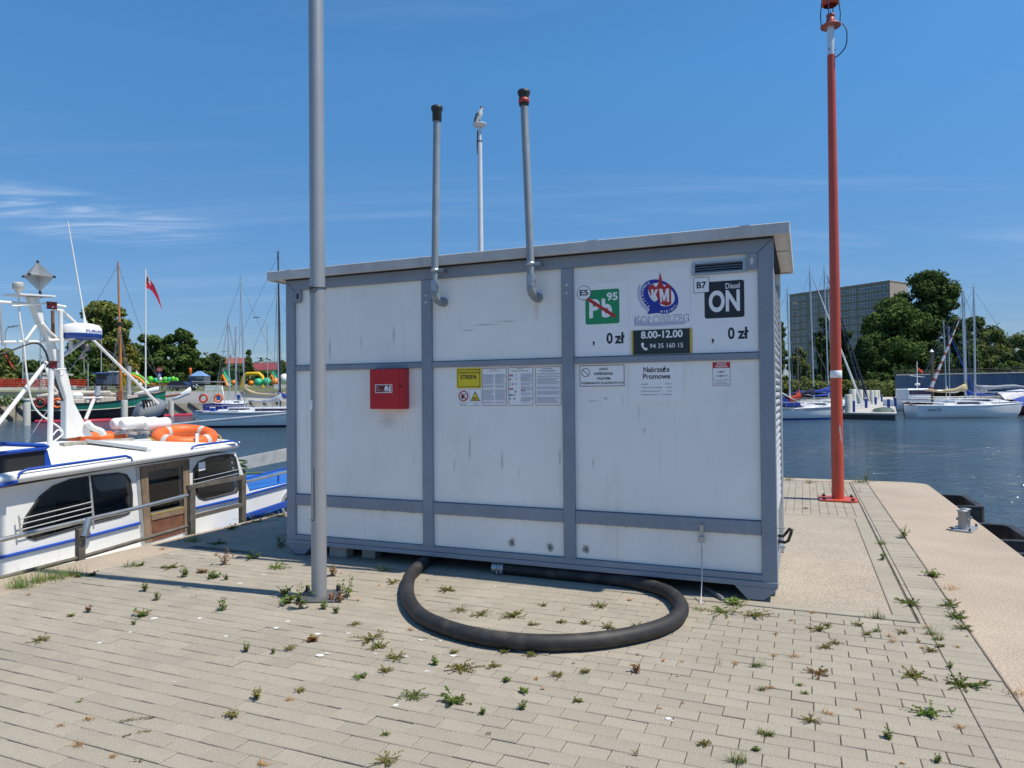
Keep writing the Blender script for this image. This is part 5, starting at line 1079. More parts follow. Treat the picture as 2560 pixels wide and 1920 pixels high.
shore = [(-260, -60), (-120, 10), (-66.5, 50), (-52.5, 70), (-47.5, 92.5), (-37.5, 97.5), (-27.5, 122), (-10.5, 150), (30, 178), (75, 205), (150, 205), (220, 170), (300, 60), (330, -80)]
lb = MB(); vs = []
for i, (x, y) in enumerate(shore):
    p = Vector((x, y, 0)); d = p.normalized()
    base = 2.2 if i < 9 else 1.3
    for off, z in ((3.6, base-.02), (7, base+.05), (40, base+.5), (150, base+2.5), (600, 8), (4000, 10)): vs.append((x+d.x*off, y+d.y*off, z if off < 600 else z))
n_ = 6; fs = [(i*n_+j, (i+1)*n_+j, (i+1)*n_+j+1, i*n_+j+1) for i in range(len(shore)-1) for j in range(n_-1)]
lb.add(vs, fs); lb.build('land', grass_m, kind='structure')
def strip(name, pts, z0, z1, th, m, **kw):         # a wall along a line in plan
    q = MB()
    for (x0, y0), (x1, y1) in zip(pts[:-1], pts[1:]):
        d = Vector((x1-x0, y1-y0, 0)); nrm = Vector((-d.y, d.x, 0)).normalized()*th
        a, b = Vector((x0, y0, 0)), Vector((x1, y1, 0))
        q.add([a+Vector((0, 0, z0)), b+Vector((0, 0, z0)), b+Vector((0, 0, z1)), a+Vector((0, 0, z1)), a+nrm+Vector((0, 0, z0)), b+nrm+Vector((0, 0, z0)), b+nrm+Vector((0, 0, z1)), a+nrm+Vector((0, 0, z1))], [(0, 1, 2, 3), (4, 7, 6, 5), (3, 2, 6, 7), (0, 4, 5, 1), (0, 3, 7, 4), (1, 5, 6, 2)])
    return q.build(name, m, **kw)
LQ = [(-120, 10), (-66, 50), (-52, 70), (-47, 92), (-37, 97), (-27, 122), (-10, 150), (30, 178)]
LQb = [(-123, 13), (-69, 52), (-55.2, 71.4), (-50, 95.3), (-39.5, 100.3), (-30, 124), (-12.5, 153), (28, 181)]
strip('quay_wall', LQ, -2, .62, 3.4, mat('old_quay_concrete', (.36, .31, .235), .9, var=.2, scale=.7), kind='structure')
strip('flood_wall', LQb, .5, 2.22, .5, floodw_m, label='long pale concrete flood wall behind the green hulled ship', cat='wall')
# diagonal black rubbing strips on the quay face
def along(a, b, t): return (a[0]+(b[0]-a[0])*t, a[1]+(b[1]-a[1])*t)
for (a, b), N in (((LQ[1], LQ[2]), 12), ((LQ[2], LQ[3]), 11), ((LQ[3], LQ[4]), 6), ((LQ[4], LQ[5]), 10)):
    for i in range(N):
        x, y = along(a, b, (i+.5)/N); d = Vector((b[0]-a[0], b[1]-a[1], 0)).normalized(); nr = Vector((d.y, -d.x, 0))
        q = MB(); L = 1.0
        p0, p1 = -d*L*.85+Vector((0, 0, 1.25)), d*L*.85+Vector((0, 0, -.1)); w = Vector((0, 0, .20))
        q.add([p0-w, p1-w, p1+w, p0+w, p0-w+nr*.14, p1-w+nr*.14, p1+w+nr*.14, p0+w+nr*.14], [(0, 1, 2, 3), (4, 7, 6, 5), (3, 2, 6, 7), (0, 4, 5, 1), (0, 3, 7, 4), (1, 5, 6, 2)])
        q.build('rubbing_strip', rubber_m, loc=Vector((x, y, -.66))+nr*.004, label='slanting black rubber strip on the old concrete quay face', cat='fender', group='slanting strips on the old quay')
def chop(px, ptop, pbase, d, r, m, name, label, cat, group=None, cap=None):
    p = at(px, pbase, d); h = at(px, ptop, d).z-p.z
    q = MB(); q.lathe([(r, -1.0 if p.z < 0 else 0), (r, h-.03), (r*.97, h), (.0, h+.01)], 20); o = q.build(name, m, loc=p, label=label, cat=cat, group=group)
    if cap: c = MB(); c.lathe([(.0, h+.011), (r*.5, h+.08), (r*1.3, h+.3), (.0, h+.32)], 16); c.build('pile_cap', cap, o)
    return o
chop(67, 1006, 1064, 59.6, .28, pile_m, 'mooring_pile', 'cream mooring pile with a white conical cap left of the green hull', 'pile', cap=tank_m)
chop(311, 1000, 1053, 67.5, .30, pile_m, 'mooring_pile', 'cream mooring pile standing in front of the green hull', 'pile')
chop(428, 1000, 1039, 84, .30, pile_m, 'mooring_pile', 'cream mooring pile right of the bow of the green ship', 'pile')
# floating red boom
bp_ = [at(x, y, 2.365*F_PX/(y-(995.7-x*.00934))) for x, y in ((90, 1057), (190, 1056.5), (300, 1052), (420, 1041), (515, 1037.5), (560, 1035))]
q = MB(); q.tube([Vector((p.x, p.y, WATER+.05)) for p in bp_], .23, 8); q.build('oil_boom', mat('red_boom', (.36, .015, .04), .6, var=.15), label='long red floating boom on the water along the old quay', cat='boom')

# ---------------- sailing boats
def hull_rings(L, B, H, aft=.75, bow=.0, n=13, rake=.12):
    rings = []
    for i in range(n):
        t = i/(n-1); x = -L*.52+L*t
        w = B/2*(aft+(1-aft)*math.sin(min(1, t/.55)*PI/2))*(1 if t < .55 else max(.015, 1-((t-.55)/.45)**2.2))
        sh = H*(1+.16*max(0, (t-.5)/.5)**2+.05*max(0, (.3-t)/.3))
        rk = rake*L*.5*max(0, (t-.8)/.2)
        rings.append([(x+rk, w, sh), (x+rk*.6, w*.97, H*.45), (x, w*.82, .0), (x, 0, -.35), (x, -w*.82, .0), (x+rk*.6, -w*.97, H*.45), (x+rk, -w, sh)])
    return rings
wire_m = mat('rigging_wire', (.20, .21, .22), .5, .5, var=0); mastg_m = mat('mast_silver', (.55, .57, .6), .35, .6, var=.08); mastd_m = mat('mast_dark', (.025, .025, .03), .4, var=.1)
hw_m = mat('yacht_white', (.72, .73, .74), .3, var=.05, scale=1); win_m = mat('cabin_window', (.03, .02, .05), .15, var=.1)
navy_m = mat('navy_cloth', (.008, .012, .05), .85, var=.2); bluec_m = mat('blue_cloth', (.01, .05, .32), .8, var=.2); tan_m = mat('tan_cloth', (.50, .40, .24), .85, var=.15); redc_m = mat('red_cloth', (.5, .05, .02), .85, var=.2); greyc_m = mat('grey_cloth', (.36, .38, .42), .8, var=.2); maro_m = mat('maroon_hull', (.09, .012, .014), .35, var=.15)
def sailboat(label, mx, mtop, d, head, L=8.5, B=2.6, H=.85, hull=hw_m, boot=None, mast=mastg_m, cover=None, covlen=3.2, boomz=1.7, furl=None, base=None, cabin=True, stripe=None, sag=.12, mr=.065, mbot=None, kind='sailing_yacht', spread=(.55,), boomside=-1, group=None, nohull=False):
    p = at(mx if mbot is None else mbot, 980, d); p.z = WATER
    top = at(mx, mtop, d)
    t = thing(kind, label, 'boat', p, head, group); R = Matrix.Rotation(-head, 3, 'Z'); tp = R @ (top-p)
    rings = hull_rings(L, B, H)
    q = MB(); q.loft(rings, closed=False, smooth=True); q.add(rings[0], [tuple(range(7))]); h = q.build('hull', hull, t)
    if boot: q = MB(); q.loft([[(x*1.002, y*1.012, z) for x, y, z in ((r[2][0], r[2][1], -.02), (r[2][0]+(r[1][0]-r[2][0])*.3, r[2][1]+(r[1][1]-r[2][1])*.35, H*.16))] for r in rings], closed=False, smooth=True); q.loft([[(x*1.002, -y*1.012, z) for x, y, z in ((r[2][0], r[2][1], -.02), (r[2][0]+(r[1][0]-r[2][0])*.3, r[2][1]+(r[1][1]-r[2][1])*.35, H*.16))] for r in rings], closed=False, smooth=True); q.build('boot_stripe', boot, h, kind=None)
    if stripe:
        q = MB()
        for sg in (1, -1): q.tube([(r[0][0], sg*r[0][1]*1.006, r[0][2]*.90) for r in rings], .018, 5)
        q.build('hull_line', stripe, h)
    q = MB(); q.loft([[r[0], (r[0][0], 0, r[0][2]+.06), r[6]] for r in rings], closed=False); q.build('deck', hw_m, t)
    q = MB(); q.tube([(r[0][0], r[0][1], r[0][2]+.02) for r in rings], .03, 5); q.tube([(r[6][0], r[6][1], r[6][2]+.02) for r in rings], .03, 5); q.build('toe_rail', stripe or hw_m, t)
    if cabin:
        x0, x1, w, ch = -L*.16, L*.22, B*.30, .42
        q = MB(); q.loft([[(x, w*k_, H*.98), (x, w*k_*.88, H+hh), (x, -w*k_*.88, H+hh), (x, -w*k_, H*.98)] for x, k_, hh in ((x0-L*.1, 1.05, .2), (x0, 1.05, .25), (x0+.03, 1.05, ch), (0, 1, ch), (x1*.6, .85, ch*.8), (x1, .65, .14))], closed=True, cap=True); c = q.build('cabin', hw_m, t)
        for sg in (1, -1):
            q = MB(); q.add([(x, sg*(w*k_+.02), z) for x, k_, z in ((x0+.15, 1.0, H+.14), (x1*.45, .90, H+.14), (x1*.30, .88, H+.30), (x0+.15, .97, H+.30))], [(0, 1, 2, 3)]); q.build('window', win_m, c)
    q = MB(); q.tube([(0, 0, H), (tp.x*.5, tp.y*.5, (H+tp.z)/2), tp], [mr, mr, mr*.75], 10); m_ = q.build('mast', mast, t)
    q = MB(); q.tube([tp+Vector((-.25, 0, .0)), tp+Vector((.2, 0, .02))], .02, 5); q.tube([tp, tp+Vector((0, 0, .35))], .012, 5); q.build('masthead', wire_m, m_)
    for f in spread: c_ = tp*f; q = MB(); z = H+(tp.z-H)*f; q.tube([(c_.x, -.55, z), (c_.x, .55, z)], .022, 6); q.build('spreader', mast, m_)
    q = MB(); rig = .012*d/60
    for a in ((rings[-1][0][0], 0, rings[-1][0][2]), (rings[0][0][0], 0, rings[0][0][2]), (-.2, B*.46, H), (-.2, -B*.46, H)): q.tube([a, tp*.98], rig, 4, cap=False)
    q.build('stays', wire_m, t, fix=False)
    if cover is not None:
        cl = covlen*boomside; q = MB(); q.tube([(0, 0, boomz), (cl, 0, boomz+.05)], .05, 8); q.build('boom', mast, t)
        q = MB(); rr = []
        for i in range(9):
            f = i/8; x = cl*f; hgt = .30*(1-f)**1.5+.14+.05*math.sin(i*2.1); rr.append([(x, .13*(1-f*.4)*math.cos(a), boomz+.05+hgt*.5+hgt*(.9 if f < .02 else .55)*math.sin(a)-sag*math.sin(f*PI)) for a in [2*PI*j/10 for j in range(10)]])
        q.loft(rr, smooth=True, cap=True)
        q.tube([(0.02, 0, boomz+.1), (.04*boomside, 0, boomz+.75)], [.15, .07], 8); q.build('sail_cover', cover, t)
    if furl: q = MB(); bw_ = Vector((rings[-1][0][0]-.3, 0, rings[-1][0][2]+.15)); q.tube([bw_, bw_.lerp(tp, .1), bw_.lerp(tp, .5), bw_.lerp(tp, .93)], [.05, .10, .075, .03], 8); q.build('furled_sail', furl, t)
    q = MB()
    for sg in (1, -1):
        pts = [(r[0][0], sg*r[0][1]*.97, r[0][2]) for r in rings[1::2]]
        for a in pts: q.tube([a, (a[0], a[1], a[2]+.55)], .014, 4, cap=False)
        q.tube([(a[0], a[1], a[2]+.55) for a in pts], .010, 4, cap=False)
    q.build('guard_rail', mat('rail_bright', (.6, .6, .6), .4, .5, var=0), t, fix=False)
    return t
# right side, bows towards the pontoon
sailboat('white yacht with blue boot stripe and cockpit awning left of the red post', 1968, 724, 57.5, .05, L=8.6, B=2.5, H=.9, boot=bluec_m, stripe=win_m, mbot=1975, covlen=2.5)
sailboat('white yacht with a bright red sail cover left of the red post', 1988, 758, 62, .12, L=7.6, B=2.4, cover=redc_m, covlen=1.6, mbot=1998, mast=mat('mast_brown', (.16, .12, .10), .5), mr=.05)
sailboat('white yacht with a tall mast and a navy sail cover left of the red post', 2024, 672, 68, .1, L=9.6, B=2.9, cover=navy_m, covlen=4.6, mbot=2035, boomz=2.0, furl=hw_m)
sailboat('white yacht with a bright blue sail cover partly hidden by the red post', 2060, 667, 78, .14, L=9.5, B=2.9, cover=bluec_m, covlen=4.0, mbot=2072, boomz=2.2, furl=navy_m)
sailboat('white yacht with blue cover and long navy forestay just right of the red post', 2069, 706, 92, .2, L=9, B=2.8, cover=bluec_m, covlen=3.4, mbot=2082, furl=navy_m)
al = sailboat('white sloop lettered aloa 25 with a tan sail cover', 2405, 724, 58, .02, L=8.9, B=2.7, H=1.02, stripe=None, cover=tan_m, covlen=3.4, boomz=2.25, mbot=2414, sag=.2, mr=.075)
q = MB(); text(q, 'aloa 25', -4.05, -2.95, .62, .82, 0, 0, .02, res=2); q.v = [(x, -1.32+.02*(-x-3)-.035, z) for x, y, z in q.v]; q.build('lettering', win_m, [c for c in al.children if c.name.startswith('hull')][0])
sailboat('dark red hulled boat behind the bow of the aloa 25 sloop', 2434, 718, 63, -.15, L=11, B=3, H=1.15, hull=maro_m, cover=greyc_m, covlen=6.5, boomz=2.1, boomside=1, mbot=2438, sag=-.3, mr=.085)
sailboat('small white yacht with folded pale sail behind the tan sail cover', 2359, 803, 84, .1, L=8, B=2.5, cover=hw_m, covlen=1.6, boomside=1, mbot=2366, furl=bluec_m, boomz=2.0)
sailboat('white yacht with a red and white furled sail behind the aloa sloop', 2372, 818, 90, .1, L=8.4, B=2.6, cover=None, mbot=2374, furl=None, mr=.06)
sailboat('white yacht with a slim mast beside the tan covered sloop', 2410, 735, 76, .15, L=9, B=2.7, cover=bluec_m, covlen=4, boomside=1, mbot=2417)
rs_ = MB(); a_, b_ = at(2325, 975, 62), at(2403, 788, 62); N = 26
rw_m = mat('white_sailcloth', (.66, .62, .62), .8, var=.1); rr_m = mat('faded_red_sailcloth', (.38, .09, .09), .8, var=.15)
for i in range(N):
    t0, t1 = i/N, (i+1)/N; rs_.tube([a_.lerp(b_, t0)-a_, a_.lerp(b_, t1)-a_], [.13*(1-t0)+.03, .13*(1-t1)+.03], 8, i % 3 == 0, cap=False)
rs_.build('furled_sail', [rw_m, rr_m], loc=a_, label='red and white furled sail slanting up behind the aloa sloop', cat='sail')
# awning on the nearest yacht, tarps, motor cruiser
p = at(1965, 1010, 57); aw = thing('boat_awning', 'blue white and red cockpit awning on the yacht left of the red post', 'awning', p, .05)
for nm, pts, m_ in (('white_cloth', [(-1.1, .95), (-.6, 1.0), (.5, .35), (.9, .15), (.2, .45), (-.6, .85)], hw_m), ('blue_cloth', [(-1.0, .85), (-.5, .6), (.1, .3), (1.0, .12), (1.0, -.1), (0, -.2), (-1, .2)], bluec_m), ('red_cloth', [(0, .55), (.45, .36), (.55, .15), (.1, .2)], redc_m)):
    q = MB(); q.prism(pts, -.5-(.02 if nm != 'blue_cloth' else 0), .5+(.02 if nm != 'blue_cloth' else 0), 'xz'); bevel(q.build(nm, m_, aw), .03)
tarp_m = bpy.data.materials.new('striped_tarp'); tarp_m.use_nodes = True
_n, _l = tarp_m.node_tree.nodes, tarp_m.node_tree.links; _t = _n.new('ShaderNodeTexCoord'); _w = _n.new('ShaderNodeTexWave'); _w.inputs['Scale'].default_value = 1.5; _w.bands_direction = 'X'; _l.new(_t.outputs['Object'], _w.inputs[0]); _r = _n.new('ShaderNodeValToRGB'); _r.color_ramp.interpolation = 'CONSTANT'; _r.color_ramp.elements[0].color = (.7, .7, .72, 1); _r.color_ramp.elements[1].color = (.12, .13, .2, 1); _r.color_ramp.elements[1].position = .6; _l.new(_w.outputs[0], _r.inputs[0]); _l.new(_r.outputs[0], _n['Principled BSDF'].inputs['Base Color'])
for (px, py, d, w, hgt, m_, lab) in ((2535, 998, 66, 3.4, .9, tarp_m, 'striped white tarpaulin draped over a boat at the right photo edge'), (2552, 1014, 62, 1.6, .8, bluec_m, 'blue tarpaulin over a boat at the right photo edge')):
    q = MB(); q.loft([[(x, -.9, 0), (x, -.45, hgt*.7*k_), (x, 0, hgt*k_), (x, .45, hgt*.7*k_), (x, .9, 0)] for x, k_ in ((-w/2, .7), (-w*.2, .9), (w*.2, 1.05), (w/2, 1.0))], closed=False); q.build('tarpaulin', m_, loc=at(px, py, d), rot=.1, label=lab, cat='tarpaulin')
p = at(2298, 1000, 80); p.z = WATER; mcz = thing('motor_cruiser', 'white motor cruiser with a small mast behind the stern of the aloa sloop', 'boat', p, .1)
q = MB(); rg = hull_rings(7, 2.6, 1.2, aft=.95); q.loft(rg, closed=False, smooth=True); q.add(rg[0], [tuple(range(7))]); q.build('hull', hw_m, mcz)
q = MB(); q.box(-2.2, 1.0, -1.1, 1.1, 1.2, 2.5, c=.1); q.build('cabin', hw_m, mcz); q = MB(); q.box(-2.0, .8, -1.12, -1.105, 1.85, 2.3); q.build('window', win_m, mcz)
q = MB(); q.tube([(-.2, 0, 2.5), (-.2, 0, 5.6)], .05, 8); q.tube([(-1.1, 0, 4.0), (.7, 0, 3.8)], .035, 6); q.ball((-.2, 0, 3.0), .3, 10, 0, (1, 1, .5)); q.build('mast', hw_m, mcz); q = MB(); q.add([(-.18, 0, 5.0), (.6, .1, 4.5), (.5, 0, 4.2), (-.18, 0, 4.6)], [(0, 1, 2, 3)]); q.build('flag', redc_m, mcz)
p = at(2331, 985, 66); q = MB(); q.tube([(0, 0, -2), (0, 0, at(2331, 880, 66).z-p.z)], .13, 10); o = q.build('timber_post', mat('brown_post', (.10, .075, .06), .8), loc=p, label='dark timber post with a pale cap behind the stern of the aloa sloop', cat='post'); q = MB(); hh = at(2331, 880, 66).z-p.z; q.lathe([(.2, hh), (.0, hh+.3)], 10); q.build('cap', hw_m, o)
# pontoon on the right with its piles and pedestals
n0, n1 = Vector((28.3, 55.6, 0)), Vector((101.5, 190, 0)); dv = (n1-n0).normalized(); ang = math.atan2(dv.y, dv.x); Lp = (n1-n0).length
pn = thing('pontoon', 'long pale pontoon running back between the yachts on the right', 'pontoon', Vector((n0.x, n0.y, WATER)), ang)
q = MB(); q.prism([(0, -1.6), (Lp, -1.6), (Lp, 1.6), (-1.2, 1.9)] if False else [(-1.0, -2.1), (Lp, -2.1), (Lp, 2.0), (1.1, 2.0)], .42, .55, 'xy'); q.build('deck', deckc_m, pn)
q = MB(); q.prism([(-.9, -2.0), (Lp, -2.0), (Lp, 1.9), (1.2, 1.9)], -.4, .42, 'xy'); q.build('float', timb_m, pn)
for i, (px, d) in enumerate(((2121, 57.5), (2132, 63), (2150, 70), (2167, 80), (2179, 92), (2187, 104), (2191, 118), (2196, 134))):
    p = at(px, 990, d); p.z = WATER+.55
    q = MB(); hgt = (1.55, 2.0, 1.95, 1.9, 1.9, 1.9, 1.9, 1.9)[i]*.95; q.lathe([(.29, -1.5), (.29, hgt-.03), (.26, hgt), (.0, hgt+.02)], 20)
    q.build('pontoon_pile', pile_m, loc=p, label=('nearest', 'second', 'third', 'fourth', 'fifth', 'sixth', 'seventh', 'farthest')[i]+' cream pile in the row along the left side of the pale pontoon', cat='pile', group='piles along the pontoon')
for i, (px, d) in enumerate(((2133, 58), (2165, 71), (2189, 88), (2204, 110), (2221, 64), (2238, 78), (2246, 98))):
    p = at(px, 990, d); p.z = WATER+.552
    t = thing('power_pedestal', ('nearest of the left row', 'second in the left row', 'third in the left row', 'farthest of the left row', 'nearest of the right row', 'second in the right row', 'farthest of the right row')[i]+' of blue service pedestals on the pale pontoon', 'pedestal', p, ang, 'service pedestals on the pontoon')
    q = MB(); q.box(-.13, .13, -.13, .13, 0, .95, c=.02); q.build('body', ped_m, t); q = MB(); q.box(-.14, .14, -.14, .14, .952, 1.02, c=.02); q.build('lid', tank_m, t); q = MB(); q.box(-.05, .05, -.134, -.131, .55, .72); q.build('socket_plate', tank_m, t)
p = at(2206, 1033, 57.5); p.z = WATER+.552; q = MB(); q.loft([[(x, y*w, z*w) for y, z in ((-.75, .0), (-.55, .25), (-.1, .42), (.3, .34), (.7, .05))] for x, w in ((-.9, .25), (-.6, .8), (0, 1), (.7, .85), (1.0, .3))], closed=False, smooth=True); q.build('folded_tarpaulin', mat('green_tarp', (.05, .085, .08), .7, var=.5, scale=2.5), loc=p, rot=.2, label='crumpled dark green tarpaulin on the near end of the pale pontoon', cat='tarpaulin')
q = MB(); q.prism([(-3, -1.0), (3, -1.0), (3.4, 1.2), (-3, 1.2)], -.3, .28, 'xy'); q.build('jetty_float', timb_m, loc=at(2090, 1046, 59.5), rot=.1, label='low dark float beside the pontoon behind the red post', cat='pontoon')
# left marina
sailboat('white yacht with a tall black mast beside the container left edge', 695, 630, 53, .03, L=11.0, B=3.0, H=1.1, mast=mastd_m, stripe=navy_m, cover=greyc_m, covlen=2.4, mbot=701, mr=.07, boomz=1.9, boot=navy_m)
sailboat('yacht with a slim silver mast beside the black masted white yacht', 692, 722, 66, .1, L=9, B=2.7, H=.8, cover=bluec_m, covlen=2.4, boomside=1, mbot=697, boomz=2.2)
sailboat('white yacht with a tan sail hanging along its boom left of the container', 601, 697, 72, .05, L=9.4, B=2.8, H=.8, cover=tan_m, covlen=4.6, boomside=1, mbot=612, boomz=2.6, sag=.3, stripe=bluec_m)
by = sailboat('dark blue yacht seen from astern with life rings on its rail', 570, 795, 77, 1.62, L=9, B=2.9, H=1.5, hull=mat('royal_blue_hull', (.01, .014, .19), .3, var=.1), cover=None, mbot=574, mr=.09)
for sx, lab in ((-.95, 'left'), (.55, 'right')):
    q = MB(); q.tube([(-4.9, -sx+.38*math.cos(t), 2.15+.38*math.sin(t)) for t in [2*PI*i/20 for i in range(20)]], .10, 8, closed=True); q.build('life_ring', or_m if sx > 0 else redc_m, by)
q = MB(); q.tube([(-4.7, 1.3, 1.5), (-4.7, 1.3, 3.3), (-4.7, -.9, 3.3), (-4.7, -1.2, 1.5)], .03, 6); q.tube([(-4.7, 2.2, 3.9), (-4.5, -1.6, 3.85)], .05, 6); q.build('stern_arch', mastg_m, by)
p = at(590, 985, 77); q = MB(); q.tube([(0, 0, -2.2), (0, 0, at(584, 790, 77).z-p.z-1.2)], .10, 10); q.build('bare_mast', mastg_m, loc=p, label='thick grey mast standing close to the white masts of the blue yacht', cat='mast')
p = at(533, 1055, 55.5); p.z = WATER; lpn = thing('jetty', 'short dark timber jetty ending beside the white yacht left of the container', 'pontoon', p, .05); q = MB(); q.prism([(-1.0, -1.0), (2.6, -1.0), (2.6, 1.2), (-1.0, 1.2)], .5, .6, 'xy'); q.build('deck', deckc_m, lpn); q = MB(); q.prism([(-.8, -.9), (2.6, -.9), (2.6, 1.1), (-.8, 1.1)], -.3, .5, 'xy'); q.build('float', timb_m, lpn)
for px, yb, yt, d, lab in ((531, 1045, 1018, 55.6, 'bright blue service pedestal on the short jetty left of the container'), (546, 1008, 988, 82, 'bright blue service pedestal behind the dark blue yacht'), (597, 1000, 986, 84, 'bright blue service pedestal on the quay behind the tan covered yacht')):
    p = at(px, yb, d); h = at(px, yt, d).z-p.z; t = thing('power_pedestal', lab, 'pedestal', p, 0); q = MB(); q.box(-.17, .17, -.17, .17, 0, h*.93, c=.03); q.build('body', bb_m, t); q = MB(); q.box(-.18, .18, -.18, .18, h*.932, h, c=.03); q.build('lid', tank_m, t)

# ---------------- green ship
p = at(235, 1053, 72); p.z = WATER; hd_ = math.atan2(26, 5)-.95; sh = thing('tall_ship', 'green and black hulled wooden ship with orange masts along the old quay', 'ship', p, hd_)
def shippt(px, py): # project on the ship's centre plane
    n = Vector((-math.sin(hd_), math.cos(hd_), 0)); r = ray(px, py); t = (p-EYEV).dot(n)/r.dot(n); w = EYEV+r*t-p; return Vector((w.dot(Vector((math.cos(hd_), math.sin(hd_), 0))), 0, w.z))
xa, xb = shippt(80, 1020).x, shippt(414, 990).x; Ls = xb-xa; gn_m = mat('ship_green', (.008, .16, .11), .4, var=.15, scale=1); bk_m = mat('ship_black', (.02, .016, .018), .5, var=.2); cr_m = mat('ship_cream', (.55, .5, .42), .6, var=.15); omast = mat('varnished_mast', (.42, .17, .045), .45, var=.15, scale=1.5); rw2 = mat('red_brown_wood', (.25, .07, .035), .6, var=.25)
def shs(t): return 1.75+1.5*max(0, t-.35)**2*1.9+.25*max(0, .25-t)*4*.25
rings = []
for i in range(15):
    t = i/14; x = xa+Ls*t; w = 2.0*(.55+.45*math.sin(min(1, t/.35)*PI/2))*(1 if t < .6 else max(.02, 1-((t-.6)/.4)**2.3)); z = shs(t)
    rings.append([(x, w, z), (x-.02, w*1.0, z*.62), (x-.1*t, w*.93, z*.25), (x-.25*t, w*.75, -.3), (x-.25*t, -w*.75, -.3), (x-.1*t, -w*.93, z*.25), (x-.02, -w, z*.62), (x, -w, z)])
q = MB(); q.loft(rings, closed=False, smooth=True)
q.m = [(0 if (j % 7) in (0, 6) else 1) for j in range(len(q.m))]; q.add(rings[0], [tuple(range(8))], 1); h = q.build('hull', [gn_m, bk_m], sh)
q = MB(); q.tube([(r[7][0], r[7][1]-.02, r[7][2]) for r in rings], .07, 5); q.tube([(r[0][0], r[0][1], r[0][2]) for r in rings], .07, 5); q.build('cap_rail', bk_m, h)
q = MB(); q.tube([(r[6][0], r[6][1]-.02, r[6][2]) for r in rings], .05, 5); q.build('rubbing_strake', cr_m, h)
q = MB(); q.loft([[r[0], r[7]] for r in [[(a[0], a[1]*.96, a[2]-.35) for a in rg] for rg in rings]], closed=False); q.build('deck', cr_m, sh)
for a, b_, hz_, m_ in ((.10, .17, .55, rw2), (.22, .38, .45, cr_m), (.42, .46, .9, rw2), (.5, .62, .5, cr_m), (.63, .66, 1.1, rw2), (.7, .78, .35, cr_m)):
    q = MB(); q.box(xa+Ls*a, xa+Ls*b_, -.8, .8, shs((a+b_)/2)-.4, shs((a+b_)/2)+hz_, c=.06); q.build('deck_house', m_, sh)
for px, yt, yb, r_ in ((295, 655, 1003, .17), (134, 772, 1005, .13)):
    a, b_ = shippt(px+(8 if px > 200 else 6), yb), shippt(px, yt); q = MB(); q.tube([a, a.lerp(b_, .55), a.lerp(b_, .56), b_], [r_, r_*.9, r_*.7, r_*.45], 12); m_ = q.build('mast', omast, sh)
    c_ = a.lerp(b_, .55); q = MB(); q.tube([c_-Vector((.3, 1.0, 0)), c_+Vector((-.1, 1.0, 0))], .06, 6); q.tube([c_-Vector((.5, 0, 0)), c_+Vector((.5, 0, 0))], .05, 6); q.lathe([(r_*1.3, -.1), (r_*1.3, .25)], 10, c_); q.build('crosstree', bk_m, m_)
    q = MB()
    for dx in (-2.6, -2.0, 2.0, 2.6):
        q.tube([(a.x+dx*.5, -1.9, shs(.5)), c_], .018, 4, cap=False); q.tube([(a.x+dx*.5, 1.9, shs(.5)), c_], .018, 4, cap=False)
    q.tube([(xb-.3, 0, shs(1)), b_*.99], .02, 4, cap=False); q.tube([(xa+.3, 0, shs(0)), b_*.97], .02, 4, cap=False); q.tube([(a.x+5, 0, shs(.7)), c_], .018, 4, cap=False); q.build('rigging', wire_m, m_, fix=False)
q = MB(); a, b_ = shippt(70, 1000), shippt(285, 990); q.tube([a, b_], .11, 8); q.tube([a+Vector((.8, 0, .35)), a.lerp(b_, .4)+Vector((0, 0, .5)), b_+Vector((-.3, 0, .35))], [.16, .30, .2], 8); a, b_ = shippt(130, 978), shippt(290, 986); q.tube([a, a.lerp(b_, .5), b_], [.12, .24, .16], 8); q.build('furled_sail', cr_m, sh)
q = MB(); a, b_ = shippt(408, 992), shippt(470, 983); q.tube([a, b_], [.13, .08], 8); q.build('bowsprit', rw2, sh)
q = MB(); a, b_ = shippt(430, 1000), shippt(478, 975); q.loft([[(a.x+(b_.x-a.x)*f, .1*math.cos(g)*s_, a.z+(b_.z-a.z)*f+.30*s_*math.sin(g)) for g in [2*PI*j/8 for j in range(8)]] for f, s_ in ((0, .3), (.3, .8), (.7, 1.1), (.95, 1.4), (1, .2))], smooth=True, cap=True); q.build('furled_jib', tank_m, sh)
q = MB(); a, b_ = shippt(395, 985), shippt(380, 975); q.loft([[(shippt(x, 985).x, .25*math.cos(g)*s_, shippt(x, y).z+.28*s_*math.sin(g)) for g in [2*PI*j/8 for j in range(8)]] for x, y, s_ in ((335, 985, .4), (360, 980, .7), (385, 975, 1.1), (397, 972, .9))], smooth=True, cap=True); q.build('furled_staysail', tank_m, sh)
for px, py, m_ in ((109, 1008, mat('dark_red_ring', (.2, .02, .02), .6)), (152, 1008, or_m)):
    a = shippt(px, py); q = MB(); q.tube([(a.x+.42*math.cos(t), -1.9, a.z+.42*math.sin(t)) for t in [2*PI*i/20 for i in range(20)]], .13, 8, closed=True); q.build('life_ring', m_, sh)
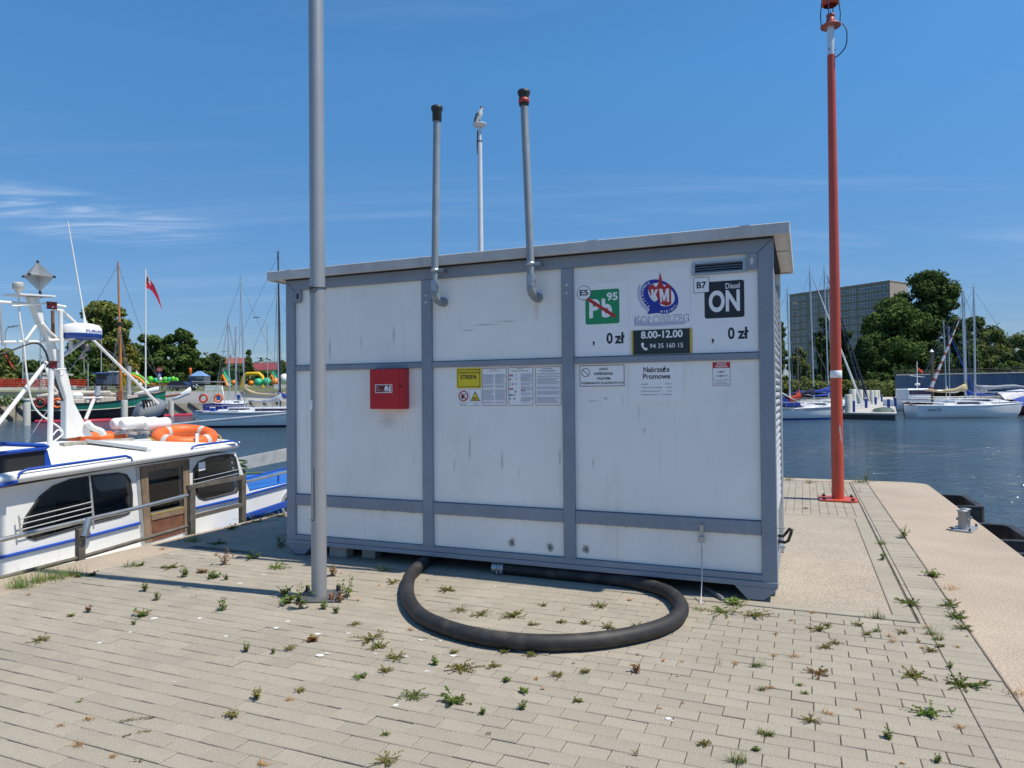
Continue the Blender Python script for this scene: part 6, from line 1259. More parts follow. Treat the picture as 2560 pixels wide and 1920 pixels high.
# pale square post beside the ship, flag pole
def pole(name, label, cat, px, yt, yb, d, r, m, group=None, r2=None):
    p_ = at(px, yb, d); b_ = at(px, yt, d); q = MB(); q.tube([Vector((0, 0, -.2)), Vector((b_.x-p_.x, 0, b_.z-p_.z))], [r, r2 or r*.7], 10); return q.build(name, m, loc=p_, label=label, cat=cat, group=group), b_-p_
o, tp_ = pole('flag_pole', 'white flag pole flying a limp white and red flag behind the green ship', 'flag pole', 364, 672, 978, 96, .11, tank_m)
fl_w, fl_r = mat('flag_white', (.7, .7, .72), .85), mat('flag_red', (.52, .02, .06), .85, var=.15)
def cloth(mb, rows, m, amp=.12):
    mb.loft([[(x, amp*math.sin(x*4+z*2.2)+.8*x, z) for x, z in r] for r in rows], m, closed=False, smooth=True)
K_ = 1.42; fz = tp_.z-.15
def fr(*r): return [(x*K_, fz-z*K_) for x, z in r]
q = MB(); cloth(q, [fr((.0, .0), (.12, .3), (.34, .9), (.62, 1.4), (.9, 2.4)), fr((.0, .8), (.15, 1.05), (.38, 1.5), (.66, 2.0), (1.0, 3.0)), fr((.0, 1.8), (.2, 1.8), (.45, 2.05), (.75, 2.7), (1.15, 3.8))], 0)
q.m = [0, 0, 1, 1, 1, 1, 1, 1]; q.add([(x*K_, .8*x*K_-.14, fz-z*K_) for x, z in ((.10, .45), (.26, .85), (.28, 1.15), (.16, 1.0))], [(0, 1, 2, 3)], 2); q.build('flag', [fl_w, fl_r, bk_m], o, fix=False)
pole('square_post', 'pale grey post between the ship mast and the flag pole', 'post', 322, 915, 985, 88, .28, floodw_m, r2=.28)

# ---------------- trees
bark_m = mat('bark', (.075, .058, .042), .95, var=.3, scale=3)
LM = {'dark': leafmat('leaf_dark', (.070, .108, .036)), 'mid': leafmat('leaf_mid', (.092, .142, .042)), 'lite': leafmat('leaf_light', (.150, .175, .050)), 'yel': leafmat('leaf_yellowish', (.20, .18, .045)), 'wil': leafmat('leaf_willow', (.165, .20, .068))}
rng = np.random.default_rng(11)
def leaves(name, clumps, n, size, m, parent=None, loc=None, drop=0.0, **kw):
    # clumps: (cx,cy,cz, rx,ry,rz); leaf sized faces scattered through each clump, denser near its surface
    cl = np.array(clumps, float); w = (cl[:, 3]*cl[:, 4]*cl[:, 5])**(2/3); idx = rng.choice(len(cl), n, p=w/w.sum())
    d = rng.normal(size=(n, 3)); d /= np.linalg.norm(d, axis=1)[:, None]; r = rng.uniform(.15, 1, n)**.45*rng.uniform(.9, 1.08, n)
    c = cl[idx, :3]+d*cl[idx, 3:]*r[:, None]; c[:, 2] -= drop*rng.random(n)*cl[idx, 5]
    nr = d/np.maximum(cl[idx, 3:], .01)*cl[idx, 3:].mean(1)[:, None]*.9+rng.normal(size=(n, 3))*.55+np.array([0, 0, .25]); nr /= np.linalg.norm(nr, axis=1)[:, None]
    a = np.cross(nr, rng.normal(size=(n, 3))); a /= np.linalg.norm(a, axis=1)[:, None]; b = np.cross(nr, a)
    sz = size*rng.uniform(.6, 1.35, n)[:, None]; a = a*sz; b = b*sz*.62
    v = np.stack([c-a, c-b*.9+nr*sz*.12, c+a, c+b*.9+nr*sz*.12], 1).reshape(-1, 3)
    me = bpy.data.meshes.new(name); me.vertices.add(4*n); me.vertices.foreach_set('co', v.ravel()); me.loops.add(4*n); me.loops.foreach_set('vertex_index', np.arange(4*n, dtype=np.int32))
    me.polygons.add(n); me.polygons.foreach_set('loop_start', np.arange(0, 4*n, 4, dtype=np.int32)); me.update(calc_edges=True); me.materials.append(m)
    o = bpy.data.objects.new(name, me); COL.objects.link(o); o.parent = parent
    if loc is not None: o.location = loc
    tag(o, **kw); return o
def tree(px, ptop, pbase, d, wpx, kind, label, n=7000, leaf=.42, shape='round', cat='tree', name='broadleaf_tree', group=None, trunk=True, bottom=.12, cl=None, depth=None, k=None):
    p = at(px, pbase, d); top = at(px, ptop, d).z; Hh = top-p.z; Wd = wpx*d/F_PX/2; dep = depth or Wd
    t = thing(name, label, cat, p, 0, group)
    if trunk:
        q = MB(); r = max(.12, Hh*.022); q.tube([(0, 0, -.5), (.1, 0, Hh*.3), (-.1, .1, Hh*.6), (0, 0, Hh*.85)], [r*1.3, r, r*.6, r*.2], 8)
        for i in range(6):
            a = i*1.05+rnd.random(); z = Hh*(.25+.09*i); q.tube([(0, 0, z), (Wd*.4*math.cos(a), dep*.4*math.sin(a), z+Hh*.14), (Wd*.7*math.cos(a), dep*.7*math.sin(a), z+Hh*.22)], [r*.5, r*.3, r*.1], 6)
        q.build('trunk', bark_m, t)
    clumps = []; K = k or 34
    for i in range(K):
        f = rnd.random()
        if shape == 'round': z = bottom+(1-bottom)*f; rad = math.sqrt(max(0, 1-((z-.52)/.5)**2))*.80
        elif shape == 'dome': z = bottom+(1-bottom)*f; rad = math.sqrt(max(0, 1-(max(0, z-.25)/.74)**2))*.82
        elif shape == 'tall': z = bottom+(1-bottom)*f; rad = .82*min(1, (1-z)*1.7+.10)*(1 if z > .3 else .8)
        elif shape == 'cone': z = bottom+(1-bottom)*f; rad = .9*(1-z)+.05
        else: z = bottom+(1-bottom)*f; rad = .85
        a = rnd.random()*2*PI; rr_ = rad*math.sqrt(rnd.uniform(.25, 1)); cs = rnd.uniform(.19, .34)*(1 if shape != 'cone' else .6)
        clumps.append((Wd*rr_*math.cos(a), dep*rr_*math.sin(a), Hh*z*.96, Wd*cs, dep*cs, min(Hh*.12, Wd*cs*.75)))
    clumps.append((0, 0, Hh*.52, Wd*.5, dep*.5, Hh*.3))
    leaves('crown', clumps, n, leaf, LM[kind], t, drop=.9 if kind == 'wil' else 0); return t
TG = 'trees along the far bank on the right'
tree(2320, 682, 975, 226, 205, 'dark', 'tallest dark dense tree towering right of the apartment block', 26000, .62, 'round', k=70, bottom=.05)
tree(2240, 752, 978, 205, 215, 'mid', 'broad rounded bright green tree in front of the apartment block', 22000, .55, 'dome', k=60, bottom=.02)
tree(2170, 838, 978, 198, 130, 'dark', 'low dark tree under the broad rounded tree', 9000, .5, 'dome', bottom=.0)
tree(2330, 850, 978, 200, 110, 'dark', 'dark tree below the tallest tree behind the red and white sail', 9000, .5, 'dome', bottom=.0)
tree(2395, 800, 978, 210, 110, 'dark', 'dark ivy covered tree behind the white masts of the aloa sloop', 9000, .5, 'tall', bottom=.0)
tree(2440, 796, 976, 238, 150, 'dark', 'dark tree with a sloping top left of the willows', 9000, .6, 'dome', bottom=.0)
tree(2490, 822, 976, 200, 140, 'wil', 'yellowish green willow beside the slim grey mast', 11000, .45, 'dome', bottom=.0)
tree(2565, 832, 975, 190, 130, 'wil', 'yellowish green willow at the right photo edge', 11000, .45, 'dome', bottom=.0)
tree(2430, 870, 976, 196, 90, 'mid', 'smaller willow low in front of the dark trees', 6000, .42, 'dome', bottom=.0)
tree(2530, 905, 975, 185, 90, 'mid', 'dark shrubby tree under the willows at the right photo edge', 5000, .42, 'dome', bottom=.0)
tree(1950, 800, 980, 210, 60, 'mid', 'light green tree just right of the container roof end', 6000, .45, 'tall', bottom=.0)
tree(2000, 868, 980, 205, 60, 'lite', 'pale young tree below the apartment block left of the red post', 4500, .42, 'dome', bottom=.0)
tree(2058, 790, 980, 225, 70, 'dark', 'dark tree in front of the middle of the apartment block', 6000, .5, 'dome', bottom=.0)
tree(2110, 815, 979, 230, 70, 'dark', 'dark tree right of the red post below the apartment block', 6000, .5, 'dome', bottom=.0)
tree(1900, 830, 982, 215, 80, 'mid', 'tree hidden behind the container right side', 4000, .5, 'dome', bottom=.0)
# left
tree(262, 757, 968, 128, 150, 'lite', 'big yellow green maple behind the orange mast of the green ship', 17000, .40, 'round', k=55, bottom=.06)
tree(205, 850, 968, 120, 110, 'mid', 'dark green tree left of the big maple', 7000, .38, 'dome', bottom=.0)
tree(318, 862, 968, 124, 60, 'yel', 'yellowish tree low between the maple and the flag pole', 4500, .36, 'dome', bottom=.0)
tree(368, 836, 966, 140, 105, 'mid', 'loose green poplar behind the flag pole', 9000, .38, 'round', bottom=.04)
tree(455, 826, 965, 142, 100, 'mid', 'rounded green tree right of the flag pole', 11000, .38, 'round', k=44, bottom=.02)
tree(405, 895, 966, 136, 90, 'dark', 'dark tree between the poplar and the rounded green tree', 6000, .38, 'dome', bottom=.0)
tree(510, 893, 963, 150, 62, 'dark', 'dark reddish tree right of the rounded green tree', 4500, .38, 'dome', bottom=.0)
tree(540, 884, 962, 152, 52, 'dark', 'dark round tree left of the red roofed house', 5000, .38, 'round', bottom=.0)
tree(621, 874, 958, 165, 30, 'mid', 'slim birch between the houses behind the marina masts', 2600, .36, 'tall', bottom=.0)
tree(590, 915, 960, 158, 60, 'dark', 'low dark bushes in front of the red roofed house', 3500, .36, 'dome', bottom=.0)
tree(660, 928, 958, 160, 60, 'mid', 'low bushes behind the yellow arch', 3500, .36, 'dome', bottom=.0)
tree(706, 902, 957, 175, 36, 'mid', 'small tree beside the left edge of the container', 2500, .36, 'dome', bottom=.0)
tree(15, 872, 966, 118, 70, 'wil', 'drooping willow at the left photo edge', 5000, .36, 'dome', bottom=.0)
tree(75, 902, 966, 190, 80, 'dark', 'rounded distant tree left of the boat mast', 5000, .5, 'dome', bottom=.0)
tree(130, 905, 966, 180, 80, 'dark', 'distant tree behind the boat mast', 5000, .5, 'dome', bottom=.0)
tree(-60, 880, 966, 130, 90, 'mid', 'tree just outside the left photo edge', 3500, .42, 'dome', bottom=.0)
tree(760, 900, 960, 180, 80, 'mid', 'tree hidden behind the container left end', 3500, .42, 'dome', bottom=.0)
# far woodland as one mass on both sides
fw = []
for i in range(150):
    az = math.radians(-62+124*i/149); d = 330+rnd.uniform(-25, 60); fw.append((d*math.sin(az), d*math.cos(az), 9+rnd.uniform(-2, 4), 13, 13, 8))
fo = leaves('woodland', [c for c in fw if not (1900 < 1280+F_PX*c[0]/c[1] < 2330)], 26000, 1.3, LM['dark'], kind='stuff'); fo['label'] = 'distant dark belt of trees along the horizon'
def mound(name, label, pts, n, leaf, m, cat=None, kind=None):
    return leaves(name, pts, n, leaf, m, label=label, cat=cat, kind=kind)
hg = []
for i in range(14):
    x, y = along((-66, 50), (-50, 74), i/13); hg.append((x-1.4, y+.6, 1.2, 1.6, 1.6, .75))
mound('hedge', 'green hedge below the pale flood wall at the left', hg, 6000, .16, LM['mid'], cat='hedge')
rd_ = []
for px in range(2168, 2268, 6):
    p = at(px, 975, 186); rd_.append((p.x, p.y, WATER+2.1+rnd.uniform(-.3, .9), 2.2, 2.2, 2.4))
mound('reed_bed', 'green reed bed at the far end of the pale pontoon', rd_, 7000, .4, LM['wil'], cat='reeds')
bs = []
for px in range(1940, 2172, 9):
    p = at(px, 972, 190); bs.append((p.x, p.y, 2+rnd.uniform(-.5, 1.0), 3, 3, 1.8))
mound('shrub_bank', 'yellowish green shrubs on the bank behind the right pontoon', bs, 9000, .42, LM['lite'], cat='shrubs')

# ---------------- blue grey wall on the right bank with a fence and cyclists
A_, B_ = at(2240, 966, 178), at(2700, 966, 158)
N = 13
bwt = thing('harbour_wall', 'long blue grey wall of upright panels below the trees on the right bank', 'wall', (0, 0, 0))
for i in range(N):
    a, b = A_.lerp(B_, i/N), A_.lerp(B_, (i+.985)/N); q = MB(); z0, z1 = 1.2, at(2400, 936, 170).z
    q.add([(a.x, a.y, z0), (b.x, b.y, z0), (b.x, b.y, z1), (a.x, a.y, z1), (a.x, a.y+.4, z0), (b.x, b.y+.4, z0), (b.x, b.y+.4, z1), (a.x, a.y+.4, z1)], [(0, 1, 2, 3), (4, 7, 6, 5), (3, 2, 6, 7), (0, 3, 7, 4), (1, 5, 6, 2)]); q.build('wall_panel', bluew_m, bwt)
q = MB(); q.tube([(A_.x, A_.y-.1, z1+.1), (B_.x, B_.y-.1, z1+.1)], .16, 6); q.build('coping_rail', floodw_m, bwt)
fm = mat('thin_fence', (.20, .19, .13), .8, var=.2)
fr_ = thing('railing', 'thin brownish railing on top of the blue grey wall on the right', 'railing', (0, 0, 0)); q = MB()
for k_ in (.5, .9, 1.3): q.tube([(A_.x, A_.y+1, z1+k_), (B_.x, B_.y+1, z1+k_)], .035, 4)
q.build('rail', fm, fr_, fix=False, kind=None); q = MB()
for i in range(40): c_ = A_.lerp(B_, i/39); q.tube([(c_.x, c_.y+1, z1-.2), (c_.x, c_.y+1, z1+1.35)], .045, 4)
q.build('railing_posts', fm, fr_, fix=False, kind='stuff')
def person(px, pbase, d, label, top, legs, skin=(.45, .28, .2), pose=0, rot=0, scale=1.0):
    t = thing('person', label, 'person', at(px, pbase, d), rot); s_ = scale
    J = {'p': (0, 0, .92), 'c': (0, 0, 1.2), 'n': (0, 0, 1.46), 'h': (.02, 0, 1.58), 't': (.02, 0, 1.72), 'ls': (0, .19, 1.4), 'le': (.10, .25, 1.14), 'lw': (.28, .22, .98), 'rs': (0, -.19, 1.4), 're': (-.10, -.25, 1.14), 'rw': (-.05, -.26, .92), 'lh': (0, .1, .88), 'lk': (.16, .1, .5), 'la': (.12, .1, .08), 'lt': (.30, .1, .05), 'rh': (0, -.1, .88), 'rk': (-.02, -.1, .48), 'ra': (-.26, -.1, .10), 'rt': (-.10, -.1, .04)}
    if pose: J.update({'la': (.02, .1, .3), 'lt': (.2, .1, .26), 'lk': (.32, .1, .6), 'rk': (.22, -.1, .45), 'ra': (.05, -.1, .12), 'rt': (.22, -.1, .1), 'n': (.22, 0, 1.38), 'c': (.1, 0, 1.15), 'h': (.3, 0, 1.5), 't': (.32, 0, 1.64), 'ls': (.2, .19, 1.32), 'rs': (.2, -.19, 1.32), 'le': (.4, .24, 1.12), 'lw': (.58, .2, 1.02), 're': (.4, -.24, 1.12), 'rw': (.58, -.2, 1.02)})
    R_ = {'p': .14, 'c': .15, 'n': .065, 'h': .10, 't': .085, 'ls': .07, 'le': .05, 'lw': .035, 'rs': .07, 're': .05, 'rw': .035, 'lh': .10, 'lk': .068, 'la': .045, 'lt': .04, 'rh': .10, 'rk': .068, 'ra': .045, 'rt': .04}
    E_ = 'pc cn nh ht cls lsle lelw crs rsre rerw plh lhlk lkla lalt prh rhrk rkra rart'
    keys = list(J); ed = []
    for a in E_.split():
        for i in range(1, len(a)):
            if a[:i] in J and a[i:] in J: ed.append((keys.index(a[:i]), keys.index(a[i:]))); break
    me = bpy.data.meshes.new('body'); me.from_pydata([Vector(J[k_])*s_ for k_ in keys], ed, []); o = bpy.data.objects.new('body', me); COL.objects.link(o); o.parent = t
    o.modifiers.new('skin', 'SKIN'); 
    for i, k_ in enumerate(keys): me.skin_vertices[0].data[i].radius = (R_[k_]*s_, R_[k_]*s_)
    me.skin_vertices[0].data[0].use_root = True; o.modifiers.new('sub', 'SUBSURF').levels = 1; o.modifiers['sub'].render_levels = 1
    dg = bpy.context.evaluated_depsgraph_get(); m2 = bpy.data.meshes.new_from_object(o.evaluated_get(dg)); o.modifiers.clear(); o.data = m2
    m2.materials.clear()
    for x in (mat('skin_tone', skin, .6, var=.05), top, legs): m2.materials.append(x)
    for pl in m2.polygons:
        c = pl.center/s_; pl.material_index = 0 if c.z > (1.47 if not pose else 1.42) else (1 if c.z > .9 else (2 if c.z > .45 else 0)); pl.use_smooth = True
    q = MB(); hc = Vector(J['h'])*s_; q.ball((hc.x-.01, 0, hc.z+.09*s_), .11*s_, 10, 0, (1.05, .95, .85)); q.build('hair', mat('dark_hair', (.04, .028, .02), .8), t); return t
person(84, 967, 98, 'person in a white shirt and dark shorts walking along the red railing', mat('white_shirt', (.75, .75, .75), .8), navy_m, rot=.0)
for px, lab in ((2531, 'left'), (2549, 'right')):
    p = at(px, 936, 165); person(px, 931, 165, 'cyclist in dark clothes riding on the wall top, %s of the two' % lab, bk_m, bk_m, pose=1, rot=.15)
    bt = thing('bicycle', 'bicycle under the %s cyclist on the right bank wall top' % lab, 'bicycle', at(px, 935.5, 165), .15); q = MB()
    for x in (-.45, .6): q.tube([(x+.33*math.cos(t_), 0, .34+.33*math.sin(t_)) for t_ in [2*PI*i/18 for i in range(18)]], .03, 6, closed=True)
    q.build('wheels', rubber_m, bt); q = MB(); q.tube([(-.45, 0, .34), (.0, 0, .34), (.4, 0, .85), (-.1, 0, .85), (0, 0, .34)], .03, 6); q.tube([(-.45, 0, .34), (-.1, 0, .95)], .03, 6); q.tube([(.6, 0, .34), (.42, 0, 1.0), (.5, 0, 1.02)], .03, 6); q.build('frame', steel_m, bt)

# ---------------- apartment block
ab_m = mat('apartment_concrete', (.30, .265, .225), .9, var=.10, scale=.25, streak=[((.3, .3, .05), .5, .75, .35, (.20, .19, .17))]); ab2 = mat('apartment_end_wall', (.36, .31, .27), .9, var=.08, scale=.2); abf = mat('window_frame_white', (.72, .72, .72), .5, var=0); abg = mat('apartment_glass', (.12, .15, .19), .1, var=.3, scale=.05)
Apt, Bpt = at(1974, 733, 287), at(2224, 709, 252); Apt.z = Bpt.z = (Apt.z+Bpt.z)/2
dx_ = Vector((Bpt.x-Apt.x, Bpt.y-Apt.y, 0)); La = dx_.length; aa = math.atan2(dx_.y, dx_.x); zt = Apt.z; FH = 2.82; NF = 13; zb = 2.0
ab = thing('apartment_block', 'grey concrete apartment block with rows of white framed windows behind the trees', 'building', Vector((Apt.x, Apt.y, zb)), aa); Hb = zt-zb
q = MB(); q.box(0, La, 0, 12, 0, Hb); q.m = [1 if i in (1,) else 0 for i in range(len(q.m))]; q.build('wall', ab_m, ab, fix=True)
q = MB(); q.box(La+.003, La+.06, .003, 12, 0, Hb-.01); q.build('end_wall', ab2, ab)
q = MB(); q.box(-.15, La+.2, -.12, 12.1, Hb, Hb+.35); rf_ = q.build('roof', ab2, ab)
for x in (2, 9, 14, 22, 26, 32): q = MB(); q.box(x, x+.7, 4, 5, Hb+.35, Hb+1.1); q.build('chimney', ab_m, rf_)
def winmesh(w, h_, double=False):
    q = MB(); q.box(-w/2, w/2, -.10, .0, -h_/2, h_/2, 0)
    for i in range(2): q.add([(-w/2+.12+i*(w/2-.03), -.105, -h_/2+.12), (-.05-.0+i*(w/2-.03) if i == 0 else w/2-.12, -.105, -h_/2+.12), (-.05 if i == 0 else w/2-.12, -.105, h_/2-.12), (-w/2+.12+i*(w/2-.03), -.105, h_/2-.12)], [(0, 1, 2, 3)], 1)
    return q.mesh('window', [abf, abg])
wmA, wmB, wmC = winmesh(2.5, 1.5), winmesh(1.5, 1.5), winmesh(2.6, .8)
sections = [(.045, wmB), (.085, wmB), (.155, wmB), (.27, wmC), (.36, wmB), (.43, wmA), (.52, wmB), (.58, wmA), (.66, wmC), (.74, wmB), (.80, wmA), (.88, wmA), (.95, wmA)]
for f in range(NF):
    for k_, (sx_, wm) in enumerate(sections):
        for rep in ((0,) if wm is not wmC else (-.55, .55)):
            o = bpy.data.objects.new('window', wm); COL.objects.link(o); o.parent = ab; o.location = (La*sx_, -.002, Hb-1.95-FH*f+rep)
q = MB()
for f in range(NF): q.box(0, La, -.03, -.004, Hb-.55-FH*f, Hb-.50-FH*f)
for i in range(11): q.box(La*i/10-.03, La*i/10+.03, -.034, -.0305, 0, Hb)
q.build('panel_joint', mat('joint_dark', (.13, .12, .11), .9), ab, fix=False, kind='stuff')  # thin dark strips along the wall panel joints
# more houses at the left
def house(px0, px1, ptop, peave, pbase, d, wall, roofm, label, flat=False):
    a, b = at(px0, pbase, d), at(px1, pbase, d); w = (b-a).length; hz_ = at(px0, ptop, d).z-a.z; he = at(px0, peave, d).z-a.z; a = a-Vector((0, 0, 2))
    t = thing('house', label, 'building', a, 0); q = MB(); q.box(0, w, 0, 9, 0, he+2); q.build('wall', wall, t)
    if flat: q = MB(); q.box(-.2, w+.2, -.2, 9.2, he+2, hz_+2); q.build('roof', roofm, t)
    else: q = MB(); q.prism([(-.4, he+1.9), (4.5, hz_+2), (9.4, he+1.9)], -.4, w+.4, 'yz'); q.build('roof', roofm, t)
    n_ = max(2, int(w/3.2)); wm = winmesh(1.3, 1.4)
    for fl in range(max(1, int(he/3))):
        for i in range(n_): o = bpy.data.objects.new('window', wm); COL.objects.link(o); o.parent = t; o.location = (w*(i+.5)/n_, -.002, 3.3+3*fl)
    return t
redr = mat('red_roof_tiles', (.26, .075, .055), .85, var=.15, scale=.6); dkr = mat('dark_red_roof', (.20, .035, .045), .85, var=.12, scale=.6); crw = mat('cream_render', (.55, .45, .30), .9, var=.08); whw = mat('white_render', (.62, .62, .6), .85, var=.06)
house(550, 606, 893, 908, 962, 215, crw, redr, 'cream house with a red tiled roof behind the marina masts')
house(628, 700, 906, 924, 962, 205, crw, dkr, 'house with a long dark red roof behind the yellow arch')
house(655, 735, 903, 906, 960, 250, whw, whw, 'long white flat roofed building beyond the dark red roof', True)
house(60, 106, 932, 937, 966, 135, mat('kiosk_white', (.6, .6, .62), .7), floodw_m, 'small white flat roofed kiosk behind the red railing', True)
# ---------------- promenade objects on the left
rdm = mat('red_railing', (.42, .03, .02), .6, var=.15)
a, b = at(-60, 968, 96), at(215, 968, 112); rl = thing('red_railing', 'long red railing along the raised road at the left', 'railing', (0, 0, 0)); q = MB()
for k_ in (.25, .55, .85, 1.2): q.tube([a+Vector((0, 0, k_)), b+Vector((0, 0, k_))], .05, 4)
q.build('rails', rdm, rl, fix=False, kind='stuff'); q = MB()
for i in range(90): c_ = a.lerp(b, i/89); q.tube([c_, c_+Vector((0, 0, 1.25))], .04 if i % 9 else .09, 4)
q.build('bars', rdm, rl, fix=False, kind='stuff')
strip('road_edge', [(a.x-6, a.y), (b.x, b.y)], 1.0, (a.z+b.z)/2, .6, floodw_m, label='pale concrete edge of the raised road below the red railing', cat='wall')
gm_ = mat('barrier_steel', (.30, .31, .32), .5, .4, var=.1)
a, b, c = at(160, 986, 100), at(420, 984, 108), at(725, 980, 128); bf = thing('barrier_fence', 'grey crowd barrier fence along the top of the flood wall', 'fence', (0, 0, 0)); q = MB()
for s0, s1 in ((a, b), (b, c)):
    for k_ in (.2, 1.15): q.tube([s0+Vector((0, 0, k_)), s1+Vector((0, 0, k_))], .03, 4)
    for i in range(110): p = s0.lerp(s1, i/110); q.tube([p, p+Vector((0, 0, 1.15))], .014 if i % 10 else .05, 4, cap=False)
q.build('barrier_bars', gm_, bf, fix=False, kind='stuff')
for x0, x1, y0, y1, d, lab in ((514, 559, 963, 977, 112, 'large white banner hung on the barrier fence'), (182, 194, 964, 973, 101, 'small white notice on the barrier fence left of the orange mast'), (686, 712, 961, 972, 120, 'white banner on the barrier fence beside the container')):
    a, b = at(x0, y1, d), at(x1, y0, d); q = MB(); q.box(0, b.x-a.x, -.02, .02, 0, b.z-a.z); q.build('banner', tank_m, loc=a-Vector((0, .3, 0)), label=lab, cat='banner')
# navy car
cp_ = at(457, 977, 112); car = thing('parked_car', 'navy estate car parked behind the barrier fence right of the flag pole', 'car', cp_, -.08); cm_ = mat('navy_car_paint', (.012, .016, .045), .2, var=.05, coat=.6)
q = MB(); q.prism([(-2.2, .35), (2.15, .35), (2.2, .62), (2.1, .85), (1.15, 1.0), (-2.15, 1.05), (-2.25, .7)], -.88, .88); bevel(q.build('body', cm_, car), .06)
q = MB(); q.prism([(-2.1, 1.02), (1.1, .98), (.45, 1.5), (-.2, 1.58), (-1.7, 1.55)], -.74, .74); bevel(q.build('cabin', cm_, car), .05)
q = MB(); q.prism([(-1.95, 1.06), (.95, 1.03), (.42, 1.44), (-1.65, 1.48)], -.748, .748); q.build('window', win_m, car)
for x in (-1.4, 1.4):
    for sg in (-1, 1):
        q = MB(); q.lathe([(.0, -.1), (.2, -.11), (.33, -.1), (.33, .1), (.0, .1)], 18, (x, sg*.82, .33), axis='y'); w_ = q.build('wheel', rubber_m, car); q = MB(); q.lathe([(.0, -.115), (.2, -.112)], 12, (x, sg*.82+(0 if sg < 0 else .225), .33), axis='y'); q.build('rim', steel_m, w_)
for y in (-.6, .6): q = MB(); q.ball((2.14, y, .72), .12, 8, 0, (.6, 1.3, .8)); q.build('headlight', tank_m, car)
q = MB(); q.box(2.19, 2.21, -.26, .26, .48, .6); q.build('number_plate', tank_m, car)
# lamp posts and road signs
lg_m = mat('lamp_post_grey', (.36, .38, .40), .5, .3, var=.05)
def curved_lamp(px, yt, yb, d, side_, label):
    p = at(px, yb, d); hh = at(px, yt, d).z-p.z; t = thing('street_lamp', label, 'street lamp', p, 0); q = MB(); q.tube([(0, 0, -.3), (0, 0, hh*.88)]+[(side_*1.5*(1-math.cos(a_)), 0, hh*.88+hh*.12*math.sin(a_)) for a_ in (.4, .8, 1.2, 1.57)], [.10, .07, .06, .06, .05, .05], 8); q.build('pole', lg_m, t); q = MB(); q.box(side_*1.4, side_*2.4, -.12, .12, hh-.06, hh+.06, c=.03); q.build('lamp_head', cap_m, t)
curved_lamp(57, 817, 955, 110, -1, 'curved street lamp left of the boat mast'); curved_lamp(669, 793, 972, 118, -1, 'curved street lamp left of the black yacht mast')
curved_lamp(13, 815, 955, 118, 1, 'curved street lamp at the left photo edge')
for px, yt, yb, d, lab in ((101, 800, 985, 102, 'straight grey pole between the boat mast and its stay'), (210, 893, 965, 118, 'grey pole right of the boat mast near the torn pennant'), (253, 835, 962, 112, 'grey pole just left of the orange ship mast')):
    pole('grey_pole', lab, 'pole', px, yt, yb, d, .10, lg_m)
p = at(220, 982, 103); t = thing('promenade_lamp', 'short lamp with a flat round hat behind the ship deck', 'street lamp', p, 0); hh = at(220, 898, 103).z-p.z; q = MB(); q.tube([(0, 0, 0), (0, 0, hh-.15)], .08, 8); q.build('pole', lg_m, t); q = MB(); q.lathe([(.08, hh-.35), (.12, hh-.1), (.45, hh-.05), (.42, hh), (.0, hh+.06)], 16); q.build('lamp_hat', cap_m, t)
p = at(399, 974, 106); sg_ = thing('stop_sign', 'red octagonal STOP sign above a blue crossing sign right of the flag pole', 'road sign', p, 0); z1_ = at(399, 924, 106).z-p.z; q = MB(); q.tube([(0, 0, 0), (0, 0, z1_)], .04, 8); q.build('pole', lg_m, sg_)
q = MB(); q.prism([(.42*math.cos(t_), z1_+.42*math.sin(t_)) for t_ in [PI/8+i*PI/4 for i in range(8)]], -.06, -.045); o = q.build('stop_plate', red_p, sg_); q = MB(); text(q, 'STOP', -.30, .30, z1_-.12, z1_+.12, -.064, 0, .02); q.build('lettering', white_p, o)
z2_ = z1_-.82; q = MB(); q.box(-.34, .34, -.06, -.045, z2_-.34, z2_+.34); o = q.build('crossing_plate', bb_m, sg_); q = MB(); q.flat([(-.25, z2_-.22), (.25, z2_-.22), (0, z2_+.24)], -.064); q.build('triangle', white_p, o); q = MB(); q.flat([(-.08, z2_-.16), (.0, z2_+.08), (.08, z2_-.16), (.0, z2_-.06)], -.068); q.build('figure', black_p, o)
p = at(545, 962, 125); rs2 = thing('road_sign', 'round navy road sign in front of the left inflatable house', 'road sign', p, 0); z1_ = at(545, 936, 125).z-p.z; q = MB(); q.tube([(0, 0, 0), (0, 0, z1_)], .05, 8); q.build('pole', lg_m, rs2); q = MB(); q.lathe([(.0, -.06), (.34, -.06), (.34, -.04), (.0, -.04)], 18, (0, 0, z1_), axis='y'); q.build('sign_plate', navy_m, rs2)
p = at(476, 962, 118); t = thing('gas_torch', 'slim blue and orange flag post beside the event tent', 'post', p, 0); hh = at(476, 920, 118).z-p.z; q = MB(); q.tube([(0, 0, 0), (0, 0, hh*.55)], .09, 8); q.build('pole', ped_m, t); q = MB(); q.lathe([(.1, hh*.55), (.25, hh*.9), (.2, hh), (.0, hh+.02)], 10); q.build('orange_top', or_m, t)
# promenade kiosk van with blue awning
p = at(274, 966, 110); kv = thing('food_stall', 'blue and white food stall behind the orange mast', 'stall', p, .05); q = MB(); q.box(-1.7, 1.6, -.9, .9, .3, 2.2, c=.08); q.build('body', mat('stall_grey', (.10, .12, .20), .6), kv); q = MB(); q.box(-1.9, .2, -1.4, -.2, 1.95, 2.1); q.build('awning', bb_m, kv); q = MB(); q.box(.25, 1.75, -1.0, .9, 2.2, 2.4); q.build('white_top', tank_m, kv); q = MB(); q.box(-1.4, 0, -.91, -.902, 1.1, 1.8); q.build('hatch', win_m, kv)
p = at(252, 978, 104); q = MB(); q.box(-.75, .75, -.5, .5, 0, 1.15, c=.05); q.build('waste_container', bk_m, loc=p, label='dark rubbish container behind the deck of the green ship', cat='bin')
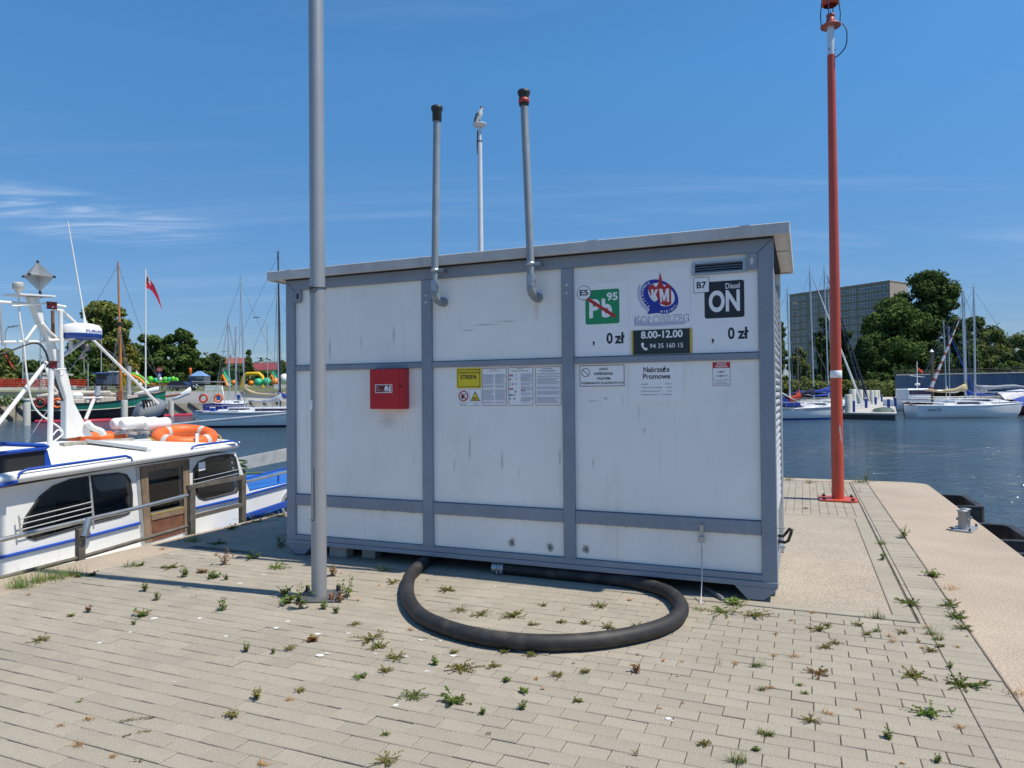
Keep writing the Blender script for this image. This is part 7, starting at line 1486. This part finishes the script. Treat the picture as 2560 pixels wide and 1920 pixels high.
# event tent
p = at(499, 960, 135); et = thing('event_tent', 'dark event tent with a pale blue pointed roof', 'tent', p, 0); q = MB(); q.add([(-1.5, -1.5, 1.5), (1.5, -1.5, 1.5), (1.5, 1.5, 1.5), (-1.5, 1.5, 1.5), (-.25, -.25, 2.5), (.25, -.25, 2.5), (.25, .25, 2.5), (-.25, .25, 2.5)], [(0, 1, 5, 4), (1, 2, 6, 5), (2, 3, 7, 6), (3, 0, 4, 7), (4, 5, 6, 7)]); q.build('roof', mat('tent_blue', (.14, .27, .5), .8), et)
q = MB(); q.box(-1.45, 1.45, -1.3, 1.45, .0, 1.5); q.build('wall', mat('tent_grey', (.12, .13, .16), .8), et); q = MB(); text(q, 'TORU', -.1, 1.35, 1.02, 1.32, -1.31, 0, .02); q.build('lettering', tank_m, et); q = MB(); q.box(-1.46, -1.0, -1.34, -1.305, 0, 1.1); q.build('red_panel', dred_m, et)
# ---------------- inflatables
IG, IO, IY, IDG, IT = [mat(n_, c_, .45, var=.08) for n_, c_ in (('inflatable_green', (.10, .48, .03)), ('inflatable_orange', (.75, .22, .01)), ('inflatable_yellow', (.72, .46, .01)), ('inflatable_dark_green', (.01, .10, .05)), ('inflatable_teal', (.03, .42, .22)))]
p = at(633, 969, 140); ar = thing('inflatable_arch', 'yellow inflatable arch on the grass beyond the marina', 'inflatable', p, 0); hh = at(633, 931, 140).z-p.z; ww = 48*140/F_PX/2
q = MB(); q.tube([(-ww-.5, 0, 0), (-ww+.15, 0, hh*.75), (-ww*.6, 0, hh-.25), (ww*.6, 0, hh-.25), (ww*.95, 0, hh*.72), (ww, 0, 0)], [.42, .36, .36, .36, .38, .40], 10); q.build('arch_tube', IY, ar)
for px, d, w, lab in ((565, 138, 36, 'left'), (686, 140, 42, 'right')):
    p = at(px, 966, d); t = thing('inflatable_house', 'green and orange inflatable play house, %s of the yellow arch' % lab, 'inflatable', p, -.35); hh = at(px, 925, d).z-p.z; ww = w*d/F_PX/2
    for s0, m_, y0 in ((1.0, IDG, .0), (.86, IT, -.35), (.68, IO, -.7)):
        q = MB(); q.tube([(-ww*1.1*s0, y0, 0), (0, y0, hh*s0*.95), (ww*1.1*s0, y0, 0)], [.38, .34, .38], 8); q.build('roof_tube', m_, t)
    q = MB(); q.prism([(-ww*1.15, .2), (0, hh*1.0), (ww*.2, hh*1.0), (-ww*.9, .2)], .3, 2.6, 'xz'); q.build('roof_side', IDG, t); q = MB(); q.prism([(-ww*.6, 0), (0, hh*.55), (ww*.6, 0)], -.2, .2); q.build('entrance', bk_m, t)
p = at(350, 966, 118); t = thing('inflatable_slide', 'green orange and yellow inflatable slide between the ship mast and the flag pole', 'inflatable', p, 0); u_ = 118/F_PX
for m_, pts, r_, nm in ((IG, [(-2.6, 0, 2.2), (-1.0, 0, 2.1), (.4, 0, 1.5), (1.5, 0, .3)], .26, 'slide_side'), (IO, [(-2.4, -.5, 1.9), (-.9, -.5, 1.8), (.3, -.5, 1.2), (1.3, -.5, .15)], .24, 'slide_bed'), (IY, [(-2.7, .2, 0), (-2.6, .2, 2.0)], .35, 'tower_tube'), (IG, [(-1.9, .2, 0), (-1.8, .2, 1.6)], .36, 'tower_tube'), (IY, [(-1.2, .1, 0), (-1.1, .1, 1.4)], .34, 'tower_tube'), (IG, [(-.5, .1, 0), (-.4, .1, 1.0)], .33, 'tower_tube'), (red_p, [(-2.6, .2, 2.5), (-2.3, .2, 3.2)], .22, 'top_tube'), (bb_m, [(-2.5, .2, 2.4), (-2.1, .2, 2.6)], .2, 'top_tube'), (IY, [(-2.5, .2, 2.6), (-2.35, .2, 3.0)], .26, 'top_tube')):
    q = MB(); q.tube(pts, r_, 8); q.build(nm, m_, t)
p = at(405, 964, 120); t = thing('inflatable_castle', 'low green and orange inflatable castle right of the stop sign', 'inflatable', p, 0)
for i, (x, z, r_, m_) in enumerate(((-2.0, 1.0, .55, IG), (-1.1, .9, .4, IT), (.55, .95, .5, IG), (1.25, .95, .45, IT), (1.9, 1.0, .5, IG), (-.3, 1.1, .35, tank_m), (2.5, .9, .4, IG))):
    q = MB(); q.ball((x, 0, z), r_, 12, 0, (1, .8, 1.2)); q.build('tower_tube', m_, t)
q = MB(); q.tube([(-2.6, 0, .25), (2.7, 0, .25)], .28, 8); q.build('base_tube', IO, t); q = MB(); q.tube([(-.9, -.2, .6), (2.6, -.2, .6)], .16, 8); q.build('base_tube', IG, t)
for px, py, r_, m_, lab in ((646, 956, .75, IT, 'green ball under the right leg of the yellow arch'), (667, 955, .8, IT, 'teal ball left of the right inflatable house'), (688, 955, .75, IO, 'orange ball in front of the right inflatable house'), (628, 958, .5, IO, 'small orange ball under the yellow arch'), (585, 957, .5, IO, 'orange ball right of the left inflatable house'), (712, 948, 1.0, tank_m, 'white inflatable partly hidden by the container')):
    q = MB(); q.ball((0, 0, 0), r_*1.1, 14); q.build('inflatable_ball', m_, loc=at(px, py, 136), label=lab, cat='inflatable')
p = at(335, 955, 122); q = MB(); q.lathe([(.0, 2.6), (.25, 2.0), (1.0, 1.0), (1.0, 0), (.0, 0)], 8, smooth=False); q.build('white_tent', tank_m, loc=at(342, 962, 122), label='small white pointed tent behind the inflatable slide', cat='tent')

# ================================================================== WEEDS IN THE PAVING JOINTS
WG = [leafmat('weed_green', (.100, .165, .038), .4, 40, .3), leafmat('weed_olive', (.20, .205, .062), .4, 40, .3), leafmat('weed_brown', (.20, .095, .045), .4, 40, .2), leafmat('weed_straw', (.42, .25, .10), .35, 40, .2), leafmat('weed_stem', (.20, .12, .06), .3, 40, .1), leafmat('weed_bright', (.155, .26, .06), .35, 40, .3)]
def leaf_pts(L, w, fold=.18):
    prof = ((0, .0), (.22, .75), (.5, 1.0), (.78, .62), (1, 0)); vs = []
    for t, k_ in prof: vs += [(L*t, -w/2*k_, fold*w*k_-.14*L*t*t), (L*t, 0, -.14*L*t*t), (L*t, w/2*k_, fold*w*k_-.14*L*t*t)]
    return vs, [(3*i+j, 3*i+j+1, 3*i+j+4, 3*i+j+3) for i in range(4) for j in (0, 1)]
LEAF_ME = []
for m_ in (0, 1, 2, 5):
    q = MB(); vs, fs = leaf_pts(1, .62); q.add(vs, fs, 0, True); LEAF_ME.append(q.mesh('leaf', WG[m_]))
def frame_at(pos, yaw, pitch, roll, s_): return Matrix.Translation(pos) @ Matrix.Rotation(yaw, 4, 'Z') @ Matrix.Rotation(-pitch, 4, 'Y') @ Matrix.Rotation(roll, 4, 'X') @ Matrix.Scale(s_, 4)
def add_leaf(mb, pos, yaw, pitch, roll, s_, m, w=.62):
    vs, fs = leaf_pts(1, w); M_ = frame_at(pos, yaw, pitch, roll, s_); mb.add([M_ @ Vector(v) for v in vs], fs, m, True)
def blade(mb, pos, yaw, lean, L, w, m):
    d = Vector((math.cos(yaw), math.sin(yaw), 0)); sd_ = Vector((-d.y, d.x, 0))*w/2; pos = Vector(pos); vs = []
    for t in (0, .35, .7, 1.0):
        a = lean*(.4+.9*t); c = pos+d*(L*t*math.sin(a))+Vector((0, 0, max(.002, L*t*math.cos(a)))); k_ = 1-t*.95; vs += [c-sd_*k_, c+sd_*k_]
    mb.add(vs, [(0, 1, 3, 2), (2, 3, 5, 4), (4, 5, 7, 6)], m)
DESC = {'leafy': 'small upright dark green weed', 'rosette': 'low dark leafy weed', 'mat': 'flat sprawling knotweed', 'redmat': 'flat sprawling weed with reddish stems', 'dry': 'dried orange brown weed tuft', 'grass': 'short yellowish grass tuft', 'sprig': 'trailing green sprig', 'tiny': 'tiny green seedling', 'stalk': 'thin dry stalk'}
def zone(px, py):
    if ((px-1350)/330)**2+((py-1525)/62)**2 < 1: return 'inside the black hose loop'
    if px < 740: return 'near the left coping' if py < 1480 else ('left of the lamp post' if py < 1670 else 'in the lower left paving')
    if px < 1045 and py < 1600: return 'between lamp post and hose'
    if px < 1300: return 'before the left half of the hose'
    if px < 1900: return 'before the right half of the hose' if py > 1560 else 'beside the container right foot'
    if py > 1540: return 'in the lower right paving'
    return 'beside the aggregate pad'
ORD = ['first', 'second', 'third', 'fourth', 'fifth', 'sixth', 'seventh', 'eighth', 'ninth', 'tenth', 'eleventh', 'twelfth', 'thirteenth', 'fourteenth', 'fifteenth', 'sixteenth', 'seventeenth', 'eighteenth']
RANK = {}
def weed(px, py, kind, rad, label=None, tone=None):
    pos = on(px, py, .0); d = pos.y; R_ = rad*d/F_PX*(1.25 if kind in ('mat', 'redmat', 'grass') else 1.12); parted = label is not None and kind in ('leafy', 'rosette') and rad >= 16
    z_ = zone(px, py); grp = None if label else DESC[kind]+' '+z_; lab = label or (grp+RANK.get((px, py), ''))
    nm = {'dry': 'dry_weed', 'grass': 'grass_tuft', 'stalk': 'dry_stalk'}.get(kind, 'weed'); root = None; q = MB(); rn = rnd
    g0 = {'leafy': 0, 'rosette': 0, 'mat': 1, 'redmat': 1, 'sprig': 1, 'tiny': 0}.get(kind, 0) if tone is None else tone
    lv = []
    if kind in ('leafy', 'rosette', 'tiny'):
        ns = {'leafy': 8, 'rosette': 10, 'tiny': 2}[kind]; hgt = {'leafy': 1.25, 'rosette': .6, 'tiny': 1.1}[kind]*R_; sz = max(.011, min(.030, R_*.34))
        for i in range(ns):
            a = 2*PI*i/ns+rn.uniform(-.5, .5); r_ = R_*rn.uniform(.15, .9)*(.75 if kind == 'leafy' else 1); top = Vector((r_*math.cos(a), r_*math.sin(a), hgt*rn.uniform(.35, 1)*(1.15-.5*r_/R_)))
            mid = Vector((r_*.5*math.cos(a), r_*.5*math.sin(a), top.z*.55)); q.tube([(0, 0, -.004), mid, top], [.0018, .0014, .0008], 4, 4, cap=False); nl = {'leafy': 8, 'rosette': 8, 'tiny': 4}[kind]
            for k_ in range(nl):
                t = .12+.88*(k_+1)/nl; c = (Vector((0, 0, 0)).lerp(mid, t*2) if t < .5 else mid.lerp(top, t*2-1)); mi = g0 if rn.random() > .2 else rn.choice([1, 2, g0, 1])
                lv.append((c, a+rn.uniform(-1.5, 1.5)+k_*2.4, rn.uniform(-.3, .6), rn.uniform(-.6, .6), sz*rn.uniform(.6, 1.3)*(1.1-.3*t), mi, .62))
    elif kind in ('mat', 'redmat', 'sprig'):
        ns = {'mat': 15, 'redmat': 13, 'sprig': 2}[kind]; ex = rn.random()*PI; el = rn.uniform(.45, .8)
        for i in range(ns):
            a = (2*PI*i/ns+rn.uniform(-.4, .4)) if kind != 'sprig' else (.55+PI*i+rn.uniform(-.2, .2)); L = R_*rn.uniform(.35, 1.1)*(1 if kind == 'sprig' else el+(1-el)*abs(math.cos(a-ex*.3))); pts = [Vector((rn.gauss(0, R_*.07), rn.gauss(0, R_*.04), .003))]; aa_ = a; up_ = rn.random() < .4
            for k_ in range(5): aa_ += rn.uniform(-.25, .25); pts.append(pts[-1]+Vector((math.cos(aa_)*L/5, math.sin(aa_)*L/5, rn.uniform(0, .10)*R_ if up_ else rn.uniform(-.004, .005)))); pts[-1].z = max(.003, pts[-1].z)
            q.tube(pts, .0009, 3, 4, cap=False)
            for k_ in range(34):
                t = rn.random()**.85*4.99; j = int(t); c = pts[j].lerp(pts[j+1], t-j)
                lv.append((c, a+rn.uniform(-2.2, 2.2), rn.uniform(-.1, 1.0), rn.uniform(-1, 1), max(.006, min(.013, R_*.10))*rn.uniform(.6, 1.4), g0 if rn.random() > (.25 if kind != 'redmat' else .42) else rn.choice([0, 2, 1]), .48))
    elif kind == 'dry':
        for i in range(26): blade(q, (rn.gauss(0, R_*.3), rn.gauss(0, R_*.15), .001), rn.random()*6.28, rn.uniform(.6, 1.5), R_*rn.uniform(.4, 1.1), .0035, 3 if rn.random() > .2 else 2)
    elif kind == 'grass':
        for i in range(44 if rad < 29 else 95): blade(q, (rn.gauss(0, R_*.35), rn.gauss(0, R_*.14), .0), rn.random()*6.28, rn.uniform(.2, 1.3), R_*rn.uniform(.5, 1.15), .0045, g0 if rn.random() > .25 else rn.choice([1, 3]))
    elif kind == 'stalk':
        for i in range(9): blade(q, (rn.gauss(0, R_*.1), 0, 0), rn.random()*6.28, rn.uniform(.15, .9), R_*rn.uniform(.8, 1.9), .002, 3 if rn.random() > .3 else 1)
    if parted:
        t = thing(nm, lab, 'weed', pos, 0, grp); q.build('stem', WG, t, fix=False)
        for c, yw, pt, rl, s_, mi, w in lv:
            o = bpy.data.objects.new('leaf', LEAF_ME[{0: 0, 1: 1, 2: 2, 5: 3}[mi]]); COL.objects.link(o); o.parent = t; o.matrix_local = frame_at(c, yw, pt, rl, s_)
    else:
        for c, yw, pt, rl, s_, mi, w in lv: add_leaf(q, c, yw, pt, rl, s_, mi, w)
        q.build(nm, WG, loc=pos, fix=False, label=lab, cat='weed', group=grp)
# plants that stand out
weed(752, 1522, 'leafy', 50, 'large bright green weed in front of the lamp post base plate', 0); weed(722, 1508, 'rosette', 34, 'spreading leafy weed at the left front corner of the lamp post plate', 0)
weed(712, 1490, 'leafy', 26, 'upright weed left of the lamp post base plate', 0); weed(870, 1492, 'leafy', 38, 'green weed right of the lamp post base plate', 0); weed(848, 1505, 'leafy', 18, 'weed with reddish leaves touching the right edge of the lamp post plate', 2)
weed(839, 1533, 'leafy', 16, 'small weed standing just right of the lamp post front corner', 0); weed(810, 1522, 'leafy', 17, 'small weed at the front bolt of the lamp post plate', 0); weed(833, 1440, 'leafy', 20, 'reddish brown weed behind the lamp post on its right side', 2)
weed(562, 1412, 'leafy', 34, 'large reddish green weed beside the lamp post shadow', 2); weed(535, 1445, 'rosette', 26, 'dark leafy weed just below the lamp post shadow line', 0); weed(462, 1442, 'leafy', 20, 'dark upright weed above the left half of the lamp post shadow', 0)
weed(565, 1450, 'leafy', 14, 'small dark weed right of the larger weeds in the lamp post shadow', 0); weed(505, 1432, 'rosette', 18, 'brown leafed weed above the middle of the lamp post shadow', 2)
weed(628, 1396, 'rosette', 28, 'dense green weed at the edge of the container shadow', 0); weed(692, 1420, 'mat', 32, 'grey green sprawling weed left of the lamp post', 5); weed(428, 1420, 'mat', 26, 'brownish green sprawling weed near the middle of the left coping', 1)
weed(356, 1540, 'rosette', 28, 'broad dark leafy weed below the lamp post shadow at the left', 0); weed(362, 1478, 'leafy', 18, 'dark compact weed right under the lamp post shadow at the left', 0); weed(557, 1526, 'leafy', 22, 'dark bushy weed on open paving left of the lamp post plate', 0); weed(392, 1500, 'leafy', 16, 'dark weed in the second joint below the post shadow', 0)
weed(221, 1530, 'leafy', 15, 'brown weed alone on the left paving', 2); weed(615, 1628, 'leafy', 18, 'weed with one red leaf and a trailing dry stem', 0); weed(642, 1748, 'leafy', 22, 'tall yellowish weed with a dark shadow in the lower left', 1); weed(579, 1792, 'rosette', 22, 'olive weed in the lower left next to the tall yellowish one', 1)
weed(703, 1370, 'leafy', 26, 'dark weed in the shade at the left corner of the container', 0); weed(742, 1372, 'leafy', 28, 'taller dark weed in the shade under the left end of the container', 0); weed(582, 1324, 'rosette', 26, 'weed in the shade near the far gate post of the boat', 0); weed(640, 1305, 'mat', 44, 'green ground weed in the shade left of the container', 0); weed(702, 1290, 'mat', 40, 'green ground weed touching the left wall of the container', 0); weed(482, 1354, 'grass', 32, 'green grass in the shaded joint by the left coping', 5); weed(545, 1360, 'mat', 22, 'small weed in shade between coping and container corner', 0)
weed(1808, 1532, 'mat', 78, 'large bright green sprawling weed by the grey drain pipe end', 5); weed(1835, 1510, 'rosette', 30, 'bright green bushy clump directly at the grey drain pipe end', 5); weed(1890, 1541, 'mat', 34, 'trailing sprawling weed right of the earthing wire clump', 1)
weed(960, 1426, 'grass', 20, 'bright green grass tuft in the container shadow edge left of the hose', 5); weed(1086, 1662, 'leafy', 20, 'pale green upright weed with a shadow below the left bend of the hose', 5); weed(1152, 1674, 'redmat', 42, 'large sprawling weed with reddish stems right below the hose', 1); weed(1132, 1755, 'mat', 50, 'widest sprawling weed in the foreground centre', 0); weed(1033, 1742, 'mat', 34, 'dark dense sprawling weed left of the widest one', 0); weed(1207, 1786, 'leafy', 16, 'dark upright weed right of the widest sprawling weed', 0); weed(1307, 1772, 'leafy', 18, 'upright round leafed weed with a dark shadow in the foreground centre', 0); weed(1309, 1732, 'rosette', 20, 'low round leafed weed just above the upright one in the foreground centre', 0); weed(902, 1694, 'rosette', 20, 'dark leafy weed with a trailing stem in the foreground left of centre', 0); weed(782, 1603, 'rosette', 24, 'wilted dark weed on the paving below the lamp post', 2); weed(1591, 1680, 'leafy', 20, 'upright brownish weed with a shadow in front of the hose right bend', 2)
weed(2412, 1714, 'mat', 54, 'large grey green mat across the border line at the lower right', 0); weed(2322, 1786, 'mat', 48, 'yellow green mat in the lower right foreground', 5); weed(2219, 1846, 'leafy', 20, 'dark upright weed with reddish leaves in the lower right', 0); weed(2287, 1690, 'mat', 38, 'sprawling brownish green weed left of the grey green mat', 1); weed(2044, 1684, 'redmat', 34, 'reddish sprawling weed on the right paving', 2); weed(2376, 1670, 'leafy', 14, 'small bright green weed on the border line at the right', 5)
weed(2260, 1345, 'leafy', 22, 'bushy weed in the coping joint nearest the twin bollard', 0); weed(2331, 1440, 'rosette', 28, 'bushy dark weed in the middle of the coping joint', 0); weed(2207, 1402, 'leafy', 16, 'small weed in the dark groove beside the aggregate pad', 0); weed(2274, 1510, 'mat', 36, 'sprawling weed over the lower end of the dark groove', 0); weed(2165, 1205, 'leafy', 22, 'tall spiky weed at the far quay edge right of the red post', 0); weed(2150, 1206, 'mat', 38, 'low green weed along the far quay edge right of the red post', 5)
weed(2376, 1516, 'mat', 34, 'upper part of the long weed strip along the coping joint', 0); weed(2394, 1545, 'mat', 32, 'middle of the long weed strip along the coping joint', 0); weed(2408, 1572, 'mat', 24, 'lower end of the long weed strip along the coping joint', 0); weed(2378, 1473, 'dry', 30, 'dry brown creeping weed lying out onto the right coping', None); weed(2540, 1735, 'dry', 40, 'large dry straw clump at the coping edge by the right photo border', None)
for i, (px, py, r_) in enumerate(((48, 1470, 40), (88, 1457, 46), (134, 1448, 38), (180, 1440, 30))): weed(px, py, 'grass', r_, ('leftmost', 'second', 'third', 'rightmost')[i]+' of the long grass tufts along the left coping joint', 5)
# the rest
REST = ((334, 1562, 'leafy', 9), (177, 1541, 'rosette', 12), (100, 1602, 'mat', 26), (683, 1633, 'leafy', 10), (486, 1494, 'tiny', 9), (221, 1800, 'dry', 20), (150, 1816, 'dry', 15), (193, 1866, 'dry', 22), (283, 1892, 'dry', 14), (660, 1913, 'dry', 22), (73, 1487, 'dry', 10), (345, 1800, 'sprig', 44), (330, 1838, 'sprig', 38), (202, 1699, 'tiny', 12), (345, 1904, 'tiny', 14), (202, 1755, 'tiny', 10), (600, 1394, 'tiny', 12), (326, 1417, 'grass', 22), (354, 1414, 'rosette', 14), (231, 1440, 'rosette', 18), (197, 1443, 'rosette', 14), (406, 1374, 'dry', 16), (981, 1458, 'redmat', 22), (1119, 1476, 'mat', 28), (887, 1562, 'mat', 16), (923, 1601, 'redmat', 36), (948, 1618, 'mat', 28), (724, 1624, 'mat', 20), (987, 1646, 'mat', 30), (965, 1679, 'mat', 26), (1234, 1667, 'mat', 22), (1026, 1576, 'dry', 14), (1134, 1633, 'mat', 12), (1204, 1537, 'mat', 26), (1283, 1542, 'mat', 34), (1152, 1527, 'redmat', 20), (750, 1729, 'mat', 12), (1267, 1703, 'rosette', 16), (1334, 1563, 'mat', 16), (1403, 1557, 'mat', 14), (1462, 1559, 'mat', 16), (1522, 1570, 'mat', 24), (1591, 1567, 'mat', 17), (1500, 1517, 'mat', 24), (1359, 1515, 'mat', 16), (1410, 1526, 'stalk', 14), (1573, 1501, 'dry', 9), (1327, 1639, 'mat', 18), (1261, 1631, 'mat', 16), (1797, 1662, 'stalk', 30), (1840, 1660, 'dry', 12), (1891, 1666, 'grass', 20), (1395, 1691, 'redmat', 24), (1464, 1681, 'mat', 16), (1445, 1755, 'mat', 14), (1760, 1862, 'mat', 16), (1890, 1877, 'rosette', 14), (1844, 1906, 'grass', 28), (1592, 1890, 'tiny', 14), (1911, 1836, 'grass', 18), (964, 1838, 'grass', 12), (967, 1906, 'mat', 36), (1219, 1838, 'tiny', 10), (724, 1751, 'dry', 14), (1340, 1700, 'dry', 7), (1707, 1757, 'dry', 6), (1650, 1772, 'dry', 6),
    (2047, 1575, 'mat', 28), (2069, 1565, 'mat', 14), (2065, 1620, 'mat', 20), (2088, 1609, 'mat', 18), (1984, 1642, 'dry', 20), (2192, 1546, 'grass', 24), (2146, 1563, 'mat', 18), (2192, 1579, 'grass', 12), (2257, 1583, 'mat', 16), (2169, 1587, 'mat', 16), (2224, 1592, 'dry', 16), (2231, 1605, 'dry', 14), (2329, 1587, 'grass', 20), (2348, 1600, 'grass', 18), (2351, 1617, 'mat', 12), (2328, 1628, 'mat', 18), (2400, 1821, 'dry', 18), (2026, 1803, 'mat', 26), (2070, 1786, 'dry', 20), (2013, 1736, 'grass', 10), (2316, 1569, 'dry', 16), (1935, 1640, 'dry', 12), (1940, 1585, 'dry', 9), (1925, 1720, 'dry', 16), (1905, 1725, 'grass', 12), (2146, 1775, 'dry', 8), (1978, 1552, 'dry', 9), (2034, 1532, 'dry', 14), (2000, 1715, 'grass', 9), (1925, 1840, 'grass', 14), (2395, 1619, 'dry', 12), (2306, 1620, 'dry', 10), (2255, 1910, 'dry', 10), (2345, 1905, 'leafy', 16), (2204, 1361, 'grass', 16), (1972, 1200, 'grass', 14), (2024, 1208, 'grass', 14), (2033, 1229, 'stalk', 18), (2045, 1246, 'stalk', 18), (2150, 1230, 'stalk', 14), (2014, 1272, 'grass', 7))
byg = {}
for w_ in REST: byg.setdefault((w_[2], zone(w_[0], w_[1])), []).append(w_)
for g_ in byg.values():
    if len(g_) > 1:
        for i, w_ in enumerate(sorted(g_)): RANK[w_[0], w_[1]] = ', '+ORD[i]+' from the left'
for px, py, k_, r_ in REST: weed(px, py, k_, r_)
# fallen leaves
fl = leafmat('fallen_leaf', (.36, .16, .06), .3, 30, .1)
FLG = 'dry orange leaves scattered on the paving'
for px, py in ((1573, 1500), (1640, 1512), (1935, 1535), (2030, 1531), (1340, 1699), (1352, 1722), (1660, 1650), (1700, 1655), (855, 1436), (1116, 1475), (1090, 1590), (945, 1463), (900, 1500), (1600, 1638), (1430, 1660), (2290, 1605), (2415, 1592), (1690, 1690), (880, 1460), (1065, 1453)):
    q = MB(); add_leaf(q, Vector((0, 0, .006)), rnd.random()*6.28, .12, rnd.uniform(-.4, .4), rnd.uniform(.02, .035), 0); q.build('fallen_leaf', fl, loc=on(px, py, 0), fix=False, label='small dry orange leaf lying on the grey paving', cat='leaf', group=FLG)
q = MB(); q.box(-.011, .011, -.009, .009, 0, .002); q.build('paper_scrap', white_p, loc=on(1671, 1797, .003), rot=.2, label='small white paper scrap on the paving in the foreground right of centre', cat='paper')
